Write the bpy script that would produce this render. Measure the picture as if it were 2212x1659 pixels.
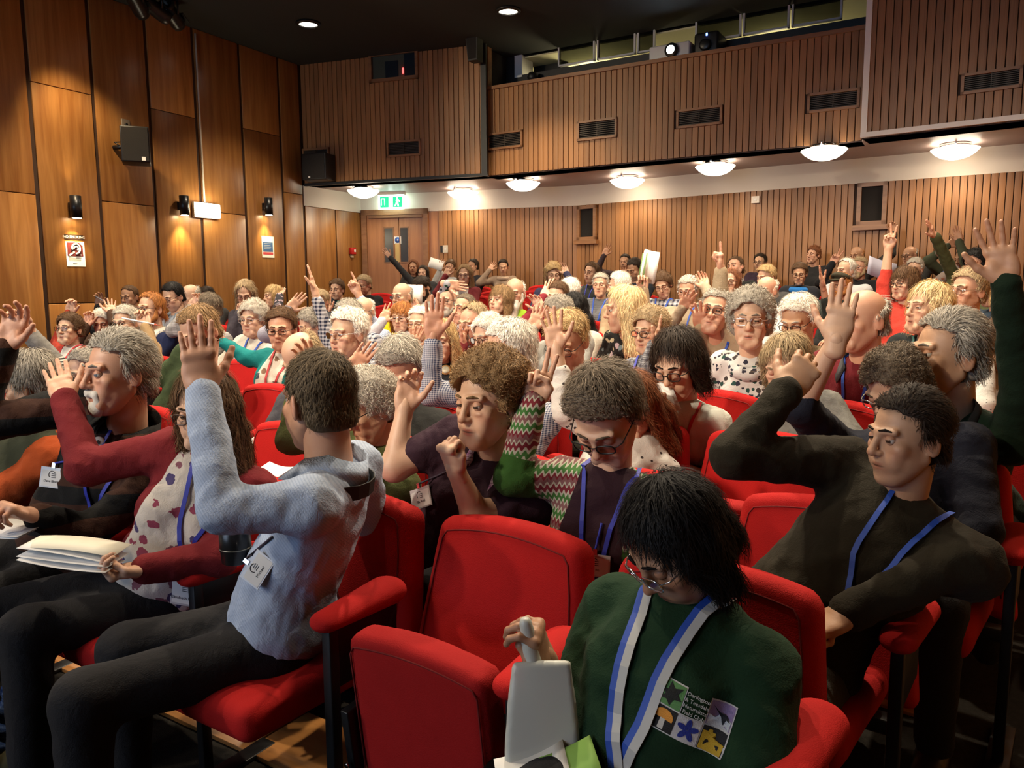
import bpy, bmesh, math, random
import numpy as np
from mathutils import Vector, Matrix
from mathutils.bvhtree import BVHTree

for _o in list(bpy.data.objects):
    bpy.data.objects.remove(_o)
SC = bpy.context.scene
COL = SC.collection
random.seed(7)

# ------------------------------------------------------------------ camera
FPX, CX, CY, CAMZ = 1661.0, 1106.0, 829.5, 1.40
def _cam_axes(p, roll, yaw):
    fw = np.array([-math.sin(yaw)*math.cos(p), math.cos(yaw)*math.cos(p), -math.sin(p)])
    r = np.array([math.cos(yaw), math.sin(yaw), 0.0]); d = np.cross(fw, r)
    return (math.cos(roll)*r + math.sin(roll)*d, -math.sin(roll)*r + math.cos(roll)*d, fw)
CR, CD, CF = _cam_axes(math.radians(7.1), math.radians(.4), math.radians(28.2))
CM = np.array([CR, CD, CF])
CAMP = np.array([0.0, 0.0, CAMZ])
cam = bpy.data.objects.new('camera', bpy.data.cameras.new('camera'))
COL.objects.link(cam)
cam.data.sensor_fit = 'HORIZONTAL'; cam.data.sensor_width = 36.0
cam.data.lens = FPX/2212.0*36.0
cam.data.clip_start = 0.05
cam.matrix_world = Matrix(((CR[0], -CD[0], -CF[0], 0), (CR[1], -CD[1], -CF[1], 0), (CR[2], -CD[2], -CF[2], CAMZ), (0, 0, 0, 1)))
SC.camera = cam

# ------------------------------------------------------------------ world, exposure
wd = bpy.data.worlds.new('World'); SC.world = wd; wd.use_nodes = True
wd.node_tree.nodes['Background'].inputs[0].default_value = (.9, .85, .8, 1)
wd.node_tree.nodes['Background'].inputs[1].default_value = 0.003
SC.view_settings.view_transform = 'Standard'; SC.view_settings.look = 'None'
SC.view_settings.gamma = 1.0; SC.view_settings.use_curve_mapping = False
SC.view_settings.exposure = EXPOSURE = 1.1
SC.cycles.max_bounces = 5; SC.cycles.diffuse_bounces = 3; SC.cycles.glossy_bounces = 2
SC.cycles.transparent_max_bounces = 12; SC.cycles.transmission_bounces = 3
SC.cycles.sample_clamp_indirect = 4.0
SC.cycles.caustics_reflective = False; SC.cycles.caustics_refractive = False
SC.cycles.use_denoising = True; SC.cycles.use_adaptive_sampling = True; SC.cycles.adaptive_threshold = .03

# room constants
XL, XR = -8.4, 1.0
ZC = CAMZ + 3.315          # ceiling
ZS = CAMZ + 1.565          # soffit under the balcony
ZB = CAMZ + 1.262          # top of panelling under the balcony
DOWNLIGHTS = [(-7.0, 7.72, 150), (-4.6, 8.55, 200), (-2.3, 6.6, 280), (-.25, 6.9, 260), (-6.6, 4.9, 260), (-4.2, 4.5, 320), (-2.0, 4.1, 290), (-.5, 4.4, 280),
              (-5.4, 2.2, 180), (-3.2, 1.9, 150), (-1.7, 2.2, 70), (.55, 3.6, 60)]  # the last one is added only to brighten the aisle floor
WARM = (1.0, .82, .60)

def spot(name, loc, aim, watts, size=70, blend=.6, color=WARM, radius=.06, parent=None):
    l = bpy.data.lights.new(name, 'SPOT'); l.energy = watts; l.spot_size = math.radians(size); l.spot_blend = blend
    l.color = color; l.shadow_soft_size = radius
    o = bpy.data.objects.new(name, l); COL.objects.link(o)
    o.location = loc
    d = Vector(aim) - Vector(loc)
    o.rotation_euler = d.to_track_quat('-Z', 'Y').to_euler()
    if parent is not None:
        o.parent = parent; o.location = Vector(loc) - parent.location
    return o
for _i, (_x, _y, _w) in enumerate(DOWNLIGHTS):
    spot('downlight_beam', (_x, _y, ZC-.09), (_x, _y-.15, 0), _w, 105, .75)
# stage lanterns wash the first rows from the upper left of the stage
spot('stage_beam', (-6.0, -3.0, 4.2), (-2.4, 2.6, 1.0), 230, 60, .8, (1.0, .82, .62), .12)
spot('stage_beam', (-3.2, -3.6, 4.2), (-1.0, 2.2, 1.0), 60, 55, .8, (1.0, .80, .58), .12)
spot('stage_beam', (-3.6, -3.0, 4.45), (-1.0, 5.2, 1.1), 850, 40, .9, (1.0, .84, .64), .12)
spot('stage_beam', (-5.6, -3.0, 4.45), (-4.8, 5.4, 1.1), 600, 40, .9, (1.0, .84, .64), .12)
spot('added_slat_beam', (-6.3, 4.6, 4.4), (-4.2, 9.6, 3.45), 150, 50, .8, (1.0, .80, .52), .06)  # added lamp without a fixture, brightens the balcony slats

spot('rig_beam', (-7.75, 5.0, 4.35), (-8.35, 6.0, 1.6), 110, 70, .7, (1.0, .76, .45), .06)

# ------------------------------------------------------------------ pixel helpers
def ray(x, y):
    return CM.T @ np.array([(x-CX)/FPX, (y-CY)/FPX, 1.0])
def at_x(px, X):
    r = ray(*px); return CAMP + r*(X/r[0])
def at_y(px, Y):
    r = ray(*px); return CAMP + r*(Y/r[1])
def at_z(px, Z):
    r = ray(*px); return CAMP + r*((Z-CAMZ)/r[2])
def at_d(px, d):
    return CAMP + ray(*px)*d
def proj(P):
    c = CM @ (np.asarray(P)-CAMP); return CX+FPX*c[0]/c[2], CY+FPX*c[1]/c[2], c[2]

# ------------------------------------------------------------------ scene helpers
def tag(o, label=None, cat=None, group=None, kind=None):
    if label: o['label'] = label
    if cat: o['category'] = cat
    if group: o['group'] = group
    if kind: o['kind'] = kind
    return o
def empty(name, loc=(0, 0, 0), rz=0.0):
    o = bpy.data.objects.new(name, None); COL.objects.link(o)
    o.location = Vector([float(v) for v in loc]); o.rotation_euler = (0, 0, rz); o.empty_display_size = .1
    return o
def link(name, me, mats=None, parent=None, loc=None, rz=None):
    o = bpy.data.objects.new(name, me); COL.objects.link(o)
    if mats is not None:
        if not isinstance(mats, (list, tuple)): mats = [mats]
        if len(me.materials) == 0:
            for m in mats: me.materials.append(m)
    if parent is not None: o.parent = parent
    if loc is not None: o.location = Vector([float(v) for v in loc])
    if rz is not None: o.rotation_euler = (0, 0, rz)
    return o
def npmesh(name, verts, polys, mat_idx=None, smooth=True, cols=None):
    """polys: list of (M,k) int arrays"""
    me = bpy.data.meshes.new(name)
    verts = np.ascontiguousarray(verts, np.float32)
    polys = [np.asarray(p, np.int32) for p in polys if len(p)]
    nl = sum(p.size for p in polys); npoly = sum(len(p) for p in polys)
    me.vertices.add(len(verts)); me.vertices.foreach_set('co', verts.ravel())
    if npoly:
        me.loops.add(nl); me.polygons.add(npoly)
        me.loops.foreach_set('vertex_index', np.concatenate([p.ravel() for p in polys]))
        tot = np.concatenate([np.full(len(p), p.shape[1], np.int32) for p in polys])
        st = np.zeros(npoly, np.int32); st[1:] = np.cumsum(tot)[:-1]
        me.polygons.foreach_set('loop_start', st); me.polygons.foreach_set('loop_total', tot)
        if mat_idx is not None: me.polygons.foreach_set('material_index', np.asarray(mat_idx, np.int32))
        me.polygons.foreach_set('use_smooth', np.full(npoly, bool(smooth)) if np.isscalar(smooth) else np.asarray(smooth, bool))
    if cols is not None:
        a = me.color_attributes.new('Col', 'FLOAT_COLOR', 'POINT')
        c4 = np.ones((len(verts), 4), np.float32); c4[:, :3] = cols
        a.data.foreach_set('color', c4.ravel())
    me.update(calc_edges=True)
    return me

class MB:
    """collects boxes, tubes, lathes and prisms into one mesh"""
    def __init__(s): s.v = []; s.f = []; s.m = []; s.n = 0; s.sm = []
    def add(s, v, f, m=0, sm=False):
        v = np.asarray(v, float); s.v.append(v)
        for q in f: s.f.append([i+s.n for i in q]); s.m.append(m); s.sm.append(sm)
        s.n += len(v); return s
    def box(s, lo, hi, m=0, R=None, o=None):
        lo, hi = np.asarray(lo, float), np.asarray(hi, float)
        v = np.array([[(lo, hi)[a][0], (lo, hi)[b][1], (lo, hi)[c][2]] for a in (0, 1) for b in (0, 1) for c in (0, 1)])
        if R is not None: v = v @ np.asarray(R, float).T
        if o is not None: v = v + np.asarray(o, float)
        return s.add(v, [(0, 1, 3, 2), (4, 6, 7, 5), (0, 4, 5, 1), (2, 3, 7, 6), (0, 2, 6, 4), (1, 5, 7, 3)], m)
    def bbox(s, lo, hi, b=.005, m=0, R=None, o=None):
        """chamfered box"""
        lo, hi = np.asarray(lo, float), np.asarray(hi, float)
        bm = bmesh.new(); bmesh.ops.create_cube(bm, size=1)
        for v in bm.verts: v.co = Vector(((lo+hi)/2 + np.array(v.co)*(hi-lo)))
        bmesh.ops.bevel(bm, geom=bm.edges[:], offset=b, segments=2, affect='EDGES', profile=.5)
        bm.verts.index_update()
        v = np.array([w.co[:] for w in bm.verts]); f = [[w.index for w in q.verts] for q in bm.faces]; bm.free()
        if R is not None: v = v @ np.asarray(R, float).T
        if o is not None: v = v + np.asarray(o, float)
        return s.add(v, f, m, True)
    def tube(s, pts, r, n=8, m=0, cap=True, flat=1.0):
        pts = np.asarray(pts, float); r = np.broadcast_to(np.asarray(r, float), (len(pts),))
        up = None; V = []
        for i, p in enumerate(pts):
            t = pts[min(i+1, len(pts)-1)] - pts[max(i-1, 0)]; t = t/(np.linalg.norm(t)+1e-9)
            if up is None:
                a = np.array([0, 0, 1.0]) if abs(t[2]) < .9 else np.array([1.0, 0, 0])
                up = np.cross(t, a); up /= np.linalg.norm(up)
            up = up - t*np.dot(up, t); up /= np.linalg.norm(up)+1e-9; w = np.cross(t, up)
            for k in range(n):
                a = 2*math.pi*k/n
                V.append(p + r[i]*(math.cos(a)*up + flat*math.sin(a)*w))
        F = []
        for i in range(len(pts)-1):
            for k in range(n):
                F.append((i*n+k, i*n+(k+1) % n, (i+1)*n+(k+1) % n, (i+1)*n+k))
        if cap: F.append(tuple(range(n))[::-1]); F.append(tuple((len(pts)-1)*n+k for k in range(n)))
        return s.add(V, F, m, True)
    def lathe(s, prof, n=24, m=0, o=(0, 0, 0), R=None):
        V = []; F = []
        for (r, z) in prof:
            for k in range(n):
                a = 2*math.pi*k/n; V.append((r*math.cos(a), r*math.sin(a), z))
        for i in range(len(prof)-1):
            for k in range(n): F.append((i*n+k, i*n+(k+1) % n, (i+1)*n+(k+1) % n, (i+1)*n+k))
        F.append(tuple(range(n))[::-1]); F.append(tuple((len(prof)-1)*n+k for k in range(n)))
        V = np.array(V)
        if R is not None: V = V @ np.asarray(R, float).T
        return s.add(V+np.asarray(o, float), F, m, True)
    def prism(s, poly, vec, m=0):
        poly = np.asarray(poly, float); n = len(poly); V = np.vstack([poly, poly+np.asarray(vec, float)])
        F = [tuple(range(n))[::-1], tuple(range(n, 2*n))]+[(i, (i+1) % n, n+(i+1) % n, n+i) for i in range(n)]
        return s.add(V, F, m)
    def quad(s, a, b, c, d, m=0): return s.add([a, b, c, d], [(0, 1, 2, 3)], m)
    def mesh(s, name):
        me = bpy.data.meshes.new(name)
        me.from_pydata([tuple(map(float, v)) for v in np.vstack(s.v)], [], s.f)
        me.polygons.foreach_set('material_index', s.m); me.polygons.foreach_set('use_smooth', s.sm)
        bm = bmesh.new(); bm.from_mesh(me); bmesh.ops.recalc_face_normals(bm, faces=bm.faces[:]); bm.to_mesh(me); bm.free()
        me.update(); return me
    def build(s, name, mats, parent=None, loc=None, rz=None):
        return link(name, s.mesh(name), mats, parent, loc, rz)

# ------------------------------------------------------------------ materials
MATS = {}
def nodes_mat(key):
    m = bpy.data.materials.new(key); m.use_nodes = True
    nt = m.node_tree; b = nt.nodes['Principled BSDF']
    MATS[key] = m
    return m, nt, b
def N(nt, t, **kw):
    n = nt.nodes.new(t)
    for k, v in kw.items(): setattr(n, k, v)
    return n
def L(nt, a, b): nt.links.new(a, b)
def rgb(c): return (c[0], c[1], c[2], 1.0)
def plain(key, c, rough=.6, metal=0.0, bump=0.0, bscale=200.0, var=.0, spec=.5, coat=0.0, emit=None, estr=0.0, vscale=6.0):
    if key in MATS: return MATS[key]
    m, nt, b = nodes_mat(key)
    b.inputs['Base Color'].default_value = rgb(c); b.inputs['Roughness'].default_value = rough
    b.inputs['Metallic'].default_value = metal; b.inputs['Specular IOR Level'].default_value = spec
    b.inputs['Coat Weight'].default_value = coat
    if emit is not None:
        b.inputs['Emission Color'].default_value = rgb(emit); b.inputs['Emission Strength'].default_value = estr
    tc = N(nt, 'ShaderNodeTexCoord')
    if var > 0:
        nz = N(nt, 'ShaderNodeTexNoise'); nz.inputs['Scale'].default_value = vscale; nz.inputs['Detail'].default_value = 3
        L(nt, tc.outputs['Object'], nz.inputs['Vector'])
        mx = N(nt, 'ShaderNodeMix', data_type='RGBA')
        mx.inputs[6].default_value = rgb([v*(1-var) for v in c]); mx.inputs[7].default_value = rgb([min(1, v*(1+var)) for v in c])
        L(nt, nz.outputs['Fac'], mx.inputs[0]); L(nt, mx.outputs[2], b.inputs['Base Color'])
    if bump > 0:
        n2 = N(nt, 'ShaderNodeTexNoise'); n2.inputs['Scale'].default_value = bscale; n2.inputs['Detail'].default_value = 2
        L(nt, tc.outputs['Object'], n2.inputs['Vector'])
        bp = N(nt, 'ShaderNodeBump'); bp.inputs['Strength'].default_value = bump; bp.inputs['Distance'].default_value = .004
        L(nt, n2.outputs['Fac'], bp.inputs['Height']); L(nt, bp.outputs['Normal'], b.inputs['Normal'])
    return m
def wood(key, c1, c2, axis='Z', scale=1.0, rough=.38, rnd=.25, coord='Object'):
    """veneer with grain stretched along one axis, tone shifted per object"""
    if key in MATS: return MATS[key]
    m, nt, b = nodes_mat(key)
    tc = N(nt, 'ShaderNodeTexCoord'); oi = N(nt, 'ShaderNodeObjectInfo')
    mp = N(nt, 'ShaderNodeMapping')
    sc = {'Z': (9, 9, .55), 'X': (.55, 9, 9), 'Y': (9, .55, 9)}[axis]
    mp.inputs['Scale'].default_value = [v*scale for v in sc]
    off = N(nt, 'ShaderNodeVectorMath', operation='SCALE'); off.inputs[0].default_value = (37.0, 11.0, 23.0)
    L(nt, oi.outputs['Random'], off.inputs['Scale'])
    add = N(nt, 'ShaderNodeVectorMath', operation='ADD')
    L(nt, tc.outputs[coord], add.inputs[0]); L(nt, off.outputs[0], add.inputs[1]); L(nt, add.outputs[0], mp.inputs['Vector'])
    nz = N(nt, 'ShaderNodeTexNoise'); nz.inputs['Scale'].default_value = 1.6; nz.inputs['Detail'].default_value = 6; nz.inputs['Distortion'].default_value = .7
    L(nt, mp.outputs[0], nz.inputs['Vector'])
    cr = N(nt, 'ShaderNodeValToRGB'); cr.color_ramp.elements[0].position = .30; cr.color_ramp.elements[1].position = .72
    cr.color_ramp.elements[0].color = rgb(c1); cr.color_ramp.elements[1].color = rgb(c2)
    L(nt, nz.outputs['Fac'], cr.inputs[0])
    fine = N(nt, 'ShaderNodeTexNoise'); fine.inputs['Scale'].default_value = 9; fine.inputs['Detail'].default_value = 3
    L(nt, mp.outputs[0], fine.inputs['Vector'])
    hv = N(nt, 'ShaderNodeHueSaturation')
    mr = N(nt, 'ShaderNodeMapRange'); mr.inputs[3].default_value = 1-rnd; mr.inputs[4].default_value = 1+rnd
    L(nt, oi.outputs['Random'], mr.inputs[0])
    mul = N(nt, 'ShaderNodeMath', operation='MULTIPLY')
    mf = N(nt, 'ShaderNodeMapRange'); mf.inputs[3].default_value = .86; mf.inputs[4].default_value = 1.14
    L(nt, fine.outputs['Fac'], mf.inputs[0]); L(nt, mr.outputs[0], mul.inputs[0]); L(nt, mf.outputs[0], mul.inputs[1])
    L(nt, mul.outputs[0], hv.inputs['Value']); L(nt, cr.outputs[0], hv.inputs['Color']); L(nt, hv.outputs[0], b.inputs['Base Color'])
    b.inputs['Roughness'].default_value = rough
    bp = N(nt, 'ShaderNodeBump'); bp.inputs['Strength'].default_value = .08; bp.inputs['Distance'].default_value = .002
    L(nt, fine.outputs['Fac'], bp.inputs['Height']); L(nt, bp.outputs['Normal'], b.inputs['Normal'])
    return m
def emis(key, c, s):
    if key in MATS: return MATS[key]
    m, nt, b = nodes_mat(key)
    b.inputs['Base Color'].default_value = rgb(c); b.inputs['Emission Color'].default_value = rgb(c); b.inputs['Emission Strength'].default_value = s
    return m
def glass(key, tint=(.9, .95, 1.0), gloss=.12, rough=.02):
    if key in MATS: return MATS[key]
    m, nt, b = nodes_mat(key); nt.nodes.remove(b)
    tr = N(nt, 'ShaderNodeBsdfTransparent'); tr.inputs[0].default_value = rgb(tint)
    gl = N(nt, 'ShaderNodeBsdfGlossy'); gl.inputs['Roughness'].default_value = rough
    mx = N(nt, 'ShaderNodeMixShader')
    lw = N(nt, 'ShaderNodeFresnel'); lw.inputs[0].default_value = 1.3
    ad = N(nt, 'ShaderNodeMath', operation='ADD'); ad.inputs[1].default_value = gloss*.4; L(nt, lw.outputs[0], ad.inputs[0])
    L(nt, ad.outputs[0], mx.inputs[0]); L(nt, tr.outputs[0], mx.inputs[1]); L(nt, gl.outputs[0], mx.inputs[2])
    L(nt, mx.outputs[0], nt.nodes['Material Output'].inputs[0])
    return m

BLACK = plain('black_paint', (.008, .008, .009), .5)
BLACKM = plain('black_metal', (.012, .012, .013), .35, .3)
CHROME = plain('chrome', (.7, .7, .72), .18, 1.0)
WHITE = plain('white_plastic', (.78, .77, .74), .4)
PAPER = plain('paper', (.78, .78, .76), .7, bump=.05, bscale=40)

def text_mesh(txt, size, depth=.0006, align='CENTER'):
    cu = bpy.data.curves.new('lettering', 'FONT'); cu.body = txt; cu.size = size; cu.align_x = align; cu.align_y = 'CENTER'
    cu.extrude = depth; cu.resolution_u = 2
    o = bpy.data.objects.new('lettering', cu); COL.objects.link(o)
    dg = bpy.context.evaluated_depsgraph_get()
    me = bpy.data.meshes.new_from_object(o.evaluated_get(dg))
    bpy.data.objects.remove(o); bpy.data.curves.remove(cu)
    return me
def frame_mat(o, xax, yax, zax):
    return Matrix(((xax[0], yax[0], zax[0], o[0]), (xax[1], yax[1], zax[1], o[1]), (xax[2], yax[2], zax[2], o[2]), (0, 0, 0, 1)))
# ================================================================== ROOM
def floor_z(y): return max(0.0, .075*(y-2.0))
CARPET = plain('carpet', (.020, .018, .015), .95, bump=.5, bscale=260, var=.5, vscale=60, spec=.1)
CEIL = plain('ceiling_black', (.012, .014, .012), .9, bump=.1, bscale=30)
RECESS = plain('recess_dark', (.035, .014, .006), .8)
PANELW = wood('wall_veneer', (.24, .092, .022), (.40, .185, .052), 'Z', 1.0, .33, .14)
SLATW = wood('slat_wood', (.24, .103, .034), (.37, .172, .060), 'Z', 1.3, .45, .16)
TRIMW = wood('trim_wood', (.22, .095, .035), (.32, .15, .06), 'X', 1.0, .42, .1)
DOORW = wood('door_veneer', (.33, .13, .045), (.46, .205, .075), 'Z', .8, .35, .08)
PARQ = wood('parquet', (.30, .12, .03), (.46, .21, .06), 'X', 1.2, .35, .2)
CREAM = plain('cream_paint', (.74, .68, .58), .75, bump=.05, bscale=60)
SOFF = plain('soffit_paint', (.36, .27, .25), .42, bump=.04, bscale=50)

def structure(o): o['kind'] = 'structure'; return o
# floor: level at the front, rising gently to the back
mb = MB()
mb.add([(XL-.3, -6.2, 0), (XR+.2, -6.2, 0), (XR+.2, 2, 0), (XL-.3, 2, 0), (XL-.3, 12.0, floor_z(12)), (XR+.2, 12.0, floor_z(12)),
        (XL-.3, -6.2, -.2), (XR+.2, -6.2, -.2), (XR+.2, 12.0, -.2), (XL-.3, 12.0, -.2)],
       [(0, 1, 2, 3), (3, 2, 5, 4), (6, 9, 8, 7), (0, 3, 4, 9, 6), (1, 7, 8, 5, 2), (0, 6, 7, 1), (4, 5, 8, 9)])
FLOOR = structure(mb.build('floor', CARPET))
structure(MB().box((XL-.3, -6.2, ZC), (XR+.2, 12.4, ZC+.15)).build('ceiling', CEIL))

# wooden blocks under the seat rows
for r in range(1, 7):
    xe = .13
    for k in range(9):
        x1 = xe-.47*k; x0 = x1-.464; xm = (x0+x1)/2; yy = 1.55+.64*(r-1)-((xm+3.4)**2-6.25)/44; z = max(0, .075*(yy-2.0))
        MB().bbox((-.232, -.125, -.02), (.232, .125, .010), .002).build('plank', PARQ, FLOOR, (xm, yy+.03, z+.003), math.atan2(-(xm+3.4)/22, 1)).rotation_euler.x = .075 if yy > 2 else 0
# ---- left wall
WL = structure(MB().box((XL-.25, -6.2, -.1), (XL-.02, 12.0, ZC)).build('wall_left', RECESS))
def seam(px): return at_x(px, XL)[1]
seams = [seam(p) for p in ((97.9, 620), (231, 620), (347.5, 620), (444.7, 620), (540, 620), (620.3, 620), (663.3, 620))]
w0 = seams[1]-seams[0]
edges = [seams[0]-w0*k for k in range(9, 0, -1)]+seams
edges[-1] = seam((655, 400))
jz = {  # joint heights per panel column, seen in the photograph
    8: [at_x((38, 416), XL)[2]], 9: [at_x((130, 190), XL)[2], at_x((166, 655), XL)[2]], 10: [at_x((277, 440), XL)[2]],
    11: [at_x((375, 245), XL)[2]], 12: [at_x((500, 462), XL)[2]], 13: [at_x((561, 285), XL)[2]], 14: [at_x((634, 418), XL)[2]]}
for i in range(len(edges)-1):
    y0, y1 = edges[i]+.024, edges[i+1]-.024
    js = jz.get(i, [2.4 if i % 2 else 3.3])
    zs = [floor_z((y0+y1)/2)-.02]+sorted(js)+[ZC]
    for a, b in zip(zs[:-1], zs[1:]):
        MB().bbox((-.01, 0, 0), (.02, y1-y0, b-a-.008), .004).build('panel', PANELW, WL, (XL-.02, y0, a+.004))
# wall under the balcony: two panels and a cream band
yb = seam((655, 400)); yc = at_x((780, 460), XL)[1]
ysm = at_x((725, 452), XL)[1]
for a, b in ((yb+.03, ysm-.015), (ysm+.015, yc)):
    MB().bbox((-.01, 0, 0), (.015, b-a, ZB-.3), .004).build('panel', PANELW, WL, (XL-.02, a, .3))
MB().box((XL-.02, yb, ZB+.004), (XL+.005, yc+.05, ZS)).build('cream_band', CREAM, WL)

# ---- vertical wall facets
class Facet:
    def __init__(s, a, b):
        s.a = np.array([a[0], a[1], 0.0]); s.b = np.array([b[0], b[1], 0.0]); d = s.b-s.a; s.len = np.linalg.norm(d); s.t = d/s.len
        s.n = np.array([s.t[1], -s.t[0], 0.0]); s.rz = math.atan2(s.t[1], s.t[0])
    def P(s, u, z, n=0.0): return s.a + s.t*u + s.n*n + np.array([0, 0, z])
    def uv(s, px, n=0.0):
        r = ray(*px); q = s.a+s.n*n-CAMP; k = np.dot(q, s.n)/np.dot(r, s.n); p = CAMP+r*k
        return float(np.dot(p-s.a, s.t)), float(p[2])
    def rect(s, pts, n=0.0):
        uv = [s.uv(p, n) for p in pts]; us = sorted(u for u, _ in uv); zs = sorted(z for _, z in uv)
        return (us[0]+us[1])/2, (us[-1]+us[-2])/2, (zs[0]+zs[1])/2, (zs[-1]+zs[-2])/2
    def box(s, mb, u0, u1, z0, z1, n0, n1, m=0):
        return mb.add([s.P(u, z, n) for u in (u0, u1) for n in (n0, n1) for z in (z0, z1)],
                      [(0, 1, 3, 2), (4, 6, 7, 5), (0, 4, 5, 1), (2, 3, 7, 6), (0, 2, 6, 4), (1, 5, 7, 3)], m)
def Z0(px): return at_z(px, ZS)[:2]
F1 = Facet((XL, Z0((656, 401.7))[1]), Z0((1050, 379.3)))
F2 = Facet(Z0((1052, 382.6)), Z0((1862, 306.6)))
F3 = Facet(Z0((1866.7, 300.5)), Z0((2290, 252.8)))
def Zb(px): return at_z(px, ZB)[:2]
FD = Facet((XL, yc), Zb((948, 455.8)))
FB1 = Facet(Zb((948, 455.8)), Zb((1248, 444.3)))
FB2 = Facet(Zb((1248, 444.3)), Zb((1622.5, 413.7)))
FB3 = Facet(Zb((1622.5, 413.7)), Zb((2300, 363.5)))

SLAT = MB().bbox((-.5, -.5, 0), (.5, .5, 1), .035).mesh('slat'); SLAT.materials.append(SLATW)
def slats(F, wall, z0, z1, holes, pitch=.0765, gap=.0095, dep=.022, u0=0, u1=None):
    u1 = F.len if u1 is None else u1
    n = max(1, round((u1-u0)/pitch)); p = (u1-u0)/n
    for i in range(n):
        a, b = u0+p*i+gap/2, u0+p*(i+1)-gap/2; c = (a+b)/2
        segs = [(z0, z1)]
        for (h0, h1, g0, g1) in holes:
            if c > h0 and c < h1:
                ns = []
                for (s0, s1) in segs:
                    if g0 > s0: ns.append((s0, min(g0, s1)))
                    if g1 < s1: ns.append((max(g1, s0), s1))
                segs = [q for q in ns if q[1]-q[0] > .01]
        for (s0, s1) in segs:
            o = bpy.data.objects.new('slat', SLAT); COL.objects.link(o); o.parent = wall
            o.location = Vector(F.P(c, s0, dep/2)); o.rotation_euler = (0, 0, F.rz); o.scale = (b-a, dep, s1-s0)

VENTDARK = plain('vent_dark', (.006, .005, .004), .9)
LOUV = plain('louvre_brown', (.045, .03, .018), .5)
def vent(F, pts, label, fw=.028):
    u0, u1, z0, z1 = F.rect(pts)
    e = empty('air_vent', F.P((u0+u1)/2, z0, 0)); o = np.array(e.location)
    def bl(name, m, *bx):
        mb = MB()
        for q in bx: F.box(mb, *q)
        mb.v = [v-o for v in mb.v]; return mb.build(name, m, e)
    bl('frame', TRIMW, (u0, u1, z0, z0+fw, -.005, .045), (u0, u1, z1-fw, z1, -.005, .045), (u0, u0+fw, z0, z1, -.005, .045), (u1-fw, u1, z0, z1, -.005, .045))
    bl('duct', VENTDARK, (u0+fw, u1-fw, z0+fw, z1-fw, -.02, .004))  # no opening behind: shade inside the vent is a near-black slab
    h = (z1-z0-2*fw); n = 8
    for k in range(n):
        zc = z0+fw+h*(k+.5)/n
        bl('louvre', LOUV, (u0+fw, u1-fw, zc-.004, zc+.004, .006, .026))
    uc = (u0+u1)/2; bl('mullion', LOUV, (uc-.004, uc+.004, z0+fw, z1-fw, .008, .03))
    tag(e, label, 'vent', 'air vents along the balcony front')
    return (u0, u1, z0, z1)

# ---- balcony front, three facets
W1 = structure(MB().add([F1.P(u, z, n) for u in (0, F1.len) for n in (-.3, 0) for z in (ZS, ZC)], [(0, 1, 3, 2), (4, 6, 7, 5), (0, 4, 5, 1), (2, 3, 7, 6), (0, 2, 6, 4), (1, 5, 7, 3)]).build('wall_balcony_left', RECESS))
h1 = vent(F1, ((838, 306), (911, 301), (911, 336), (838, 341)), 'small brown louvred vent between corner speaker and booth wall step')
h0 = vent(F1, ((656, 322), (713, 319), (713, 347), (656, 350)), 'dark louvred vent in the corner above the boxy wall speaker')
# small projection window
wp = ((800, 120), (906, 104), (906, 170), (800, 182))
u0, u1, z0, z1 = F1.rect(wp)
z0 = F1.uv((852, 176))[1]; z1 = F1.uv((852, 112))[1]
slats(F1, W1, ZS+.02, ZC, [h0, h1, (u0, u1, z0, z1)])
e = empty('projection_window', F1.P((u0+u1)/2, z0)); oo = np.array(e.location)
def fb(F, name, mat, boxes, par, o):
    mb = MB()
    for q in boxes: F.box(mb, *q)
    mb.v = [v-o for v in mb.v]; return mb.build(name, mat, par)
fw = .045
fb(F1, 'frame', TRIMW, [(u0, u1, z0, z0+fw, -.01, .06), (u0, u1, z1-fw, z1, -.01, .06), (u0, u0+fw, z0, z1, -.01, .06), (u1-fw, u1, z0, z1, -.01, .06)], e, oo)
fb(F1, 'backing', plain('booth_dim', (.20, .16, .08), .8), [(u0+fw, u1-fw, z0+fw, z1-fw, .0, .006)], e, oo)  # flat panel, its colour stands in for the dimly lit room behind
fb(F1, 'equipment', BLACK, [(u0+.25, u0+.45, z0+fw, z0+.28, .006, .02), (u0+.55, u0+.8, z0+fw, z0+.38, .006, .02)], e, oo)
fb(F1, 'red_indicator', emis('red_led', (1, .06, .05), 2.5), [(u0+.52, u0+.545, z0+.09, z0+.17, .02, .024)], e, oo)
fb(F1, 'pane', glass('window_glass'), [(u0+fw, u1-fw, z0+fw, z1-fw, .035, .039)], e, oo)
tag(e, 'framed projection window with a red light behind its glass', 'window')
# post at the step between the facets, bottom strip painted black as shadow
structure(fb(F1, 'trim_1', BLACK, [(F1.len-.05, F1.len+.03, ZS-.01, ZC, .0, .05), (0, F1.len, ZS-.01, ZS+.03, -.01, .035)], None, np.zeros(3)))

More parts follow.
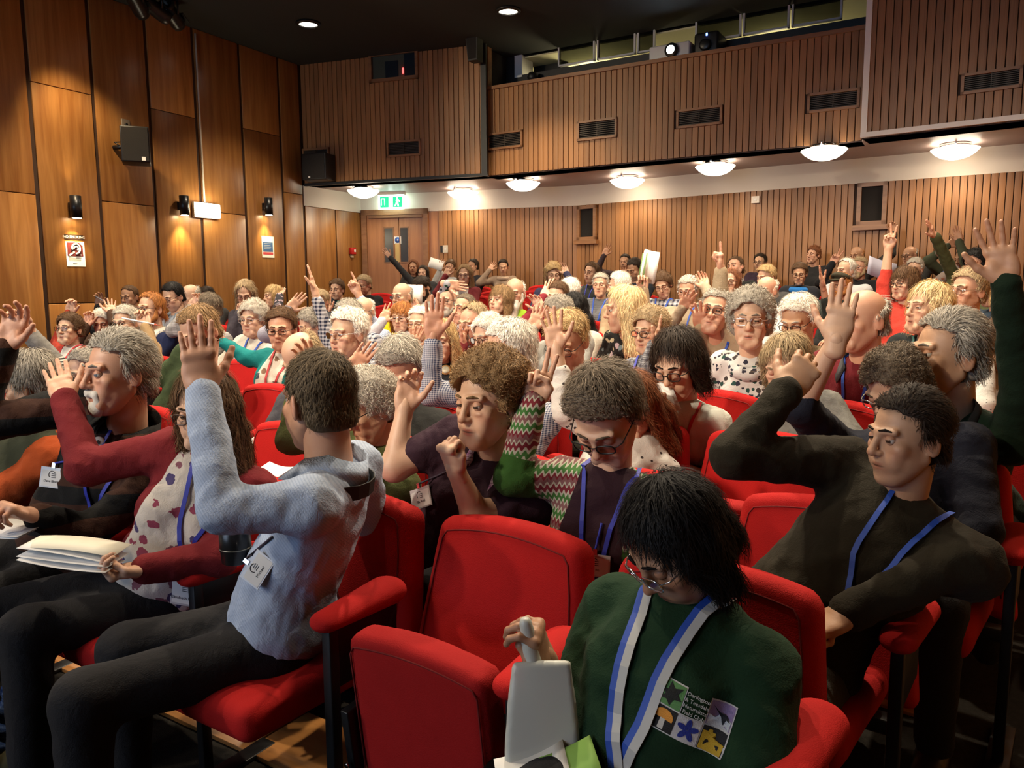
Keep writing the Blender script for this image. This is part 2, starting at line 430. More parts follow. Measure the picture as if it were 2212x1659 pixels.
W2 = MB()
zsill = np.mean([F2.uv((1055, 189))[1], F2.uv((1856, 64))[1]])
F2.box(W2, 0, F2.len, ZS, zsill, -.3, 0)
W2 = structure(W2.build('wall_balcony_middle', RECESS))
lab = ['brown louvred vent just right of the balcony step', 'louvred vent with pale slats below the booth projector', 'dark louvred vent in the middle of the red-brown slats',
       'dark louvred vent beside the white trim with a blue-lit lower lip']
vp = [((1055, 289), (1131, 281), (1131, 318), (1055, 326)), ((1249, 263), (1335, 254), (1335, 297), (1249, 306)), ((1463, 239), (1562, 227), (1562, 268), (1463, 280)), ((1745, 204), (1858, 190), (1858, 234), (1745, 246))]
hs = [vent(F2, p, l) for p, l in zip(vp, lab)]
slats(F2, W2, ZS+.015, zsill-.03, hs)
structure(fb(F2, 'trim_2', TRIMW, [(0, F2.len, zsill-.03, zsill+.015, -.05, .05), (0, .06, zsill, ZC, -.06, .04)], None, np.zeros(3)))
W3 = MB(); F3.box(W3, -.02, F3.len, ZS, ZC, -.35, 0); W3 = structure(W3.build('wall_balcony_right', RECESS))
h3 = vent(F3, ((2077, 160), (2210, 144), (2210, 190), (2077, 206)), 'dark louvred vent at the right end with a blue-lit lower lip')
slats(F3, W3, ZS+.05, ZC, [h3])
WT = plain('white_trim', (.88, .84, .80), .5)
structure(fb(F3, 'trim_3', WT, [(-.03, .03, ZS+.02, ZC, -.02, .045), (-.03, F3.len, ZS+.012, ZS+.062, -.02, .05)], None, np.zeros(3)))
# ---- control booth behind the opening
BOOTHBLK = plain('booth_black', (.012, .014, .018), .55)
BOOTHW = plain('booth_wall', (.50, .44, .16), .8)
mb = MB(); F2.box(mb, -.02, F2.len, zsill-.2, zsill-.012, -.75, -.05); structure(mb.build('floor_booth', BOOTHBLK))
mb = MB(); F2.box(mb, -.1, F2.len+.2, zsill-.3, ZC, -2.25, -2.15); structure(mb.build('wall_booth', BOOTHW))
mb = MB(); F2.box(mb, -.06, 0, zsill, ZC, -2.15, -.06); F2.box(mb, F2.len, F2.len+.1, zsill-.1, ZC, -2.15, -.3); structure(mb.build('wall_booth_side', plain('booth_side', (.03, .028, .03), .7)))
mb = MB(); F2.box(mb, -.02, F2.len, zsill-.25, zsill-.2, -2.2, -.7); structure(mb.build('floor_booth_room', BOOTHBLK))
mb = MB(); F2.box(mb, -.02, F2.len, ZC-.03, ZC-.01, -2.15, -.62); structure(mb.build('ceiling_booth', plain('booth_ceiling', (.62, .58, .38), .8)))
nb = -.55
def bz(px): return F2.uv(px, nb)
z_b = np.mean([bz((1207, 144))[1], bz((1500, 95))[1], bz((1710, 62))[1]]); z_t = np.mean([bz((1207, 80))[1], bz((1380, 51))[1]])
mb = MB(); F2.box(mb, 0, F2.len, z_t+.03, ZC, nb-.05, nb); F2.box(mb, 0, F2.len, zsill-.012, z_b-.02, nb-.05, nb+.01); F2.box(mb, 0, bz((1110, 130))[0], z_b-.02, ZC, nb-.05, nb)
structure(mb.build('wall_booth_front', BOOTHBLK))
FRM = plain('booth_frame', (.50, .50, .56), .5)
bays = [(1207, 1286), (1291, 1374), (1378, 1416), (1503, 1602), (1606, 1706), (1711, 1820)]
for i, (a, b) in enumerate(bays):
    y = 144-(a-1207)*.162
    ua, ub = bz((a, y-25))[0], bz((b, y-40))[0]
    e = empty('booth_window', F2.P((ua+ub)/2, z_b, nb)); o = np.array(e.location); t = .022
    fb(F2, 'frame', FRM, [(ua, ub, z_b, z_b+t, nb-.02, nb+.03), (ua, ub, z_t-t, z_t, nb-.02, nb+.03), (ua, ua+t, z_b, z_t, nb-.02, nb+.03), (ub-t, ub, z_b, z_t, nb-.02, nb+.03)], e, o)
    fb(F2, 'pane', glass('booth_glass', (.35, .36, .32), .15), [(ua+t, ub-t, z_b+t, z_t-t, nb, nb+.005)], e, o)
    tag(e, ['metal-framed booth window next to the bright open hatch', 'second metal-framed booth window from the open hatch', 'narrow metal-framed booth window left of the lit projector',
            'metal-framed booth window behind the black projector', 'wide booth window second from the white trim', 'wide booth window nearest the white trim'][i], 'window', 'control booth windows')
ua, ub = bz((1113, 150))[0], bz((1129, 150))[0]
structure(fb(F2, 'trim_4', plain('booth_white', (.8, .8, .8), .6), [(ua, ub, z_b-.05, z_t, nb-.3, nb+.02), (ua, bz((1206, 100))[0], z_t-.005, z_t+.02, nb-.02, nb+.02)], None, np.zeros(3)))
# booth lights and things
def lampo(name, loc, w, col=WARM, r=.1):
    l = bpy.data.lights.new(name, 'POINT'); l.energy = w; l.color = col; l.shadow_soft_size = r
    o = bpy.data.objects.new(name, l); COL.objects.link(o); o.location = Vector(loc); return o
lampo('booth_light', F2.P(.9, ZC-.45, -1.5), 20, (1, .86, .5), .15)
lampo('booth_light', F2.P(3.6, ZC-.45, -1.5), 8, (1, .86, .5), .15)
def box_thing(name, mats, parts, label, cat, loc, R=None):
    e = empty(name, loc)
    for nm, m, mbf in parts:
        b = MB(); mbf(b)
        if R is not None: b.v = [v @ np.asarray(R).T for v in b.v]
        b.build(nm, m, e)
    tag(e, label, cat); return e
RB = np.array([[F2.t[0], F2.n[0], 0], [F2.t[1], F2.n[1], 0], [0, 0, 1.0]])   # u, n, z -> world
u, z = F2.uv((1460, 85), -.3)
pj = box_thing('projector', None, [
    ('body', plain('projector_white', (.55, .56, .6), .45), lambda b: b.bbox((-.27, -.25, -.09), (.25, .12, .09), .02)),
    ('lens_barrel', BLACKM, lambda b: b.lathe([(.085, -.0), (.085, .06), (.07, .08)], 24, 0, (.03, .10, 0), np.array([[1, 0, 0], [0, 0, 1], [0, -1, 0.]]))),
    ('lens', emis('projector_lens', (.72, .88, 1.0), 45.0), lambda b: b.lathe([(.06, 0), (.045, .02), (.0, .028)], 24, 0, (.03, .165, 0), np.array([[1, 0, 0], [0, 0, 1], [0, -1, 0.]]))),
    ('stand', BLACK, lambda b: b.bbox((-.28, -.2, -.13), (.26, .1, -.09), .01))], 'white projector with a glaring lens in the booth opening', 'projector', F2.P(u, zsill+.118, -.2), RB)
u2, _ = F2.uv((1534, 75), -.3)
box_thing('projector', None, [
    ('body', BLACK, lambda b: b.bbox((-.15, -.25, -.0), (.15, .15, .30), .03)),
    ('lens_barrel', BLACKM, lambda b: b.lathe([(.07, -.0), (.07, .05), (.05, .06)], 20, 0, (0, .14, .14), np.array([[1, 0, 0], [0, 0, 1], [0, -1, 0.]]))),
    ('blue_light', emis('blue_led', (.1, .2, 1.0), 5.0), lambda b: b.box((.0, .15, .25), (.02, .156, .28)))], 'black projector with a small blue light beside the lit one', 'projector', F2.P(u2, zsill-.01, -.28), RB)
u3, _ = F2.uv((1148, 150), -.35)
box_thing('desk_lamp', None, [
    ('head', BLACK, lambda b: b.lathe([(.0, -.075), (.055, -.055), (.075, 0), (.055, .055), (.0, .075)], 20, 0, (0, 0, .18))),
    ('stem', BLACK, lambda b: b.tube([(0, 0, 0), (0, 0, .12)], .012)), ('base', BLACK, lambda b: b.lathe([(.09, 0), (.09, .02), (.0, .025)], 20)),
    ('desk_clutter', BLACK, lambda b: b.bbox((-.28, -.05, 0), (-.1, .1, .07), .01))], 'round black lamp on the ledge before the bright hatch', 'lamp', F2.P(u3, zsill-.01, -.38), RB)
u4, _ = F2.uv((1190, 140), -1.1)
box_thing('monitor', None, [('screen', BLACK, lambda b: b.bbox((-.28, -.03, .0), (.28, .03, .36), .01)), ('stand', BLACK, lambda b: b.box((-.04, -.04, -.35), (.04, .04, .02))), ('foot', BLACK, lambda b: b.box((-.15, -.1, -.37), (.15, .1, -.35)))],
          'dark monitor seen through the open booth hatch', 'monitor', F2.P(u4, zsill+.22, -1.1), RB)

# ---- soffit and back wall
pl = [F1.a[:2], F1.b[:2], F2.a[:2], F2.b[:2], F3.a[:2], F3.b[:2], FB3.b[:2]+np.array([0, .1]), FB3.a[:2]+np.array([0, .1]), FB1.b[:2]+np.array([0, .1]), FB1.a[:2]+np.array([0, .1]), FD.a[:2]+np.array([-.05, .1])]
mb = MB(); mb.prism([(p[0], p[1], ZS) for p in pl], (0, 0, .06)); structure(mb.build('ceiling_soffit', SOFF))
holes_b = []
WB = MB()
for F in (FB1, FB2, FB3): F.box(WB, -.01, F.len+.01, 0, ZS+.06, -.2, 0)
WB = structure(WB.build('wall_back', RECESS))
mb = MB()
for F in (FD, FB1, FB2, FB3): F.box(mb, -.005, F.len+.005, ZB, ZS, -.05, .012)
mb.build('cream_band', CREAM, WB)
CLOTH = plain('speaker_cloth', (.012, .010, .009), .95, bump=.4, bscale=300)
def wall_speaker(F, pts, label):
    u0, u1, z0, z1 = F.rect(pts)
    e = empty('wall_speaker', F.P((u0+u1)/2, z0)); o = np.array(e.location); t = .05
    fb(F, 'frame', TRIMW, [(u0, u1, z0, z0+t, -.005, .06), (u0, u1, z1-t, z1, -.005, .06), (u0, u0+t, z0, z1, -.005, .06), (u1-t, u1, z0, z1, -.005, .06)], e, o)
    fb(F, 'ledge', TRIMW, [(u0-.03, u1+.03, z0-.06, z0, -.005, .10)], e, o)
    fb(F, 'grille', CLOTH, [(u0+t, u1-t, z0+t, z1-t, -.01, .025)], e, o)
    tag(e, label, 'speaker'); return (u0, u1, z0-.05, z1)
hA = wall_speaker(FB2, ((1250, 446), (1291, 443), (1291, 518), (1250, 520)), 'black cloth speaker in a wooden frame above the curly blond head')
hB = wall_speaker(FB3, ((1852, 397), (1917, 392), (1917, 484), (1852, 489)), 'larger black cloth speaker in a wooden frame near the right end')
slats(FB1, WB, .55, ZB, []); slats(FB2, WB, .55, ZB, [hA]); slats(FB3, WB, .55, ZB, [hB])
# chamfered corner with the double door
WD = MB(); FD.box(WD, -.05, FD.len+.02, 0, ZS+.06, -.25, 0); WD = structure(WD.build('wall_corner', DOORW))
ud0, zt = FD.uv((793, 466)); ud1, _ = FD.uv((914, 464)); um, _ = FD.uv((862, 470))
D1 = structure(empty('door_1', FD.P((ud0+ud1)/2, floor_z(10)))); o = np.array(D1.location)
fb(FD, 'door_frame', TRIMW, [(ud0-.09, ud0, .4, zt+.09, 0, .05), (ud1, ud1+.09, .4, zt+.09, 0, .05), (ud0-.09, ud1+.09, zt, zt+.09, 0, .05)], D1, o)
fb(FD, 'overhead_closer', TRIMW, [(ud0+.05, ud1, zt-.05, zt-.01, .03, .07)], D1, o)
for nm, a, b, p0, p1 in (('door_leaf', ud0, um, 832, 850), ('door_leaf', um+.006, ud1, 866, 882)):
    lf = fb(FD, nm, DOORW, [(a+.004, b-.002, .45, zt-.004, .0, .028)], D1, o)
    g0, g1 = FD.uv((p0, 495))[0], FD.uv((p1, 495))[0]; gz1, gz0 = FD.uv((856, 493))[1], FD.uv((856, 566))[1]
    t = .02
    fb(FD, 'vision_frame', TRIMW, [(g0-t, g1+t, gz0-t, gz0, .02, .036), (g0-t, g1+t, gz1, gz1+t, .02, .036), (g0-t, g0, gz0, gz1, .02, .036), (g1, g1+t, gz0, gz1, .02, .036)], lf, o)
    fb(FD, 'vision_glass', plain('wired_glass', (.035, .03, .028), .2), [(g0, g1, gz0, gz1, .02, .031)], lf, o)
    if p0 == 832:
        a0, a1 = FD.uv((851, 545))[0], FD.uv((858, 545))[0]
        fb(FD, 'push_plate', plain('brass', (.5, .33, .12), .35, .8), [(g1+.035, g1+.12, FD.uv((856, 566))[1], FD.uv((856, 526))[1], .028, .034)], lf, o)
        sg = fb(FD, 'fire_door_sign', plain('sign_white', (.75, .78, .8), .5), [(g1+.02, g1+.14, FD.uv((851, 527))[1], FD.uv((851, 511))[1], .028, .032)], lf, o)
        c = FD.P(g1+.08, FD.uv((851, 519))[1], .0325)-o
        b = MB(); RD = np.array([[FD.t[0], 0, FD.n[0]], [FD.t[1], 0, FD.n[1]], [0, 1.0, 0]])
        b.lathe([(.048, 0), (.048, .002)], 20, 0, c, RD); b.lathe([(.018, .002), (.018, .003)], 4, 1, c, RD); b.build('sign_disc', [plain('sign_blue', (.03, .12, .5), .5), plain('sign_white', (1, 1, 1))], lf)
tag(D1, 'wooden double door with narrow glass slots', None)
# exit sign
u, z = FD.uv((846, 437), .15)
def exit_parts():
    e = empty('exit_sign', FD.P(u, z-.12, .2)); o = np.array(e.location); w, h = .215, .115
    fb(FD, 'housing', WHITE, [(u-w-.02, u+w+.02, z+h, z+h+.05, .12, .22)], e, o)
    fb(FD, 'hanger', WHITE, [(u-.02, u+.02, z+h+.05, ZS, .155, .185)], e, o)
    fb(FD, 'light_panel', emis('exit_glow', (.75, 1.0, .88), 3.0), [(u-w, u+w, z-h, z+h, .15, .19)], e, o)
    G = emis('exit_green', (.0, .32, .14), 1.2)
    fb(FD, 'green_field', G, [(u-w+.03, u-.035, z-h+.03, z+h-.03, .19, .193), (u+.035, u+w-.02, z-h+.03, z+h-.03, .19, .193)], e, o)
    # running figure, door and arrow in white
    Wt = emis('exit_white', (.8, 1.0, .9), 2.4)
    def q(pts):
        b = MB(); b.prism([FD.P(u+a, z+c, .193)-o for a, c in pts], FD.n*.002); return b
    b = MB()
    for pts in ([(-.165, -.05), (-.155, -.05), (-.155, .06), (-.165, .06)], [(-.165, .05), (-.10, .05), (-.10, .06), (-.165, .06)], [(-.11, -.05), (-.10, -.05), (-.10, .06), (-.11, .06)],
                [(.105, .0), (.125, .02), (.085, .02)], ):
        x = q(pts); b.add(x.v[0], x.f)
    for pts in ([(.06, -.07), (.08, -.07), (.115, .0), (.095, .0)], [(.12, -.07), (.14, -.07), (.125, .0), (.10, .0)], [(.09, -.01), (.13, -.01), (.125, .045), (.095, .045)], [(.15, .0), (.16, .01), (.125, .045), (.12, .03)],
                [(.102, .05), (.122, .05), (.122, .07), (.102, .07)]):
        x = q(pts); b.add(x.v[0], x.f)
    b.build('pictogram', Wt, e)
    tag(e, 'glowing green and white exit sign above the double door', 'sign')
exit_parts()
# right and front shell
structure(MB().box((XR, -6.2, -.1), (XR+.2, 12.2, ZC)).build('wall_right', PANELW))
structure(MB().box((XL-.3, -6.4, -.1), (XR+.2, -6.2, ZC)).build('wall_front', BOOTHBLK))
structure(MB().box((XL-.3, 12.15, -.1), (XR+.2, 12.3, ZC)).build('wall_rear', RECESS))

# ---- dome lamps under the soffit
DOME = emis('dome_glow', (1.0, .86, .66), 4.5)
dl = ['dome lamp left of the exit sign', 'second dome lamp, right of the exit sign', 'third dome lamp from the door corner', 'fourth dome lamp, above the framed speaker',
      'fifth dome lamp from the door corner', 'sixth dome lamp, below the white trim corner', 'dome lamp at the right end of the soffit']
dome_me = MB().lathe([(.0, -.175), (.07, -.17), (.14, -.15), (.20, -.112), (.238, -.072), (.246, -.064), (.24, -.058), (.0, -.058)], 32).mesh('bowl')
ring_me = MB().lathe([(.12, -.06), (.15, -.05), (.16, -.01), (.14, 0)], 32).mesh('rim')
clip_me = MB().bbox((-.012, -.245, -.035), (.012, -.225, 0), .003).mesh('clip')
for i, p in enumerate(((785, 413), (1000, 417), (1130, 397), (1355, 391), (1545, 361), (1780, 326), (2063, 324))):
    P = at_z(p, ZS-.07)
    e = empty('dome_lamp', (P[0], P[1], ZS)); link('bowl', dome_me, DOME, e); link('rim', ring_me, CHROME, e); link('clip', clip_me, CHROME, e)
    tag(e, 'glowing '+dl[i], 'lamp', 'dome lamps under the balcony')
    spot('dome_beam', (P[0], P[1], ZS-.19), (P[0], P[1]-.05, 0), 22, 168, .4, (1.0, .80, .54), .2, e)

# ---- left wall fittings
YL = np.array([0, 1.0, 0]); ZU = np.array([0, 0, 1.0])
for px, lab, k in (((163, 447), 'black up-and-down wall light above the hearing loop poster', 1.3), ((397, 444), 'black up-and-down wall light beside the glaring emergency lamp', 1.0), ((579, 446), 'black up-and-down wall light above the blue and red notice', .8)):
    P = at_x(px, XL+.09)
    e = empty('wall_light', (XL, P[1], P[2])); 
    MB().lathe([(.058, -.12), (.058, .12), (.05, .12), (.05, .06), (.0, .06)], 20, 0, (.10, 0, 0)).build('barrel', BLACKM, e)
    MB().bbox((0, -.03, -.05), (.05, .03, .05), .006).build('bracket', BLACKM, e)
    MB().lathe([(.046, -.1225), (.046, -.119), (.0, -.118)], 16, 0, (.10, 0, 0)).build('lamp', emis('sconce_bulb', (1.0, .82, .5), 30.0), e)
    spot('sconce_beam', (XL+.10, P[1], P[2]-.14), (XL+.04, P[1], P[2]-1.4), 30*k, 75, .8, (1, .76, .36), .03, e)
    spot('sconce_beam', (XL+.10, P[1], P[2]+.13), (XL+.05, P[1], P[2]+1.4), 4*k, 60, .9, (1, .76, .36), .03, e)
    tag(e, lab, 'wall light')
P = at_x((446, 455), XL+.04)
e = empty('emergency_light', (XL, P[1], P[2]))
MB().bbox((0, -.20, -.10), (.05, .20, .10), .012).build('base', WHITE, e)
MB().bbox((.05, -.19, -.09), (.09, .19, .09), .015).build('diffuser', emis('emerg_glow', (1, .93, .72), 12.0), e)
zt_ = at_x((417, 72), XL)[2]-P[2]
MB().tube([(.012, -.0, .1), (.012, 0, min(zt_, ZC-P[2]))], .012).build('conduit', plain('conduit_cream', (.66, .55, .42), .5), e)
tag(e, 'glaring white emergency light box with a conduit up to the ceiling', 'light')
lo = lampo('emergency_glow', P+np.array([.2, 0, 0]), 4, (1, .88, .6), .1)
lo.parent = e; lo.location = (.22, 0, 0)
# loudspeaker on the wall
P = at_x((293, 316), XL+.28)
e = empty('loudspeaker', (XL, P[1], P[2])); a = math.radians(-38); Rz = np.array([[math.cos(a), -math.sin(a), 0], [math.sin(a), math.cos(a), 0], [0, 0, 1.0]])
MB().bbox((-.16, -.15, -.20), (.16, .15, .20), .015, 0, Rz, (.28, 0, 0)).build('cabinet', BLACK, e)
MB().box((.16, -.135, -.185), (.166, .135, .185), 0, Rz, (.28, 0, 0)).build('grille', CLOTH, e)
MB().box((.167, .06, -.18), (.168, .10, -.14), 0, Rz, (.28, 0, 0)).build('badge', WHITE, e)
MB().tube([(.0, -.08, 0), (.12, -.04, 0)], .025).build('bracket', BLACKM, e)
q = at_x((270, 270), XL)-np.array(e.location)
MB().tube([(.02, q[1], q[2]), (.04, q[1]-.03, q[2]-.2), (.05, -.1, .05), (.1, -.06, .0)], .008).build('cable', BLACK, e)
tag(e, 'black loudspeaker on a bracket halfway up the panelled wall', 'speaker')
e = empty('wall_socket', (XL, at_x((270, 270), XL)[1], at_x((270, 270), XL)[2]))
MB().bbox((0, -.055, -.065), (.02, .055, .065), .006).build('plate', plain('steel_plate', (.32, .26, .2), .4, .5), e)
MB().lathe([(.02, 0), (.02, .012), (.0, .014)], 12, 0, (.02, 0, 0), np.array([[0, 0, 1], [0, 1, 0], [-1, 0, 0.]])).build('connector', BLACKM, e)
tag(e, 'small metal cable plate above the wall loudspeaker', 'socket')
# posters
def rect_on_left(px4):
    P = [at_x(p, XL) for p in px4]; ys = sorted(p[1] for p in P); zs = sorted(p[2] for p in P)
    return (ys[0]+ys[1])/2, (ys[2]+ys[3])/2, (zs[0]+zs[1])/2, (zs[2]+zs[3])/2
def lettering(txt, size, mat, parent, loc, xa, ya, za):
    me = text_mesh(txt, size); me.materials.append(mat); o = bpy.data.objects.new('lettering', me); COL.objects.link(o); o.parent = parent
    o.matrix_local = frame_mat(loc, xa, ya, za); return o
y0, y1, z0, z1 = rect_on_left(((138, 506), (179, 508), (180, 519), (139, 516)))
e = empty('no_smoking_sign', (XL, (y0+y1)/2, (z0+z1)/2))
MB().box((0, -(y1-y0)/2, -(z1-z0)/2), (.004, (y1-y0)/2, (z1-z0)/2)).build('plate', plain('sign_brown', (.025, .012, .008), .4), e)
XAX, YAX, ZAX = (0, 1, 0), (0, 0, 1), (1, 0, 0)
lettering('NO SMOKING', (z1-z0)*.75, WHITE, e, (.005, 0, 0), XAX, YAX, ZAX)
tag(e, 'dark NO SMOKING strip above the hearing loop poster', 'sign')
y0, y1, z0, z1 = rect_on_left(((141, 521), (182, 523), (184, 577), (144, 574)))
w, h = (y1-y0)/2, (z1-z0)/2
e = empty('hearing_loop_poster', (XL, (y0+y1)/2, (z0+z1)/2))
MB().box((0, -w, -h), (.004, w, h)).build('sheet', PAPER, e)
MB().box((.004, -w*.85, -h*.18), (.006, w*.8, h*.93)).build('maroon_field', plain('maroon_print', (.10, .012, .015), .5), e)
b = MB(); R_ = w*.42
b.tube([(.008, R_*math.cos(t)+w*.06, h*.42+R_*1.15*math.sin(t)) for t in np.linspace(3.5, -.6, 16)]+[(.008, w*.28, h*.08), (.008, w*.05, -h*.02)], .012, 6)
b.tube([(.008, R_*.5*math.cos(t)+w*.06, h*.42+R_*.55*math.sin(t)) for t in np.linspace(3.3, -.8, 12)], .010, 6)
b.prism([(.006, -w*.8, -h*.12), (.006, -w*.2, h*.25), (.006, -w*.05, h*.15), (.006, -w*.6, -h*.16)], (.003, 0, 0)); b.prism([(.006, w*.45, h*.9), (.006, w*.8, h*.9), (.006, w*.8, h*.65)], (.003, 0, 0))
b.build('ear_symbol', WHITE, e)
lettering('T', h*.22, WHITE, e, (.007, w*.55, -h*.08), XAX, YAX, ZAX)
b = MB(); INK = plain('ink_black', (.02, .02, .025), .6)
for k in range(4): b.box((.004, -w*.75, -h*(.32+.08*k)), (.005, w*(.6-.1*(k % 2)), -h*(.30+.08*k)))
b.box((.004, -w*.35, -h*.82), (.005, w*.1, -h*.76)); b.build('print_lines', INK, e)
tag(e, 'hearing loop poster with a white ear on maroon', 'poster')
y0, y1, z0, z1 = rect_on_left(((565, 510), (591, 511), (592, 557), (566, 556)))
w, h = (y1-y0)/2, (z1-z0)/2
e = empty('notice', (XL, (y0+y1)/2, (z0+z1)/2))
MB().box((0, -w, -h), (.004, w, h)).build('sheet', PAPER, e)
MB().box((.004, -w*.85, -h*.45), (.005, w*.8, h*.45)).build('blue_field', plain('blue_print', (.03, .10, .28), .5), e)
MB().box((.004, -w*.85, -h*.72), (.005, w*.8, -h*.5)).build('red_field', plain('red_print', (.5, .05, .07), .5), e)
b = MB(); b.box((.004, -w*.08, h*.62), (.006, w*.08, h*.85))
for k in range(4): b.box((.005, -w*.7, h*(.3-.16*k)), (.006, w*(.5-.1*(k % 2)), h*(.33-.16*k)))
b.build('print_lines', plain('print_pale', (.45, .5, .55), .6), e)
tag(e, 'white notice with blue and red print below the wall light', 'notice')
# fire call point, switches, thermostat
P = at_x((762, 543), XL+.03)
e = empty('fire_call_point', (XL, P[1], P[2]))
MB().bbox((0, -.055, -.05), (.06, .055, .06), .008).build('box', plain('fire_red', (.45, .012, .012), .4), e); MB().box((.06, -.0, -.01), (.062, .04, .03)).build('glass_label', WHITE, e)
MB().box((0, -.03, -.10), (.03, .02, -.05)).build('test_key', plain('key_cream', (.6, .5, .35), .5), e)
tag(e, 'small red fire call point near the double door', 'fire alarm')
u, z = FB1.uv((962, 538))
e = empty('light_switch', FB1.P(u, z, .022)); o = np.array(e.location)
fb(FB1, 'plate', plain('switch_white', (.66, .6, .5), .4), [(u-.03, u+.055, z-.06, z+.06, .02, .035)], e, o); fb(FB1, 'dark_module', BLACK, [(u-.075, u-.035, z-.055, z+.055, .02, .032)], e, o)
fb(FB1, 'rocker', WHITE, [(u, u+.025, z-.02, z+.02, .035, .04)], e, o)
tag(e, 'pale light switch plate beside the double door', 'switch')
u, z = FB3.uv((1634, 432))
e = empty('thermostat', FB3.P(u, z, .022)); o = np.array(e.location)
fb(FB3, 'case', plain('thermo_white', (.72, .66, .58), .4), [(u-.052, u+.052, z-.045, z+.045, .02, .055)], e, o); fb(FB3, 'dial', WHITE, [(u-.02, u+.02, z-.015, z+.015, .055, .06)], e, o)
tag(e, 'small square white box on the slatted back wall', 'thermostat')
# corner and ceiling speakers, rig
P = F1.uv((684, 373), .25); 
e = empty('corner_speaker', F1.P(*P, .0)); 
e.location = Vector(F1.P(P[0], ZS+.03, .185)); b = MB(); b.bbox((-.20, -.14, 0), (.20, .14, .38), .012); b.v = [v @ np.array([[F1.t[0], F1.t[1], 0], [F1.n[0], F1.n[1], 0], [0, 0, 1.]]) for v in b.v]; b.build('cabinet', BLACK, e)
b = MB(); b.box((-.18, .14, .02), (.18, .146, .36)); b.box((-.09, .146, .03), (-.06, .148, .055), 1); b.v = [v @ np.array([[F1.t[0], F1.t[1], 0], [F1.n[0], F1.n[1], 0], [0, 0, 1.]]) for v in b.v]; b.build('grille', [CLOTH, WHITE], e)
tag(e, 'boxy black speaker in the corner under the balcony vent', 'speaker')
P = F1.uv((1022, 100), .3); e = empty('hanging_speaker', F1.P(P[0], P[1], .25))
b = MB(); b.prism([(-.10, -.1, .28), (.10, -.1, .28), (.07, -.06, -.18), (-.07, -.06, -.18)], (0, .16, 0)); b.build('cabinet', BLACK, e)
MB().tube([(0, 0, .25), (0, 0, ZC-P[1])], .015).build('hanger', BLACK, e)
MB().prism([(-.085, -.101, .26), (.085, -.101, .26), (.06, -.062, -.16), (-.06, -.062, -.16)], (0, -.004, 0)).build('grille', CLOTH, e)
tag(e, 'tapered black speaker hanging from the ceiling by the booth', 'speaker')
for i, (p, a) in enumerate((((296, 8), .5), ((338, 22), -.4), ((372, 34), .3))):
    P = at_x(p, XL+.55)
    e = empty('stage_lantern', P)
    R = np.array([[math.cos(a), -math.sin(a), 0], [math.sin(a), math.cos(a), 0], [0, 0, 1.0]]) @ np.array([[1, 0, 0], [0, .5, -.87], [0, .87, .5]])
    MB().lathe([(.07, -.16), (.085, -.1), (.085, .1), (.10, .12), (.10, .16), (.085, .16), (.08, .10), (0, .09)], 18, 0, (0, 0, 0), R).build('barrel', BLACKM, e)
    MB().tube([(-.1, 0, .0), (-.1, 0, .16), (.1, 0, .16), (.1, 0, 0)], .012).build('yoke', BLACKM, e)
    MB().tube([(0, 0, .16), (0, 0, .26)], .02).build('clamp', CHROME if i == 2 else BLACKM, e)
    MB().box((-.11, .05, -.16), (.11, .06, -.02), 0, R).build('barn_door', BLACKM, e)
    tag(e, ['black stage lantern nearest the frame edge on the ceiling rig', 'middle black stage lantern on the ceiling rig', 'black stage lantern with a shiny clamp on the ceiling rig'][i], 'lantern', 'stage lanterns on the rig')
P = at_x((335, 12), XL+.55)
tag(MB().tube([(XL+.55, P[1]-1.6, P[2]+.27), (XL+.55, P[1]+.7, P[2]+.27)], .025).build('rig_bar', BLACKM), 'black scaffold bar carrying the stage lanterns', 'rig bar')
# ceiling downlights
for i, (x, y, w) in enumerate(DOWNLIGHTS):
    e = empty('ceiling_downlight', (x, y, ZC))
    MB().lathe([(.15, 0), (.15, -.02), (.12, -.035), (.115, -.02), (.115, 0)], 24).build('trim_ring', BLACKM, e)
    MB().lathe([(.112, -.008), (.112, -.014), (0, -.014)], 24).build('lamp_face', emis('downlight_glow', (1, .9, .72), 6.0), e)
    tag(e, ['round recessed ceiling light above the panelled wall corner', 'round recessed ceiling light near the booth'][i] if i < 2 else 'round recessed ceiling light '+['above the booth end of the middle rows', 'above the aisle end of the back rows', 'above the seats along the panelled wall', 'above the middle rows near the panelled wall', 'above the very middle of the hall', 'above the aisle end of the middle rows', 'above the front rows by the panelled wall', 'above the middle of the front row', 'above the pale blue shirt', 'added out of view to brighten the dark carpeted aisle'][i-2], 'ceiling light', 'recessed ceiling lights' if i > 1 else None)
# projection screen on the stage, behind the camera
e = empty('projection_screen', (-4.6, -5.6, 1.2))
MB().box((-2.4, 0, 0), (2.4, .03, 2.7)).build('sheet', emis('screen_glow', (.55, .72, 1.0), 2.2), e)
b = MB()
for q in ((-2.5, -2.4, -.1, 2.8), (2.4, 2.5, -.1, 2.8), (-2.5, 2.5, -.1, 0), (-2.5, 2.5, 2.7, 2.8)): b.box((q[0], -.02, q[2]), (q[1], .05, q[3]))
b.build('border', BLACK, e); MB().tube([(-2.3, 0, -.1), (-2.3, 0, -1.2)], .04).build('leg', BLACK, e); MB().tube([(2.3, 0, -.1), (2.3, 0, -1.2)], .04).build('leg', BLACK, e)
tag(e, 'lit projection screen on the stage, out of the picture', 'screen')
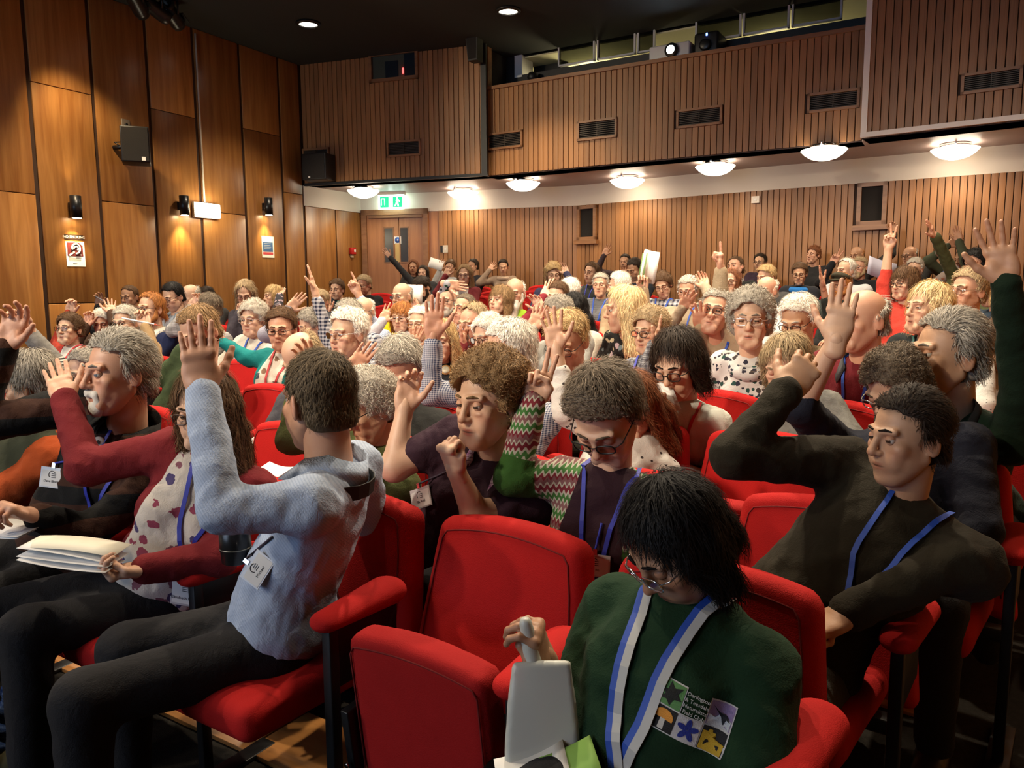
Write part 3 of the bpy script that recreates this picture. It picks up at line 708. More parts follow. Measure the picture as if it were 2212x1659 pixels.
# ================================================================== SIGNED DISTANCE MODELLING
def nrm(v): v = np.asarray(v, float); return v/(np.linalg.norm(v)+1e-12)
class SDF:
    """smooth union of capsules, ellipsoids and boxes, turned into a quad mesh by surface nets"""
    def __init__(s): s.p = []
    def cap(s, a, b, ra, rb=None, k=.02, sub=False):
        a, b = np.asarray(a, float), np.asarray(b, float); rb = ra if rb is None else rb
        R = max(ra, rb); s.p.append((0, np.minimum(a, b)-R, np.maximum(a, b)+R, (a, b, ra, rb), k, sub)); return s
    def ell(s, c, r, M=None, k=.02, sub=False):
        c = np.asarray(c, float); r = np.asarray(r, float); M = np.eye(3) if M is None else np.asarray(M, float)  # columns = axes
        e = np.sqrt(((M*r)**2).sum(1)); s.p.append((1, c-e, c+e, (c, r, M), k, sub)); return s
    def rbox(s, c, h, rad, M=None, k=.01, sub=False, taper=None):
        c = np.asarray(c, float); h = np.asarray(h, float); M = np.eye(3) if M is None else np.asarray(M, float)
        e = (np.abs(M)*(h+rad)).sum(1)+.02; s.p.append((2, c-e, c+e, (c, h-rad, rad, M, taper), k, sub)); return s
    def eval_prim(s, q, x, y, z):
        t, _, _, a, k, sub = q
        if t == 0:
            A, B, ra, rb = a; d = B-A; dd = max(float(d @ d), 1e-12)
            X, Y, Z = x-A[0], y-A[1], z-A[2]
            h = np.clip((X*d[0]+Y*d[1]+Z*d[2])/dd, 0, 1)
            return np.sqrt((X-h*d[0])**2+(Y-h*d[1])**2+(Z-h*d[2])**2) - (ra+(rb-ra)*h)
        if t == 1:
            c, r, M = a; X, Y, Z = x-c[0], y-c[1], z-c[2]
            u = [(X*M[0, i]+Y*M[1, i]+Z*M[2, i])/r[i] for i in range(3)]
            k0 = np.sqrt(u[0]**2+u[1]**2+u[2]**2); k1 = np.sqrt((u[0]/r[0])**2+(u[1]/r[1])**2+(u[2]/r[2])**2)+1e-9
            return k0*(k0-1)/k1
        c, h, rad, M, tp = a; X, Y, Z = x-c[0], y-c[1], z-c[2]
        u = [X*M[0, i]+Y*M[1, i]+Z*M[2, i] for i in range(3)]
        if tp is not None: u = list(tp(*u))
        qx = [np.abs(u[i])-h[i] for i in range(3)]
        o = np.sqrt(np.maximum(qx[0], 0)**2+np.maximum(qx[1], 0)**2+np.maximum(qx[2], 0)**2)
        return o+np.minimum(np.maximum(np.maximum(qx[0], qx[1]), qx[2]), 0)-rad
    def grid(s, vox, disp=None, clip=None, pad=2):
        add = [q for q in s.p if not q[5]]
        lo = np.min([q[1] for q in add], 0)-vox*pad; hi = np.max([q[2] for q in add], 0)+vox*pad
        n = np.ceil((hi-lo)/vox).astype(int)+1
        ax = [(lo[i]+vox*np.arange(n[i])).astype(np.float32) for i in range(3)]
        F = np.full(n, .35, np.float32)
        for q in s.p:
            m = q[4]*1.2+2*vox
            i0 = np.maximum(np.floor((q[1]-m-lo)/vox).astype(int), 0); i1 = np.minimum(np.ceil((q[2]+m-lo)/vox).astype(int)+1, n)
            if (i1 <= i0).any(): continue
            sl = tuple(slice(a, b) for a, b in zip(i0, i1))
            d = s.eval_prim(q, ax[0][sl[0]][:, None, None], ax[1][sl[1]][None, :, None], ax[2][sl[2]][None, None, :]).astype(np.float32)
            f = F[sl]; k = q[4]
            if q[5]:
                d = -d; h = np.clip(.5-.5*(f-d)/k, 0, 1); F[sl] = f*(1-h)+d*h+k*h*(1-h)
            else:
                h = np.clip(.5+.5*(f-d)/k, 0, 1); F[sl] = f*(1-h)+d*h-k*h*(1-h)
        x, y, z = ax[0][:, None, None], ax[1][None, :, None], ax[2][None, None, :]
        if disp is not None: F = F+disp(x, y, z)
        if clip is not None: F = np.maximum(F, clip(x, y, z))
        F[0] = F[-1] = np.maximum(F[0], .01); F[:, 0] = np.maximum(F[:, 0], .01); F[:, -1] = np.maximum(F[:, -1], .01)
        F[:, :, 0] = np.maximum(F[:, :, 0], .01); F[:, :, -1] = np.maximum(F[:, :, -1], .01); F[0] = np.maximum(F[0], .01); F[-1] = np.maximum(F[-1], .01)
        return F.astype(np.float32), lo, vox
    def mesh(s, vox, disp=None, clip=None):
        return nets(*s.grid(vox, disp, clip))
def nets(F, lo, vox):
    neg = F < 0; n = np.array(F.shape)
    c = n-1
    cnt = np.zeros(c, np.float32); acc = [np.zeros(c, np.float32) for _ in range(3)]
    edges = []
    for a in range(3):
        s0 = [slice(None)]*3; s1 = [slice(None)]*3; s0[a] = slice(0, -1); s1[a] = slice(1, None)
        cr = neg[tuple(s0)] != neg[tuple(s1)]
        I = np.nonzero(cr)
        if len(I[0]) == 0: return np.zeros((0, 3)), np.zeros((0, 4), int)
        f0 = F[I]; J = list(I); J[a] = I[a]+1; f1 = F[tuple(J)]
        t = f0/(f0-f1)
        pos = [I[i].astype(np.float32) for i in range(3)]; pos[a] = pos[a]+t
        b, d = [(1, 2), (2, 0), (0, 1)][a]
        ids = []
        for db, dd in ((-1, -1), (0, -1), (0, 0), (-1, 0)):
            K = [I[0].copy(), I[1].copy(), I[2].copy()]; K[b] = K[b]+db; K[d] = K[d]+dd
            ok = (K[b] >= 0) & (K[d] >= 0) & (K[b] < c[b]) & (K[d] < c[d])
            fi = np.ravel_multi_index([np.clip(K[i], 0, c[i]-1) for i in range(3)], c)
            ids.append(fi)
            np.add.at(cnt.ravel(), fi[ok], 1.0) if False else None
            w = ok.astype(np.float32)
            cnt += np.bincount(fi, w, cnt.size).reshape(c).astype(np.float32) if cnt.size < 4e6 else 0
            for i in range(3): acc[i] += np.bincount(fi, w*pos[i], cnt.size).reshape(c).astype(np.float32)
        edges.append((ids, neg[I]))
    m = cnt.ravel() > 0
    idx = np.full(cnt.size, -1, np.int64); idx[m] = np.arange(m.sum())
    V = np.stack([acc[i].ravel()[m]/cnt.ravel()[m] for i in range(3)], 1)*vox+lo
    Q = []
    for ids, sg in edges:
        q = np.stack([idx[i] for i in ids], 1); ok = (q >= 0).all(1); q = q[ok]; sgk = sg[ok]
        q = np.where(sgk[:, None], q, q[:, ::-1]); Q.append(q)
    return V, np.concatenate(Q)

# ================================================================== SEATS
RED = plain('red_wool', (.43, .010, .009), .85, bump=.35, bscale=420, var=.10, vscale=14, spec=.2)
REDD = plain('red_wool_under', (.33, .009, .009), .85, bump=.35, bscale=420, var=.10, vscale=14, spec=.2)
SEAM = plain('seam_dark', (.16, .004, .004), .9)
STEEL = plain('seat_steel', (.010, .010, .011), .45, .3)
XC, RAD, PITCH, ROWD = -3.4, 22.0, .53, .64
def row_y(row, x):        # line of the backrest fronts
    return 1.55 + ROWD*(row-1) - (.2 if row == 15 else .06 if row == 14 else 0) - ((x-XC)**2-6.25)/(2*RAD)
def row_rot(x): return math.atan2(-(x-XC)/RAD, 1.0)
def _chair_meshes():
    M = {}
    t = math.radians(13); Rb = np.array([[1, 0, 0], [0, math.cos(t), math.sin(t)], [0, -math.sin(t), math.cos(t)]])
    # backrest: tapers to the top, crowned top edge, hollow front
    tp = lambda x, y, z: (x/(1-.48*np.clip(z, -.3, .3))*1.0, y-.35*x**2, z+.62*np.abs(x)**2.0)
    V, Q = SDF().rbox((0, .085, .585), (.244, .048, .235), .034, Rb, taper=tp).mesh(.011)
    M['back'] = npmesh('backrest', V, [Q])
    # stitched seam along the edge of the backrest
    pts = [(-.200, -.2), (-.203, -.05), (-.203, .08), (-.198, .155)]+[(.186*q, .196-.62*(.186*q)**2) for q in np.linspace(-1, 1, 17)]+[(.198, .155), (.203, .08), (.203, -.05), (.200, -.2)]
    P3 = []
    for x, z in pts:
        sc = (1-.48*z)*1.05; X = x*sc; y = -.049+.35*X**2; zz = z
        P3.append(Rb @ np.array([X, y, zz])+np.array([0, .085, .585]))
    M['seam'] = MB().tube(P3, .0022, 5).mesh('seam')
    tps = lambda x, y, z: (x*(1+.12*np.clip(-y, -.25, .25)*2), y, z+.5*x*x*0)
    V, Q = SDF().rbox((0, -.235, .405), (.208, .210, .045), .035, None, taper=tps).ell((0, -.37, .412), (.185, .07, .048), None, .03).mesh(.011)
    M['seat'] = npmesh('seat', V, [Q])
    # folded seat, underside to the front, crowned upper edge
    tu = math.radians(-7); Ru = np.array([[1, 0, 0], [0, math.cos(tu), math.sin(tu)], [0, -math.sin(tu), math.cos(tu)]])
    tpu = lambda x, y, z: (x, y, z+.55*x*x)
    V, Q = SDF().rbox((0, -.20, .395), (.198, .042, .235), .026, Ru, taper=tpu).mesh(.011)
    M['seatup'] = npmesh('seat', V, [Q])
    b = MB(); pr = [(-.184, -.2), (-.185, .0), (-.184, .175)]+[(x, .210-.55*x*x) for x in np.linspace(-.172, .172, 15)]+[(.184, .175), (.185, 0), (.184, -.2)]
    M['seamup'] = MB().tube([Ru @ np.array([x, -.043, z])+np.array([0, -.20, .395]) for x, z in pr], .0022, 5).mesh('seam')
    V, Q = SDF().cap((0, -.255, .615), (0, -.05, .622), .040, .056, .01).mesh(.009)
    V = V*np.array([1.0, 1, 1]); V[:, 2] = .62+(V[:, 2]-.62)*.62
    M['arm'] = npmesh('armrest', V, [Q])
    M['post'] = MB().bbox((-.014, -.26, .02), (.014, -.23, .60), .003).bbox((-.010, -.23, .44), (.010, -.02, .595), .003).bbox((-.03, -.31, 0), (.03, -.02, .015), .004).mesh('support_post')
    M['plate'] = MB().bbox((-.012, -.026, -.085), (.012, .026, .085), .003).mesh('hinge_bracket')
    M['screw'] = MB().lathe([(.007, 0), (.006, .004), (0, .005)], 10, 0, (0, 0, 0), np.array([[1, 0, 0], [0, 0, 1], [0, -1, 0.]])).mesh('screw')
    M['bar'] = MB().bbox((-.25, -.10, .30), (.25, -.05, .34), .006).mesh('cross_bar')
    return M
CH = _chair_meshes()
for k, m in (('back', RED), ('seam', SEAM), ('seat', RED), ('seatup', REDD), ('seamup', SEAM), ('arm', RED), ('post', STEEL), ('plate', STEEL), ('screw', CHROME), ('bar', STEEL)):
    CH[k].materials.append(m)
def chair(x, row, up, label, left_arm=False, group=None, rz=0.0, right_arm=True):
    y = row_y(row, x)
    e = empty('theatre_seat', (x, y, floor_z(y)), row_rot(x)+rz)
    b = link('backrest', CH['back'], None, e); link('seam', CH['seam'], None, b)
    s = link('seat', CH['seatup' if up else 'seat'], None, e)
    if up:
        link('seam', CH['seamup'], None, s)
        for sx in (-1, 1):
            p = link('hinge_bracket', CH['plate'], None, s, (sx*.205, -.236, .335)); p.rotation_euler = (math.radians(7), 0, 0)
            for dz in (-.055, .055):
                link('screw', CH['screw'], None, s, (sx*.205, -.264+dz*.12, .335+dz))
    link('cross_bar', CH['bar'], None, e)
    for sx in ((1,) if right_arm else ())+((-1,) if left_arm else ()):
        link('armrest', CH['arm'], None, e, (sx*PITCH/2, 0, 0)); link('support_post', CH['post'], None, e, (sx*PITCH/2, 0, 0))
    tag(e, label, 'theatre seat', group or ('empty theatre seats' if up else 'occupied theatre seats'))
    return e
# ================================================================== PEOPLE
def skin_mat(key, c):
    if key in MATS: return MATS[key]
    m, nt, b = nodes_mat(key)
    at = N(nt, 'ShaderNodeAttribute', attribute_name='Col')
    tc = N(nt, 'ShaderNodeTexCoord'); nz = N(nt, 'ShaderNodeTexNoise'); nz.inputs['Scale'].default_value = 34; nz.inputs['Detail'].default_value = 4
    L(nt, tc.outputs['Object'], nz.inputs['Vector'])
    mx = N(nt, 'ShaderNodeMix', data_type='RGBA'); mx.inputs[6].default_value = rgb([c[0]*.93, c[1]*.82, c[2]*.80]); mx.inputs[7].default_value = rgb([min(1, v*1.06) for v in c])
    L(nt, nz.outputs['Fac'], mx.inputs[0])
    mu = N(nt, 'ShaderNodeMix', data_type='RGBA', blend_type='MULTIPLY'); mu.inputs[0].default_value = 1
    L(nt, mx.outputs[2], mu.inputs[6]); L(nt, at.outputs['Color'], mu.inputs[7]); L(nt, mu.outputs[2], b.inputs['Base Color'])
    b.inputs['Roughness'].default_value = .47; b.inputs['Specular IOR Level'].default_value = .4
    b.inputs['Subsurface Weight'].default_value = 0.0
    bp = N(nt, 'ShaderNodeBump'); bp.inputs['Strength'].default_value = .12; bp.inputs['Distance'].default_value = .003
    n2 = N(nt, 'ShaderNodeTexNoise'); n2.inputs['Scale'].default_value = 160; n2.inputs['Detail'].default_value = 3; L(nt, tc.outputs['Object'], n2.inputs['Vector'])
    L(nt, n2.outputs['Fac'], bp.inputs['Height']); L(nt, bp.outputs['Normal'], b.inputs['Normal'])
    return m
SKINS = {'p': (.60, .40, .275), 'm': (.53, .33, .205), 't': (.43, .25, .15), 'r': (.57, .335, .225), 'd': (.30, .14, .085)}
HAIRC = {'wh': (.74, .70, .62), 'gy': (.34, .31, .26), 'lg': (.50, .46, .39), 'dg': (.15, .115, .08), 'br': (.11, .06, .03), 'lb': (.26, .16, .075), 'db': (.028, .018, .012), 'bk': (.010, .009, .009),
         'bl': (.52, .36, .17), 'pb': (.74, .58, .32), 'gi': (.42, .17, .05), 'au': (.19, .07, .03), 'sb': (.38, .28, .16), 'bz': (.10, .072, .042)}
def hair_mat(c):
    key = 'hair_'+c
    if key in MATS: return MATS[key]
    m, nt, b = nodes_mat(key); c = HAIRC[c]
    at = N(nt, 'ShaderNodeAttribute', attribute_name='Col')
    mu = N(nt, 'ShaderNodeMix', data_type='RGBA', blend_type='MULTIPLY'); mu.inputs[0].default_value = 1; mu.inputs[6].default_value = rgb(c)
    L(nt, at.outputs['Color'], mu.inputs[7]); L(nt, mu.outputs[2], b.inputs['Base Color'])
    b.inputs['Roughness'].default_value = .6; b.inputs['Specular IOR Level'].default_value = .18
    tc = N(nt, 'ShaderNodeTexCoord'); n2 = N(nt, 'ShaderNodeTexNoise'); n2.inputs['Scale'].default_value = 120; n2.inputs['Detail'].default_value = 3
    L(nt, tc.outputs['Object'], n2.inputs['Vector'])
    bp = N(nt, 'ShaderNodeBump'); bp.inputs['Strength'].default_value = .5; bp.inputs['Distance'].default_value = .004
    L(nt, n2.outputs['Fac'], bp.inputs['Height']); L(nt, bp.outputs['Normal'], b.inputs['Normal'])
    return m
EYEW = plain('eye_white', (.66, .62, .56), .25); EYED = plain('eye_iris', (.05, .035, .025), .2); EYEB = plain('eye_iris_blue', (.10, .14, .18), .2)

# ---- cloth
def ramp(nt, stops, interp='CONSTANT'):
    cr = N(nt, 'ShaderNodeValToRGB'); e = cr.color_ramp; e.interpolation = interp
    e.elements[0].position = stops[0][0]; e.elements[0].color = rgb(stops[0][1])
    e.elements[1].position = stops[1][0]; e.elements[1].color = rgb(stops[1][1])
    for p, c in stops[2:]:
        q = e.elements.new(p); q.color = rgb(c)
    return cr
def cloth(spec):
    """spec: (kind, colour, colour2, scale)"""
    key = 'cloth_'+'_'.join(str(q) for q in spec).replace(' ', '')
    if key in MATS: return MATS[key]
    kind, c = spec[0], spec[1]; c2 = spec[2] if len(spec) > 2 else (1, 1, 1); sc = spec[3] if len(spec) > 3 else 1.0
    m, nt, b = nodes_mat(key); b.inputs['Roughness'].default_value = .88; b.inputs['Specular IOR Level'].default_value = .22
    b.inputs['Sheen Weight'].default_value = .02
    tc = N(nt, 'ShaderNodeTexCoord'); V = tc.outputs['Object']
    def noise(s, d=2):
        n = N(nt, 'ShaderNodeTexNoise'); n.inputs['Scale'].default_value = s; n.inputs['Detail'].default_value = d; L(nt, V, n.inputs['Vector']); return n
    def mixc(fac, a, bb):
        x = N(nt, 'ShaderNodeMix', data_type='RGBA')
        L(nt, fac, x.inputs[0])
        for i, q in ((6, a), (7, bb)):
            if isinstance(q, tuple): x.inputs[i].default_value = rgb(q)
            else: L(nt, q, x.inputs[i])
        return x.outputs[2]
    def wave(s, d='Z', dist=.6):
        w = N(nt, 'ShaderNodeTexWave', bands_direction=d); w.inputs['Scale'].default_value = s; w.inputs['Distortion'].default_value = dist; w.inputs['Detail'].default_value = 1; w.inputs['Detail Scale'].default_value = .6
        L(nt, V, w.inputs['Vector']); return w.outputs['Fac']
    def thr(o, t):
        g = N(nt, 'ShaderNodeMath', operation='GREATER_THAN'); g.inputs[1].default_value = t; L(nt, o, g.inputs[0]); return g.outputs[0]
    col = None
    if kind == 'plain': col = mixc(noise(9).outputs['Fac'], tuple(v*.84 for v in c), tuple(min(1, v*1.1) for v in c))
    elif kind == 'stripe': col = mixc(thr(wave(18*sc, 'Z'), .5), c, c2)
    elif kind == 'vstripe': col = mixc(thr(wave(18*sc, 'DIAGONAL'), .6), c, c2)
    elif kind == 'gingham':
        a, bq = thr(wave(16*sc, 'X', .3), .55), thr(wave(16*sc, 'Z', .3), .55)
        s = N(nt, 'ShaderNodeMath', operation='ADD'); L(nt, a, s.inputs[0]); L(nt, bq, s.inputs[1]); h = N(nt, 'ShaderNodeMath', operation='MULTIPLY'); h.inputs[1].default_value = .5; L(nt, s.outputs[0], h.inputs[0])
        col = mixc(h.outputs[0], c, c2)
    elif kind == 'plaid':
        a, bq = thr(wave(5*sc, 'X', .2), .6), thr(wave(5*sc, 'Z', .2), .6); f = thr(wave(15*sc, 'Z', .2), .9)
        s = N(nt, 'ShaderNodeMath', operation='ADD'); L(nt, a, s.inputs[0]); L(nt, bq, s.inputs[1]); h = N(nt, 'ShaderNodeMath', operation='MULTIPLY'); h.inputs[1].default_value = .5; L(nt, s.outputs[0], h.inputs[0])
        col = mixc(f, mixc(h.outputs[0], c, c2), tuple(v*.6 for v in c2))
    elif kind == 'floral':
        v = N(nt, 'ShaderNodeTexVoronoi'); v.inputs['Scale'].default_value = 14*sc; L(nt, V, v.inputs['Vector'])
        nz = noise(26*sc, 3); ad = N(nt, 'ShaderNodeMath', operation='ADD'); L(nt, v.outputs['Distance'], ad.inputs[0])
        mm = N(nt, 'ShaderNodeMath', operation='MULTIPLY'); mm.inputs[1].default_value = .7; L(nt, nz.outputs['Fac'], mm.inputs[0]); L(nt, mm.outputs[0], ad.inputs[1])
        hv = N(nt, 'ShaderNodeValToRGB'); hv.color_ramp.interpolation = 'CONSTANT'
        hv.color_ramp.elements[0].color = rgb(c2); hv.color_ramp.elements[1].position = .45; hv.color_ramp.elements[1].color = rgb(tuple(q*.4+.03 for q in c2)[::-1])
        e = hv.color_ramp.elements.new(.7); e.color = rgb((c2[0]*.8, c2[1]*.6+.05, c2[2]*1.2))
        sp = N(nt, 'ShaderNodeSeparateColor'); L(nt, v.outputs['Color'], sp.inputs[0]); L(nt, sp.outputs[0], hv.inputs[0])
        col = mixc(thr(ad.outputs[0], .72), hv.outputs[0], c)
    elif kind == 'dots':
        v = N(nt, 'ShaderNodeTexVoronoi'); v.inputs['Scale'].default_value = 30*sc; L(nt, V, v.inputs['Vector']); col = mixc(thr(v.outputs['Distance'], .18), c2, c)
    elif kind == 'tweed': col = mixc(noise(90*sc, 2).outputs['Fac'], c, c2)
    elif kind == 'camo': col = mixc(thr(noise(10*sc, 3).outputs['Fac'], .52), c, c2)
    elif kind == 'fairisle':
        sx = N(nt, 'ShaderNodeSeparateXYZ'); L(nt, V, sx.inputs[0])
        ln = N(nt, 'ShaderNodeVectorMath', operation='LENGTH')
        mu = N(nt, 'ShaderNodeMath', operation='MULTIPLY'); mu.inputs[1].default_value = 8.5*sc; L(nt, sx.outputs[2], mu.inputs[0])
        zz = N(nt, 'ShaderNodeTexWave', bands_direction='X'); zz.inputs['Scale'].default_value = 22; L(nt, V, zz.inputs['Vector'])
        m2 = N(nt, 'ShaderNodeMath', operation='MULTIPLY'); m2.inputs[1].default_value = .09; L(nt, zz.outputs['Fac'], m2.inputs[0])
        ad = N(nt, 'ShaderNodeMath', operation='ADD'); L(nt, mu.outputs[0], ad.inputs[0]); L(nt, m2.outputs[0], ad.inputs[1])
        fr = N(nt, 'ShaderNodeMath', operation='FRACT'); L(nt, ad.outputs[0], fr.inputs[0])
        G, R_, W, P_ = (.05, .15, .035), (.17, .02, .03), (.42, .40, .32), (.20, .09, .09)
        cr = ramp(nt, [(0, W), (.08, R_), (.2, W), (.26, P_), (.38, R_), (.46, W), (.52, G), (.64, W), (.70, P_), (.82, W), (.88, G)])
        L(nt, fr.outputs[0], cr.inputs[0]); col = cr.outputs[0]
    L(nt, col, b.inputs['Base Color'])
    bp = N(nt, 'ShaderNodeBump'); bp.inputs['Strength'].default_value = .35; bp.inputs['Distance'].default_value = .003
    L(nt, noise(330, 1).outputs['Fac'], bp.inputs['Height'])
    b2 = N(nt, 'ShaderNodeBump'); b2.inputs['Strength'].default_value = .28; b2.inputs['Distance'].default_value = .012
    nz = noise(24, 3); nz.inputs['Distortion'].default_value = 1.2
    L(nt, nz.outputs['Fac'], b2.inputs['Height']); L(nt, bp.outputs['Normal'], b2.inputs['Normal']); L(nt, b2.outputs['Normal'], b.inputs['Normal'])
    return m

# ---- head prototypes, local axes: x right, y forward, z up, origin between the ears
_HEADS = {}
def head_proto(sex, old, vox):
    k = (sex, old, vox)
    if k in _HEADS: return _HEADS[k]
    f = sex == 'f'; j = .93 if f else 1.0
    S = SDF()
    S.ell((0, -.012, .036), (.0765, .097, .083), None, .02)
    S.ell((0, .030, -.040), (.0585*j, .064, .078), None, .035)
    S.ell((0, .052, -.088), (.036*j, .036, .034), None, .025)
    S.ell((0, .079, -.104), (.018*j, .016, .015), None, .018)                        # chin
    for sx in (-1, 1):
        S.cap((sx*.054*j, -.004, -.050), (sx*.024*j, .062, -.098), .016, .015, .028); S.ell((sx*.037*j, .040, -.048), (.020, .030, .032), None, .025)  # jaw
        S.ell((sx*.043, .066, -.018), (.022, .019, .019), None, .02)                  # cheekbone
        S.ell((sx*.033, .075, -.052), (.019, .017, .022), None, .018)                 # cheek
        S.cap((sx*.046, .079, .029), (sx*.012, .092, .026), .0085, .009, .014)        # brow
        S.ell((sx*.0795, -.012, -.008), (.0085, .019, .032), np.array([[math.cos(.45), sx*-math.sin(.45), 0], [sx*math.sin(.45), math.cos(.45), 0], [0, 0, 1.]]), .008)
        S.ell((sx*.094, -.008, -.006), (.008, .010, .018), None, .004, True)
        S.ell((sx*.0325, .104, .010), (.0175, .017, .0115), None, .010, True)         # socket
    n = 1.0 if not f else .88
    S.cap((0, .091, .022), (0, .098+.016*n, -.020), .0075, .0105, .012)               # nose
    S.ell((0, .101+.015*n, -.026), (.0125*n, .012, .010), None, .008)
    for sx in (-1, 1): S.ell((sx*.012*n, .100, -.029), (.0085, .011, .0078), None, .007)
    S.ell((0, .078, -.060), (.028, .021, .026), None, .016)                           # muzzle
    S.cap((-.019, .088, -.0585), (0, .0965, -.0565), .0045, .0062, .005); S.cap((.019, .088, -.0585), (0, .0965, -.0565), .0045, .0062, .005)
    S.cap((-.016, .087, -.068), (.016, .087, -.068), .0062, .0062, .006); S.ell((0, .0925, -.068), (.012, .0065, .0065), None, .005)
    S.cap((-.022, .0985, -.0632), (.022, .0985, -.0632), .0016, .0016, .003, True)
    if old:
        for sx in (-1, 1):
            S.cap((sx*.019, .104, -.034), (sx*.033, .092, -.066), .0024, .0022, .006, True)
            S.ell((sx*.030, .088, -.088), (.014, .012, .015), None, .014)
            S.ell((sx*.034, .087, -.012), (.015, .006, .006), None, .008)
    V, Q = S.mesh(vox)
    C = np.ones((len(V), 3))
    def reg(c, r, col, pw=2):
        d = (((V-np.asarray(c))/np.asarray(r))**2).sum(1); w = np.exp(-d*1.2)[:, None]; C[:] = C*(1-w)+C*np.asarray(col)*w
    for dz, ry in ((-.0575, .0045), (-.068, .006)):
        w = (np.exp(-((V[:, 0]/.019)**4+((V[:, 2]-dz)/ry)**4))*(V[:, 1] > .07))[:, None]; C[:] = C*(1-w)+C*np.array([.86, .55, .55] if f else [.86, .64, .62])*w
    w = (np.exp(-((V[:, 0]/.022)**4+((V[:, 2]+.0632)/.0018)**4))*(V[:, 1] > .07))[:, None]; C[:] = C*(1-w*.8)
    for sx in (-1, 1):
        reg((sx*.045, .075, -.025), (.022, .03, .022), (1.0, .84, .82)); reg((sx*.0325, .09, .008), (.02, .03, .013), (.86, .76, .76)); reg((sx*.085, -.01, -.005), (.02, .03, .03), (1, .84, .80))
    reg((0, .118, -.026), (.014, .02, .013), (1.0, .82, .78))
    _HEADS[k] = (V, Q, C); return _HEADS[k]
def uvs(c, r, fwd, nu=10, nv=8):
    fwd = nrm(fwd); a = nrm(np.cross(fwd, (0, 0, 1.0))); b = np.cross(a, fwd)
    V = [c+r*fwd]; F = []
    for i in range(1, nv):
        t = math.pi*i/nv
        for k in range(nu):
            p = 2*math.pi*k/nu; V.append(c+r*(math.cos(t)*fwd+math.sin(t)*(math.cos(p)*a+math.sin(p)*b)))
    V.append(c-r*fwd)
    T = [(0, 1+k, 1+(k+1) % nu) for k in range(nu)]; Qd = []; qi = []
    for i in range(nv-2):
        for k in range(nu): Qd.append((1+i*nu+k, 1+(i+1)*nu+k, 1+(i+1)*nu+(k+1) % nu, 1+i*nu+(k+1) % nu)); qi.append(i)
    T += [(len(V)-1, 1+(nv-2)*nu+(k+1) % nu, 1+(nv-2)*nu+k) for k in range(nu)]
    return np.array(V), np.array(T), np.array(Qd), qi

# ---- hands, local axes: x thumb side, y fingers, z out of the palm
POSES = {'open': ([4, 3, 4, 6], [13, 4, -5, -15], 0), 'flat': ([2, 2, 2, 3], [4, 1, -2, -6], 8), 'relax': ([20, 26, 32, 34], [8, 2, -4, -10], 10), 'cup': ([34, 38, 42, 44], [9, 2, -4, -10], 12),
         'two': ([3, 4, 82, 86], [5, -3, -2, -6], 60), 'point': ([2, 78, 84, 86], [2, 0, -2, -4], 55), 'fist': ([80, 82, 84, 84], [2, 0, -2, -4], 55), 'hold': ([52, 55, 58, 60], [4, 1, -2, -6], 35), 'peace': ([3, 3, 80, 84], [11, -8, -2, -6], 60)}
_HANDS = {}
def hand_proto(pose, vox):
    k = (pose, vox)
    if k in _HANDS: return _HANDS[k]
    curl, spread, th = POSES[pose]
    S = SDF()
    S.ell((0, .046, 0), (.040, .050, .0155), None, .008); S.cap((-.028, .080, -.002), (.028, .086, -.002), .012, .012, .012)
    S.ell((.026, .032, .009), (.017, .030, .013), None, .012); S.ell((-.026, .035, .007), (.014, .032, .011), None, .012)
    S.cap((-.009, -.035, 0), (-.010, .012, 0), .0215, .021, .015); S.cap((.009, -.035, 0), (.010, .012, 0), .0215, .021, .015)
    for i, (bx, by, ln, r) in enumerate(((.0295, .086, .074, .0086), (.0100, .092, .083, .0088), (-.0105, .088, .076, .0083), (-.0295, .078, .060, .0073))):
        a = math.radians(spread[i]); d0 = np.array([math.sin(a), math.cos(a), 0]); p = np.array([bx, by, -.001]); ang = 0; c = math.radians(curl[i])
        for j, fr in enumerate((.43, .31, .26)):
            ang += c*(1.0, 1.05, .75)[j]
            d = d0*math.cos(ang)+np.array([0, 0, 1.0])*math.sin(ang); q = p+d*ln*fr
            S.cap(p, q, r*(1-.06*j), r*(1-.06*(j+1)), .004 if j else .008); p = q
    p = np.array([.032, .022, .006]); fold = math.radians(th)
    if th >= 35:
        for q, r in (((.040, .052, .016), .0120), ((.024, .074, .030), .0100), ((.002, .078, .036), .0088)): q = np.array(q); S.cap(p, q, r, r*.9, .008); p = q
    for ln, r, a1 in () if th >= 35 else ((.040, .0125, .75), (.033, .0100, .55), (.026, .0088, .45)):
        ex = a1*(1-fold/1.6); d = nrm((math.sin(ex), math.cos(ex), .25+.75*math.sin(fold))); q = p+d*ln*.95; S.cap(p, q, r, r*.9, .008); p = q
    V, Q = S.mesh(vox)
    C = np.ones((len(V), 3)); tip = np.clip((V[:, 1]-.09)/.1, 0, 1)[:, None]; pal = (V[:, 2] > .004)[:, None]*.6
    C = C*(1-tip*.5*(1-np.array([1, .80, .78])))*(1-pal*(1-np.array([1, .90, .88])))
    _HANDS[k] = (V, Q, C); return _HANDS[k]

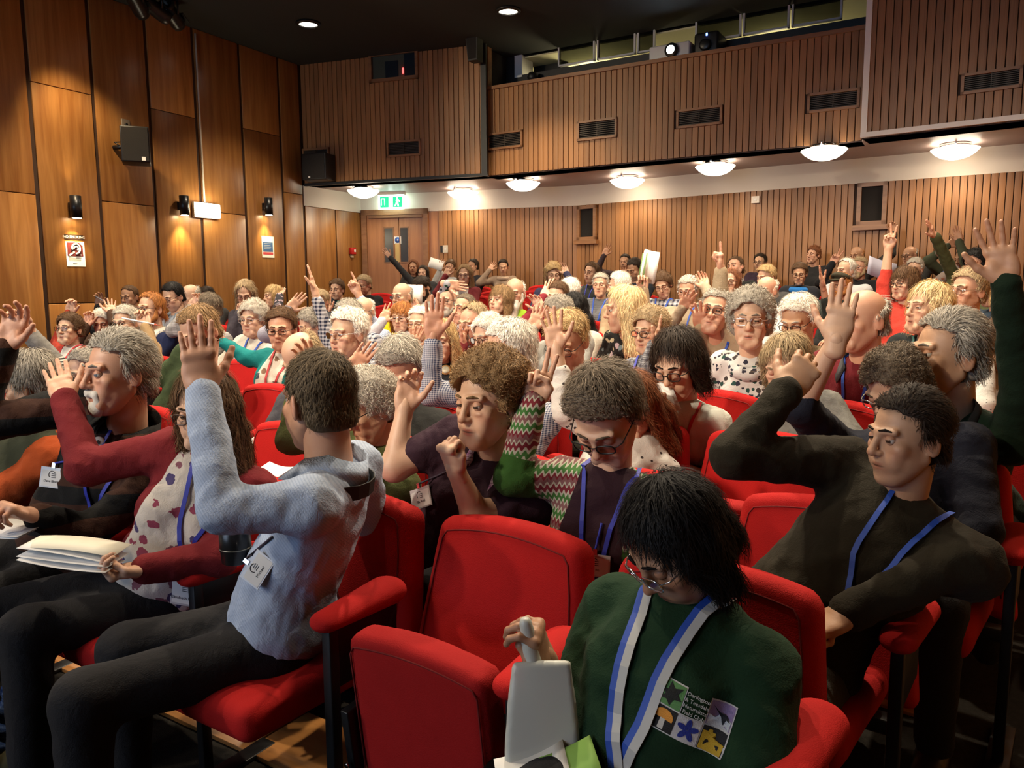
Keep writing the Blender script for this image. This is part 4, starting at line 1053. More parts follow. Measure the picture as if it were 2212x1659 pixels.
# ---- hair in head axes
def wob(seed, n=5, lo=20, hi=60):
    r = np.random.RandomState(seed); K = r.normal(size=(n, 3)); K /= np.linalg.norm(K, axis=1)[:, None]; K *= r.uniform(lo, hi, n)[:, None]; ph = r.uniform(0, 6.3, n)
    def g(x, y, z):
        o = 0
        for i in range(n): o = o+np.sin(K[i, 0]*x+K[i, 1]*y+K[i, 2]*z+ph[i])
        return o/n
    return g
def hair_build(style, seed, vox, strands, thick=1.0):
    S = SDF(); t = .010*thick; rs = np.random.RandomState(seed)
    w1 = wob(seed, 5, 30, 80); w2 = wob(seed+1, 6, 110, 240)
    amp, amp2 = .0055, .002
    curl = style in ('curly', 'perm')
    if style in ('crop', 'fringe'): t *= .45; amp, amp2 = .003, .001
    if curl: t *= 2.0; amp, amp2 = .007, .006
    if style == 'perm': t *= 1.25
    S.ell((0, -.014, .040), (.0785+t, .100+t, .084+t*1.15), None, .02)
    if style in ('bob', 'long', 'pageboy'):
        low = {'bob': -.095, 'pageboy': -.11, 'long': -.24}[style]; t2 = .018*thick
        for sx in (-1, 1):
            S.cap((sx*.072, -.02, .02), (sx*(.078 if style != 'long' else .085), -.012, low), .030, .026 if style != 'long' else .034, .03)
            S.cap((sx*.072, .025, .03), (sx*.080, .022, low+.012), .020, .016 if style != 'long' else .024, .03)
        S.ell((0, -.075, -.03 if style != 'long' else -.06), (.078, .045, .085 if style != 'long' else .14), None, .03)
        if style == 'long': S.cap((-.05, -.085, -.1), (-.05, -.10, -.25), .04, .035, .03); S.cap((.05, -.085, -.1), (.05, -.10, -.25), .04, .035, .03)
    if style in ('curly', 'perm'):
        S.ell((0, -.055, -.035), (.080+t*.6, .058, .065), None, .03)
    if style in ('short', 'crop', 'thin', 'fringe', 'wavy'):
        S.ell((0, -.055, -.035), (.070, .050, .060), None, .025)
    if style == 'tied':
        S.ell((0, -.06, -.03), (.066, .045, .05), None, .025); S.ell((0, -.128, .0), (.026, .03, .032), None, .012)
    if style == 'pony':
        S.ell((0, -.06, -.03), (.066, .045, .05), None, .025); S.cap((0, -.105, -.01), (0, -.125, -.11), .026, .018, .015)
    hn = wob(seed+5, 5, 60, 190)
    def clip(x, y, z):
        # parts of the cap in front of the hairline, over the ears and below the nape are cut away
        ax = np.abs(x); n = .007*hn(x, y, z); mn, mx = np.minimum, np.maximum
        if style in ('bob', 'pageboy', 'long'):
            hl = {'bob': .090-7*x*x, 'pageboy': .052+0*x, 'long': .100-12*x*x}[style]+n*.8
            c = mx(mn(mn(hl-z, y-.034), .064-ax), mn(.045-z, y-(.046 if style != 'long' else .042)+.3*n))
            return c
        if style in ('curly', 'perm'):
            hl = .086-8*x*x+n*1.3
            c = mx(mn(hl-z, y-.030+n), mn(mn(-.012-z, ax-.05), y+.006)); return mx(c, (-.055 if style == 'curly' else -.075)-z+n)
        fh = {'short': .090, 'crop': .093, 'thin': .118, 'fringe': -.2, 'tied': .097, 'wavy': .088, 'pony': .098}.get(style, .06)
        arch = {'crop': 3.0, 'short': 4.0, 'wavy': 3.0}.get(style, 5.0)
        if style == 'thin': hl = fh-16*x*x*0+.0*x; c = mn(hl-.35*ax+n-z, y-.008)
        else: c = mn(fh-arch*x*x+n-z, y-.020)
        c = mx(c, mn(mn(.008-z, ax-.045), y+.030)); c = mx(c, mn(.035-z, y-.012))
        c = mx(c, -.074-z+.2*(y+.09)+n*.5)
        if style == 'fringe': c = mx(c, z-(.014-.62*y)+n)
        return c
    tp_ = .05 if curl else .16
    disp = lambda x, y, z: (amp*w1(x, y, z)+amp2*w2(x, y, z)+tp_*np.maximum(0, y-.045)).astype(np.float32)
    V, Q = S.mesh(vox, disp, lambda x, y, z: clip(x, y, z).astype(np.float32)+0*x*y*z)
    if len(V) == 0: return None
    C = np.ones((len(V), 3))*(1+.16*w2(V[:, 0], V[:, 1], V[:, 2]))[:, None]*.82
    Fq = Q; Vs = [V]; Cs = [C]; extra = []
    if strands > 0:
        a, b, c, d = (V[Q[:, i]] for i in range(4)); n = np.cross(c-a, d-b); ar = np.linalg.norm(n, axis=1)+1e-12; nn = n/ar[:, None]
        ctr = (a+b+c+d)/4
        out = ctr-np.array([0, -.014, .03]); ok = ((nn*out).sum(1) > 0) & (nn[:, 2] > -.3)
        pr = ar*ok; pick = rs.choice(len(Q), strands, p=pr/pr.sum())
        p0 = ctr[pick]+rs.normal(0, vox*.4, (strands, 3)); nr = nn[pick]
        crown = np.array([0.012, -.055, .125]); flow = p0-crown
        frw = np.clip((p0[:, 1]-.0)/.05, 0, 1)[:, None]*(0 if style in ('pageboy', 'long', 'bob') else 1)
        flow = flow*(1-frw*.8)+frw*np.array([.055, -.035, .01])+frw*np.array([1.0, 0, 0])*(p0[:, :1]*.5)
        if style in ('wavy',): flow = flow+np.array([.06, -.10, .0])
        flow = flow-(flow*nr).sum(1)[:, None]*nr; flow += rs.normal(0, .25 if not curl else 1.1, (strands, 3))*np.linalg.norm(flow, axis=1)[:, None]
        flow = flow-(flow*nr).sum(1)[:, None]*nr; fl = flow/(np.linalg.norm(flow, axis=1)[:, None]+1e-9)
        lenm = {'crop': .016, 'short': .028, 'thin': .03, 'fringe': .022, 'curly': .030, 'perm': .030, 'tied': .05, 'pony': .05, 'wavy': .040}.get(style, .055)
        ln = rs.uniform(.6, 1.3, strands)*lenm; wd = rs.uniform(.0006, .0014, strands)*(1.0 if vox < .005 else 1.25 if vox < .006 else 1.8 if vox < .008 else 2.4)
        ln = ln*(1-.65*frw[:, 0]); side = np.cross(fl, nr); nseg = 4; pts = []
        cv = rs.uniform(-1, 1, strands)*(.35 if not curl else 1.0)
        lift = rs.uniform(.0008, .007, strands)*(1.0 if style != 'crop' else .45)
        for s in range(nseg):
            u = s/(nseg-1)
            sag = -(u**2)*ln*(.35 if lenm > .02 else .05)
            if curl: ang = u*3.8; P = p0+nr*(lift+.006*np.sin(ang))[:, None]+fl*(ln*u*.6)[:, None]+side*(np.sin(ang+cv*3)*.006)[:, None]
            else: P = p0+nr*(lift*(1+.9*np.sin(u*2.6))+.0*sag)[:, None]+fl*(ln*u)[:, None]+side*(cv*ln*u*u*.35)[:, None]-nr*(ln*ln*u*u*3.2)[:, None]
            pts.append(P)
        W = side*wd[:, None]
        base = len(V); SV = np.concatenate([np.concatenate([p-W*(1-.7*i/(nseg-1)), p+W*(1-.7*i/(nseg-1))]) for i, p in enumerate(pts)])
        T = []
        ar_ = np.arange(strands)
        for i in range(nseg-1):
            o0, o1 = base+2*strands*i, base+2*strands*(i+1)
            T.append(np.stack([o0+ar_, o0+strands+ar_, o1+strands+ar_, o1+ar_], 1))
        sc = rs.uniform(.45, 1.75, strands); SC_ = np.tile(np.concatenate([sc, sc]), nseg)[:, None]*np.ones(3)
        return np.vstack([V, SV]), np.vstack([Q]+T), np.vstack([C, SC_])
    return V, Q, C
def beard_build(kind, seed, vox, strands):
    S = SDF(); rs = np.random.RandomState(seed); w2 = wob(seed+3, 6, 90, 220)
    if kind == 'goatee':
        S.ell((0, .082, -.098), (.026, .018, .022), None, .01); S.cap((-.024, .088, -.052), (0, .098, -.047), .006, .007, .006); S.cap((.024, .088, -.052), (0, .098, -.047), .006, .007, .006)
        S.cap((.026, .084, -.055), (.026, .080, -.09), .007, .01, .008); S.cap((-.026, .084, -.055), (-.026, .080, -.09), .007, .01, .008)
    else:
        for sx in (-1, 1):
            S.cap((sx*.066, .004, -.015), (sx*.056, .018, -.062), .010, .015, .015); S.cap((sx*.056, .016, -.062), (sx*.018, .078, -.104), .016, .020, .02)
            S.cap((sx*.036, .076, -.058), (sx*.028, .082, -.09), .012, .014, .012); S.cap((sx*.026, .088, -.052), (0, .098, -.047), .006, .007, .006)
        S.ell((0, .080, -.104), (.030, .020, .022), None, .015)
        if kind == 'long': S.cap((0, .082, -.11), (0, .085, -.20), .045, .030, .03)
    S.cap((-.02, .104, -.0632), (.02, .104, -.0632), .009, .009, .004, True)
    V, Q = S.mesh(vox, lambda x, y, z: (.003*w2(x, y, z)-.006).astype(np.float32)) if True else S.mesh(vox, lambda x, y, z: (.002*w2(x, y, z)).astype(np.float32))
    V = V+np.array([0, .004, -.002])
    return V, Q, np.ones((len(V), 3))*(.85+.3*w2(V[:, 0], V[:, 1], V[:, 2]))[:, None]
GLASSL = glass('spectacle_lens', (.95, .96, .95), .0, .1)
def glasses_meshes(shape, fine=1.0):
    b = MB(); l = MB(); rx, rz = (.0235, .0165) if shape != 'round' else (.021, .0195)
    for sx in (-1, 1):
        c = np.array([sx*.0325, .1105, .004]); pts = []
        for q in range(17):
            a = 2*math.pi*q/16; e = .62 if shape != 'round' else 1.0
            x = math.copysign(abs(math.cos(a))**e, math.cos(a))*rx; z = math.copysign(abs(math.sin(a))**e, math.sin(a))*rz
            pts.append(c+np.array([x, -sx*x*.16, z]))
        b.tube(pts, (.0014 if shape == 'thin' else .0022)*fine, 6, 0, False)
        l.add(pts[:16], [tuple(range(16))])
        b.tube([c+np.array([sx*rx, -rx*.16, .006]), np.array([sx*.072, .088, .010]), np.array([sx*.081, .02, .010]), np.array([sx*.080, -.012, .006]), np.array([sx*.079, -.03, -.012])], .0017, 6)
    b.tube([(-.0095, .1125, .008), (0, .116, .011), (.0095, .1125, .008)], .0018, 6)
    return b, l
_GL = {}

def frame_from(f, u=(0, 0, 1)):
    f = nrm(f); r = nrm(np.cross(f, u)); u = np.cross(r, f); return np.stack([r, f, u], 1)
def ik(S, W, l1, l2, pole):
    d = W-S; D = np.linalg.norm(d); D2 = min(max(D, abs(l1-l2)+.02), (l1+l2)*.995); u = d/(D+1e-9)
    if D > (l1+l2)*.995: k = D/((l1+l2)*.995); l1 *= k; l2 *= k; D2 = D
    a = (l1*l1-l2*l2+D2*D2)/(2*D2); h = math.sqrt(max(l1*l1-a*a, 0)); p = pole-u*np.dot(pole, u); p = nrm(p)
    return S+u*a+p*h
def tube_np(a, b, ra, rb, n=20, m=7):
    t = nrm(b-a); x = nrm(np.cross(t, (.3, .9, .1))); y = np.cross(t, x); V = []; 
    for i in range(m):
        s = i/(m-1); c = a+(b-a)*s; r = ra+(rb-ra)*s
        for k in range(n): V.append(c+r*(math.cos(6.28318*k/n)*x+math.sin(6.28318*k/n)*y))
    Q = [(i*n+k, i*n+(k+1) % n, (i+1)*n+(k+1) % n, (i+1)*n+k) for i in range(m-1) for k in range(n)]
    return np.array(V), np.array(Q)
LAN = {'b': (.015, .07, .42), 'n': (.02, .03, .35), 'r': (.45, .02, .03), 'g': (.02, .09, .08), 'd': (.03, .02, .04), 'w': (.45, .46, .45)}
DARKTR = [(.015, .015, .017), (.02, .022, .03), (.03, .028, .022), (.05, .045, .035)]
PEOPLE = {}
def person(key, x, y, h, row, lab, look=35, pitch=5, roll=0, sex='m', skin='p', hair='short', hc='gy', gl=None, bd=None, top=('plain', (.1, .1, .1)), inner=None, L_=None, R_=None,
           lan=None, hs=1.0, build=1.0, sx=None, body=None, lean=0.0, old=True, short=False, tr=0, hy=None, two=None, thick=1.0, badge=False, collar=None, eyes='d', lookdir=None, scarf=None, shrug=0, legs=0, sleeve=None):
    seed = abs(hash_(key)) % 99991
    r0 = ray(x, y)
    # head position: on its row, shifted forward by lean
    Y = 1.42+ROWD*(row-1)
    for _ in range(4):
        X = r0[0]/r0[1]*Y; Y = row_y(row, X)-.13-lean
    H = CAMP+r0*(Y/r0[1]); D = float((H-CAMP) @ CF)
    px = FPX*.24/D                      # head height in pixels
    near = 0 if px > 125 else 1 if px > 62 else 2 if px > 38 else 3
    cx = X if sx is None else sx; cy = row_y(row, cx); fz = floor_z(cy); rz = row_rot(cx)
    root = empty('person', (cx, cy, fz)); RO = np.array(root.location)
    face = np.array([math.sin(rz), -math.cos(rz), 0.0])          # seat direction
    toc = nrm(np.array([-H[0], -H[1], 0.0])); lft = np.array([-toc[1], toc[0], 0.0])*-1
    if np.dot(lft, -CR) < 0: lft = -lft
    def dirn(a): a = math.radians(a); return math.cos(a)*toc+math.sin(a)*lft
    hf = dirn(look); bf = nrm(face*.75+hf*.35) if body is None else dirn(body)
    p_ = math.radians(pitch); hfw = hf*math.cos(p_)-np.array([0, 0, 1.0])*math.sin(p_)
    Mh = frame_from(hfw)
    if roll: q = math.radians(roll); Mh = Mh @ np.array([[math.cos(q), 0, math.sin(q)], [0, 1, 0], [-math.sin(q), 0, math.cos(q)]])
    hs = min(1.10, max(.86, h*D/(FPX*.262))) if h else 1.0
    up = np.array([0, 0, 1.0])
    pel = RO+np.array([0, 0, .51])+face*.17
    NB = H-up*.172*hs-nrm(bf)*.045+Mh[:, 2]*.0
    u = nrm(NB-pel); rgt = nrm(np.cross(bf, u)); fw = np.cross(u, rgt); Mt = np.stack([rgt, fw, u], 1)
    Lt = np.linalg.norm(NB-pel); b = build*(.95 if sex == 'f' else 1.0)
    shw = (.165 if sex == 'm' else .145)*min(b, 1.12)
    SH = {'R': NB+rgt*shw-u*(.040-shrug*.01)-fw*.005, 'L': NB-rgt*shw-u*(.040-shrug*.01)-fw*.005}
    arms = {}
    for sd, sp in (('R', R_), ('L', L_)):
        s = SH[sd]; sg = 1 if sd == 'R' else -1
        if sp is None or sp == 'lap':
            W = pel+face*.30+up*.06+rgt*sg*(.07 if sp is None else .03); E_ = ik(s, W, .27, .25, rgt*sg*.8-fw*.5-up*.3); pose, hd, pn = 'relax', nrm(face-rgt*sg*.6-up*.1), -up
        else:
            hx, hyy = sp[0], sp[1]; pose = sp[2] if len(sp) > 2 else 'open'; o = sp[3] if len(sp) > 3 else {}
            dS = float((s-CAMP) @ CF); dh = dS+o.get('d', -.12)
            hd_px = o.get('dir')
            Wp = at_d((hx, hyy), dh)                                   # palm centre
            if 'el' in o: E_ = at_d(o['el'], dS+o.get('ed', -.06))
            else: E_ = None
            hl = .046
            if E_ is not None: fd = nrm(Wp-E_)
            else:
                Wg = Wp-up*.08; E_ = ik(s, Wg, .28, .25, rgt*sg*.38-up*1.0+fw*o.get('pf', .15)); fd = nrm(Wp-E_)
            hd = fd if hd_px is None else nrm(at_d((hx+hd_px[0], hyy+hd_px[1]), dh+o.get('dd', 0))-Wp)
            W = Wp-hd*hl
            if 'el' not in o: E_ = ik(s, W, .28, .25, rgt*sg*.38-up*1.0+fw*o.get('pf', .15))
            pn = o.get('pn'); 
            if pn is None: pn = nrm(.55*bf+.45*toc)
            elif pn == 'cam': pn = nrm(CAMP-Wp)
            elif pn == 'away': pn = -nrm(CAMP-Wp)
            elif pn == 'left': pn = lft
            elif pn == 'right': pn = -lft
            else: pn = np.asarray(pn, float)
        arms[sd] = (s, E_, W, hd, pn, pose)
    # ---------------- body mesh: head, neck, arms, hands and a core inside the clothes
    vh = (.0038, .0045, .0065, .009)[near]; vhand = (.0036, .0046, .0065, .008)[near]
    VV = []; PP = []; MI = []; CC = []; nv = 0
    def put(V, polys, mi, C=None):
        nonlocal nv
        VV.append(V); CC.append(np.ones((len(V), 3)) if C is None else C)
        for p, mm in polys: 
            if len(p): PP.append(np.asarray(p)+nv); MI.append(np.full(len(p), mm) if np.isscalar(mm) else np.asarray(mm))
        nv += len(V)
    def hw(P): return H+(np.asarray(P)*np.array([hs, hs*.94, hs])) @ Mh.T
    V, Q, C = head_proto(sex, old, vh)
    C = C.copy()
    if sex == 'm' and bd is None:
        w = (np.exp(-(((V[:, 2]+.085)/.045)**4))*(V[:, 1] > .0))[:, None]; C = C*(1-w*(1-np.array([.93, .93, .95])))
    put(hw(V), [(Q, 0)], 0, C)
    put(*((lambda t: (t[0], [(t[1], 0)], 0))(tube_np(hw((0, -.018, -.055)), NB-u*.06+fw*.0, (.056 if sex == 'm' else .049)*hs, (.062 if sex == 'm' else .054)*hs))))
    for sx_ in (-1, 1):      # eyes with lids
        ec = np.array([sx_*.0325, .0815, .008]); g = nrm((-.05*sx_, 1, -.12 if pitch < 20 else -.6))
        V, T, Qd, qi = uvs(ec, .0128, g, 12, 10)
        put(hw(V), [(T, [2]*12+[1]*12), (Qd, [2 if i < 2 else 1 for i in qi])], 0)
        V, T, Qd, qi = uvs(ec+np.array([0, -.0004, .0004]), .0138, (0, .25, 1.0), 12, 10)      # upper lid
        lidr = 4 if pitch < 18 else 6
        put(hw(V), [(T[:12], 0), (np.array([q for q, i in zip(Qd, qi) if i < lidr-1]), 0)], 0, np.ones((len(V), 3))*np.array([.90, .80, .78]))
        V, T, Qd, qi = uvs(ec+np.array([0, -.0012, -.001]), .0138, (0, .35, -1.0), 12, 10)
        put(hw(V), [(T[:12], 0), (np.array([q for q, i in zip(Qd, qi) if i < 2]), 0)], 0)
        if near < 3:                                   # brow
            bw = SDF().cap((sx_*.047, .084, .030), (sx_*.030, .0965, .0355), .0024, .0036, .003).cap((sx_*.030, .0965, .0355), (sx_*.012, .1005, .0315), .0036, .0030, .003).mesh(.0024 if near < 2 else .003)
            put(hw(bw[0]), [(bw[1], 3)], 0, np.ones((len(bw[0]), 3))*.55)
    core = SDF().cap(pel, NB-u*.1, .085, .07, .05)
    for sd in ('R', 'L'): core.cap(NB-u*.1, SH[sd], .045, .04, .03).cap(SH[sd], arms[sd][1], .036, .034, .02)
    kn = {}
    for sd, sg in (('R', 1), ('L', -1)):
        hip = pel+rgt*sg*.085-up*.03; lf = face if not legs else nrm(dirn(legs)); 
        rl = nrm(np.cross(lf, up)); knee = hip+lf*(.42 if row == 1 else .25)+rl*sg*.04+up*(RO[2]+.50-hip[2]); ank = knee+lf*(-.04 if legs == 0 else .02)-up*(.50-.09); 
        ank[2] = max(RO[2], floor_z(ank[1]))+.09; kn[sd] = (hip, knee, ank, lf); core.cap(hip, knee, .05, .045, .03).cap(knee, ank, .04, .032, .03)
    V, Q = core.mesh(.03); put(V, [(Q, 0)], 0)
    hsz = .92 if sex == 'f' else 1.0
    for sd in ('R', 'L'):
        s, E_, W, hd, pn, pose = arms[sd]; pn = nrm(pn-hd*np.dot(pn, hd)); xa = np.cross(hd, pn)*(1 if sd == 'R' else -1)
        V, Q, C = hand_proto(pose, vhand if sp is not None or near < 2 else max(vhand, .0065))
        Q2 = Q if sd == 'R' else Q[:, ::-1]
        put(W+(V*hsz) @ np.stack([xa, hd, pn], 1).T, [(Q2, 0)], 0, C)
        fa = SDF().cap(E_, W, .041 if not short else .043, .0240, .02)
        if short: fa.cap(s, E_, .048, .043, .02)
        fa.cap(W, W+hd*.02, .0235, .021, .015)
        V, Q = fa.mesh(.009 if near < 2 else .014); put(V, [(Q, 0)], 0)
    V = np.vstack(VV)-RO
    me = npmesh('body', V, PP, np.concatenate(MI), True, np.vstack(CC))
    HM = hair_mat(hc) if hc in HAIRC else None
    link('body', me, [skin_mat('skin_'+skin, SKINS[skin]), EYEW, EYEB if eyes == 'b' else EYED, HM or hair_mat('gy')], root)
    # ---------------- hair, beard, glasses
    if hair not in ('bald', None):
        res = hair_build(hair, seed, (.0042, .0055, .0075, .010)[near], (5600, 2600, 900, 260)[near], thick)
        if res is not None:
            V, Q, C = res; link('hair', npmesh('hair', hw(V)-RO, [Q], None, True, np.clip(C, .2, 1.8)), HM, root)
    if bd:
        V, Q, C = beard_build(bd[0], seed, (.0035, .005, .007, .009)[near], 0); link('beard', npmesh('beard', hw(V)-RO, [Q], None, True, C), hair_mat(bd[1]), root)
    if gl:
        gm = {'k': BLACKM, 's': CHROME, 'b': plain('specs_brown', (.06, .025, .015), .3)}[gl[0]]; shp = {'r': 'round', 't': 'thin'}.get(gl[1:] or '', 'rect')
        bm_, lm_ = glasses_meshes(shp, (1, .9, .7, .6)[near]); bm_.v = [hw(v)-RO for v in bm_.v]; lm_.v = [hw(v)-RO for v in lm_.v]
        g = bm_.build('glasses', gm, root)
        if near < 3: lm_.build('lens', GLASSL, g)
    # ---------------- clothes
    vs = (.0085, .012, .017, .022)[near]
    T = SDF()
    ch = pel+u*Lt*.66; be = pel+u*Lt*.30
    T.ell(ch+fw*.005, (.158*b, .112*b, .17), Mt, .05).ell(be+fw*.02*b, (.148*b, .122*b, .17), Mt, .06).ell(pel+u*.03+fw*.0, (.175*b, .135*b, .12), Mt, .05)
    T.cap(SH['R']-u*.012, SH['L']-u*.012, .060, .060, .05)
    if sex == 'f':
        for sg in (-1, 1): T.ell(pel+u*Lt*.60+fw*.085*b+rgt*sg*.07, (.056, .048, .058), Mt, .05)
    for sd in ('R', 'L'):
        s, E_, W, hd, pn, pose = arms[sd]
        T.cap(NB-u*.058, s, .046, .056, .035)
        if short: T.cap(s, s+(E_-s)*.55, .064*min(b, 1.1), .062, .03)
        else:
            ee = sleeve or .97
            T.cap(s, E_, .062*min(b, 1.12), .051, .03); T.cap(E_, E_+(W-E_)*ee, .050, .039, .02)
    T.cap(NB-u*.095, NB-u*(.078 if collar is not None else .056)+fw*.008, .078*hs, (.068 if sex == 'm' else .062)*hs, .02)
    g1, g2 = wob(seed+9, 7, 35, 85), wob(seed+10, 7, 85, 170)
    def folds(x_, y_, z_): return (.0075*(np.abs(g1(x_, y_, z_)*1.6)-.42)+.0035*(np.abs(g2(x_, y_, z_))*1.6-.4)).astype(np.float32)
    V, Q = T.mesh(vs, folds)
    # region materials: open front, yoke, cuffs
    mats = [cloth(top)]; mi = np.zeros(len(Q), int); ctr = V[Q].mean(1); loc = (ctr-NB) @ Mt
    if inner is not None:
        mats.append(cloth(inner[0])); wI = inner[1]
        nrmq = np.cross(V[Q[:, 2]]-V[Q[:, 0]], V[Q[:, 3]]-V[Q[:, 1]]); fr = (nrmq @ fw) > 0
        armd = np.minimum.reduce([seg_d(ctr, arms[sd][1], arms[sd][2]) for sd in 'RL'])
        arm2 = np.minimum.reduce([seg_d(ctr, arms[sd][0]+(arms[sd][1]-arms[sd][0])*.35, arms[sd][1]) for sd in 'RL'])
        mi[(np.abs(loc[:, 0]) < wI*(1+.6*np.clip(-loc[:, 2]/.4, 0, 1))) & fr & (loc[:, 1] > -.02) & (armd > .062) & (arm2 > .072)] = 1
    if two is not None:
        mats.append(cloth(two[0])); k = len(mats)-1
        if 'yoke' in two[1]: mi[(np.linalg.norm(ctr-NB, axis=1) < .215) & (loc[:, 2] > -.16) & (mi == 0)] = k
        if 'cuff' in two[1]:
            for sd in 'RL': mi[(np.linalg.norm(ctr-arms[sd][2], axis=1) < .17) & (seg_d(ctr, arms[sd][1], arms[sd][2]) < .075)] = k
        if 'band' in two[1]: mi[(np.abs(loc[:, 2]+.26) < .045) & (mi == 0)] = k
    if len(mats) > 1:                      # pull the vertices on a colour border onto a clean line
        lo_m = np.full(len(V), 99); hi_m = np.full(len(V), -1)
        for k in range(4): np.minimum.at(lo_m, Q[:, k], mi); np.maximum.at(hi_m, Q[:, k], mi)
        lv = (V-NB) @ Mt; bd_ = (lo_m != hi_m)
        if inner is not None:
            tx_ = np.sign(lv[:, 0])*inner[1]*(1+.6*np.clip(-lv[:, 2]/.4, 0, 1)); dx_ = tx_-lv[:, 0]; sel = bd_ & ((lo_m == 1) | (hi_m == 1)) & (np.abs(dx_) < vs*1.3); V[sel] += rgt*dx_[sel][:, None]
        if two is not None:
            cs = ([(NB, .215)] if 'yoke' in two[1] else [])+([(arms[q][2], .17) for q in 'RL'] if 'cuff' in two[1] else [])
            for c_, r_ in cs:
                dv = V-c_; dl = np.linalg.norm(dv, axis=1); sel = bd_ & (hi_m == len(mats)-1) & (np.abs(dl-r_) < vs*1.3); V[sel] += dv[sel]*((r_-dl[sel])/dl[sel])[:, None]
    link('jumper' if inner is None else 'jacket', npmesh('top', V-RO, [Q], mi, True), mats, root)
    shirt = (V, Q)
    # trousers
    T = SDF().ell(pel-u*.01, (.165*b, .13*b, .11), Mt, .04)
    for sd, sg in (('R', 1), ('L', -1)):
        hip, knee, ank, lf = kn[sd]; T.cap(hip, knee, .088*b, .066, .045).cap(knee, ank, .064, .052, .03)
    V, Q = T.mesh(.013 if row <= 2 and near == 0 else .026 if row < 5 else .034, lambda x_, y_, z_: (.004*g1(x_, y_, z_)).astype(np.float32))
    link('trousers', npmesh('trousers', V-RO, [Q]), cloth(('plain', DARKTR[tr])), root)
    if row <= 3:
        for sd in ('R', 'L'):
            hip, knee, ank, lf = kn[sd]; a0 = ank-up*.055
            sdf = SDF().ell(a0+lf*.06-up*.0, (.045, .125, .038), frame_from(lf), .02).ell(a0-lf*.02+up*.02, (.042, .055, .045), frame_from(lf), .03)
            V, Q = sdf.mesh(.012); V[:, 2] = np.maximum(V[:, 2], ank[2]-.088); link('shoe', npmesh('shoe', V-RO, [Q]), plain('shoe_leather', (.02, .017, .015), .3), root)
    # collar
    if collar is not None:
        cm = cloth(collar) if not isinstance(collar, str) else cloth(top)
        bm = MB(); n = 22; rr = (.066 if sex == 'm' else .060)*hs
        A = []; B_ = []; C_ = []
        for i in range(n+1):
            a = math.radians(-150+300*i/n); dr = math.cos(a)*-fw*1.0+math.sin(a)*rgt; op = max(0, abs(math.degrees(a))-95)/55
            base = NB+u*(.006-.036*op)+dr*(rr+.012+.010*op)+fw*.012
            A.append(base+u*.048*(1-.25*op)-dr*.008); B_.append(base-u*.008+dr*(.012+.026*op)-u*.024*op); C_.append(base-u*.03+dr*.006)
        Vc = np.array(C_+A+B_)-RO; m_ = n+1
        F = [(i, i+1, m_+i+1, m_+i) for i in range(n)]+[(m_+i, m_+i+1, 2*m_+i+1, 2*m_+i) for i in range(n)]
        bm.add(Vc, F, 0, True); co = bm.build('collar', cm, root)
        sm = co.modifiers.new('thick', 'SOLIDIFY'); sm.thickness = .003
    if scarf is not None:
        bm = SDF()
        for i in range(14):
            a = 6.283*i/14; q = 6.283*(i+1)/14
            f_ = lambda t: NB-u*(.025+.02*math.cos(t))+(.080*math.sin(t)*rgt+(.078*math.cos(t)+.015)*fw)
            bm.cap(f_(a), f_(q), .030, .030, .02)
        V, Q = bm.mesh(vs, folds); link('scarf', npmesh('scarf', V-RO, [Q]), cloth(scarf), root)
    # lanyard
    if lan:
        ct_ = shirt[0][shirt[1]].mean(1); ad_ = np.minimum.reduce([seg_d(ct_, arms[q][1], arms[q][2]) for q in 'RL']+[seg_d(ct_, arms[q][0]+(arms[q][1]-arms[q][0])*.7, arms[q][1])+.06*(np.abs((ct_-NB) @ rgt) < .13) for q in 'RL'])
        bv = BVHTree.FromPolygons([Vector(v) for v in shirt[0]], shirt[1][ad_ > .072].tolist()); bvf = BVHTree.FromPolygons([Vector(v) for v in shirt[0]], shirt[1].tolist())
        LT = [.04]
        def surf(a, c):
            el_ = max(0.0, min(1.0, 1+(c+.05)/.13)); dr = nrm(fw+u*1.5*el_); p = NB+rgt*a+(u*.35+up*.65)*c; o = p+dr*.5; h = bv.ray_cast(Vector(o), Vector(-dr))
            t_ = float(np.dot(np.array(h[0])-p, dr)) if h[0] is not None else -1
            if t_ < LT[0]-.05: t_ = LT[0]
            LT[0] = t_
            return p+dr*(t_+.007)
        drop = -.30 if Lt > .36 else -.27
        rb = MB(); wl = .0085 if lan == 'w' else .0062 if near == 0 else .0068
        for sg in (-1, 1):
            LT[0] = .04; pts = [surf(sg*.070, .0)-fw*.05]+[surf(sg*(.074*(1-t)+.004), -.012+(drop+.012)*t) for t in np.linspace(0, 1, 19)]
            for i_ in range(1, len(pts)):
                for _k in range(2):
                    l_, n_, _i, _d = bvf.find_nearest(Vector(pts[i_]))
                    if l_ is not None:
                        l_, n_ = np.array(l_), nrm(np.array(n_))
                        if np.dot(pts[i_]-l_, n_) < .005 and np.dot(n_, fw+u*.6) > -.1: pts[i_] = l_+n_*.007
            pts = np.array(pts); VL = []
            for i, p in enumerate(pts):
                t = nrm(pts[min(i+1, len(pts)-1)]-pts[max(i-1, 0)]); w = nrm(np.cross(t, fw+.4*u*(i < 2)))*wl; VL += [p-w, p+w, p+w-fw*.0015, p-w-fw*.0015]
            F = []
            for i in range(len(pts)-1):
                for k in range(4): F.append((4*i+k, 4*i+(k+1) % 4, 4*i+4+(k+1) % 4, 4*i+4+k))
            rb.add(np.array(VL)-RO, F, 0, False)
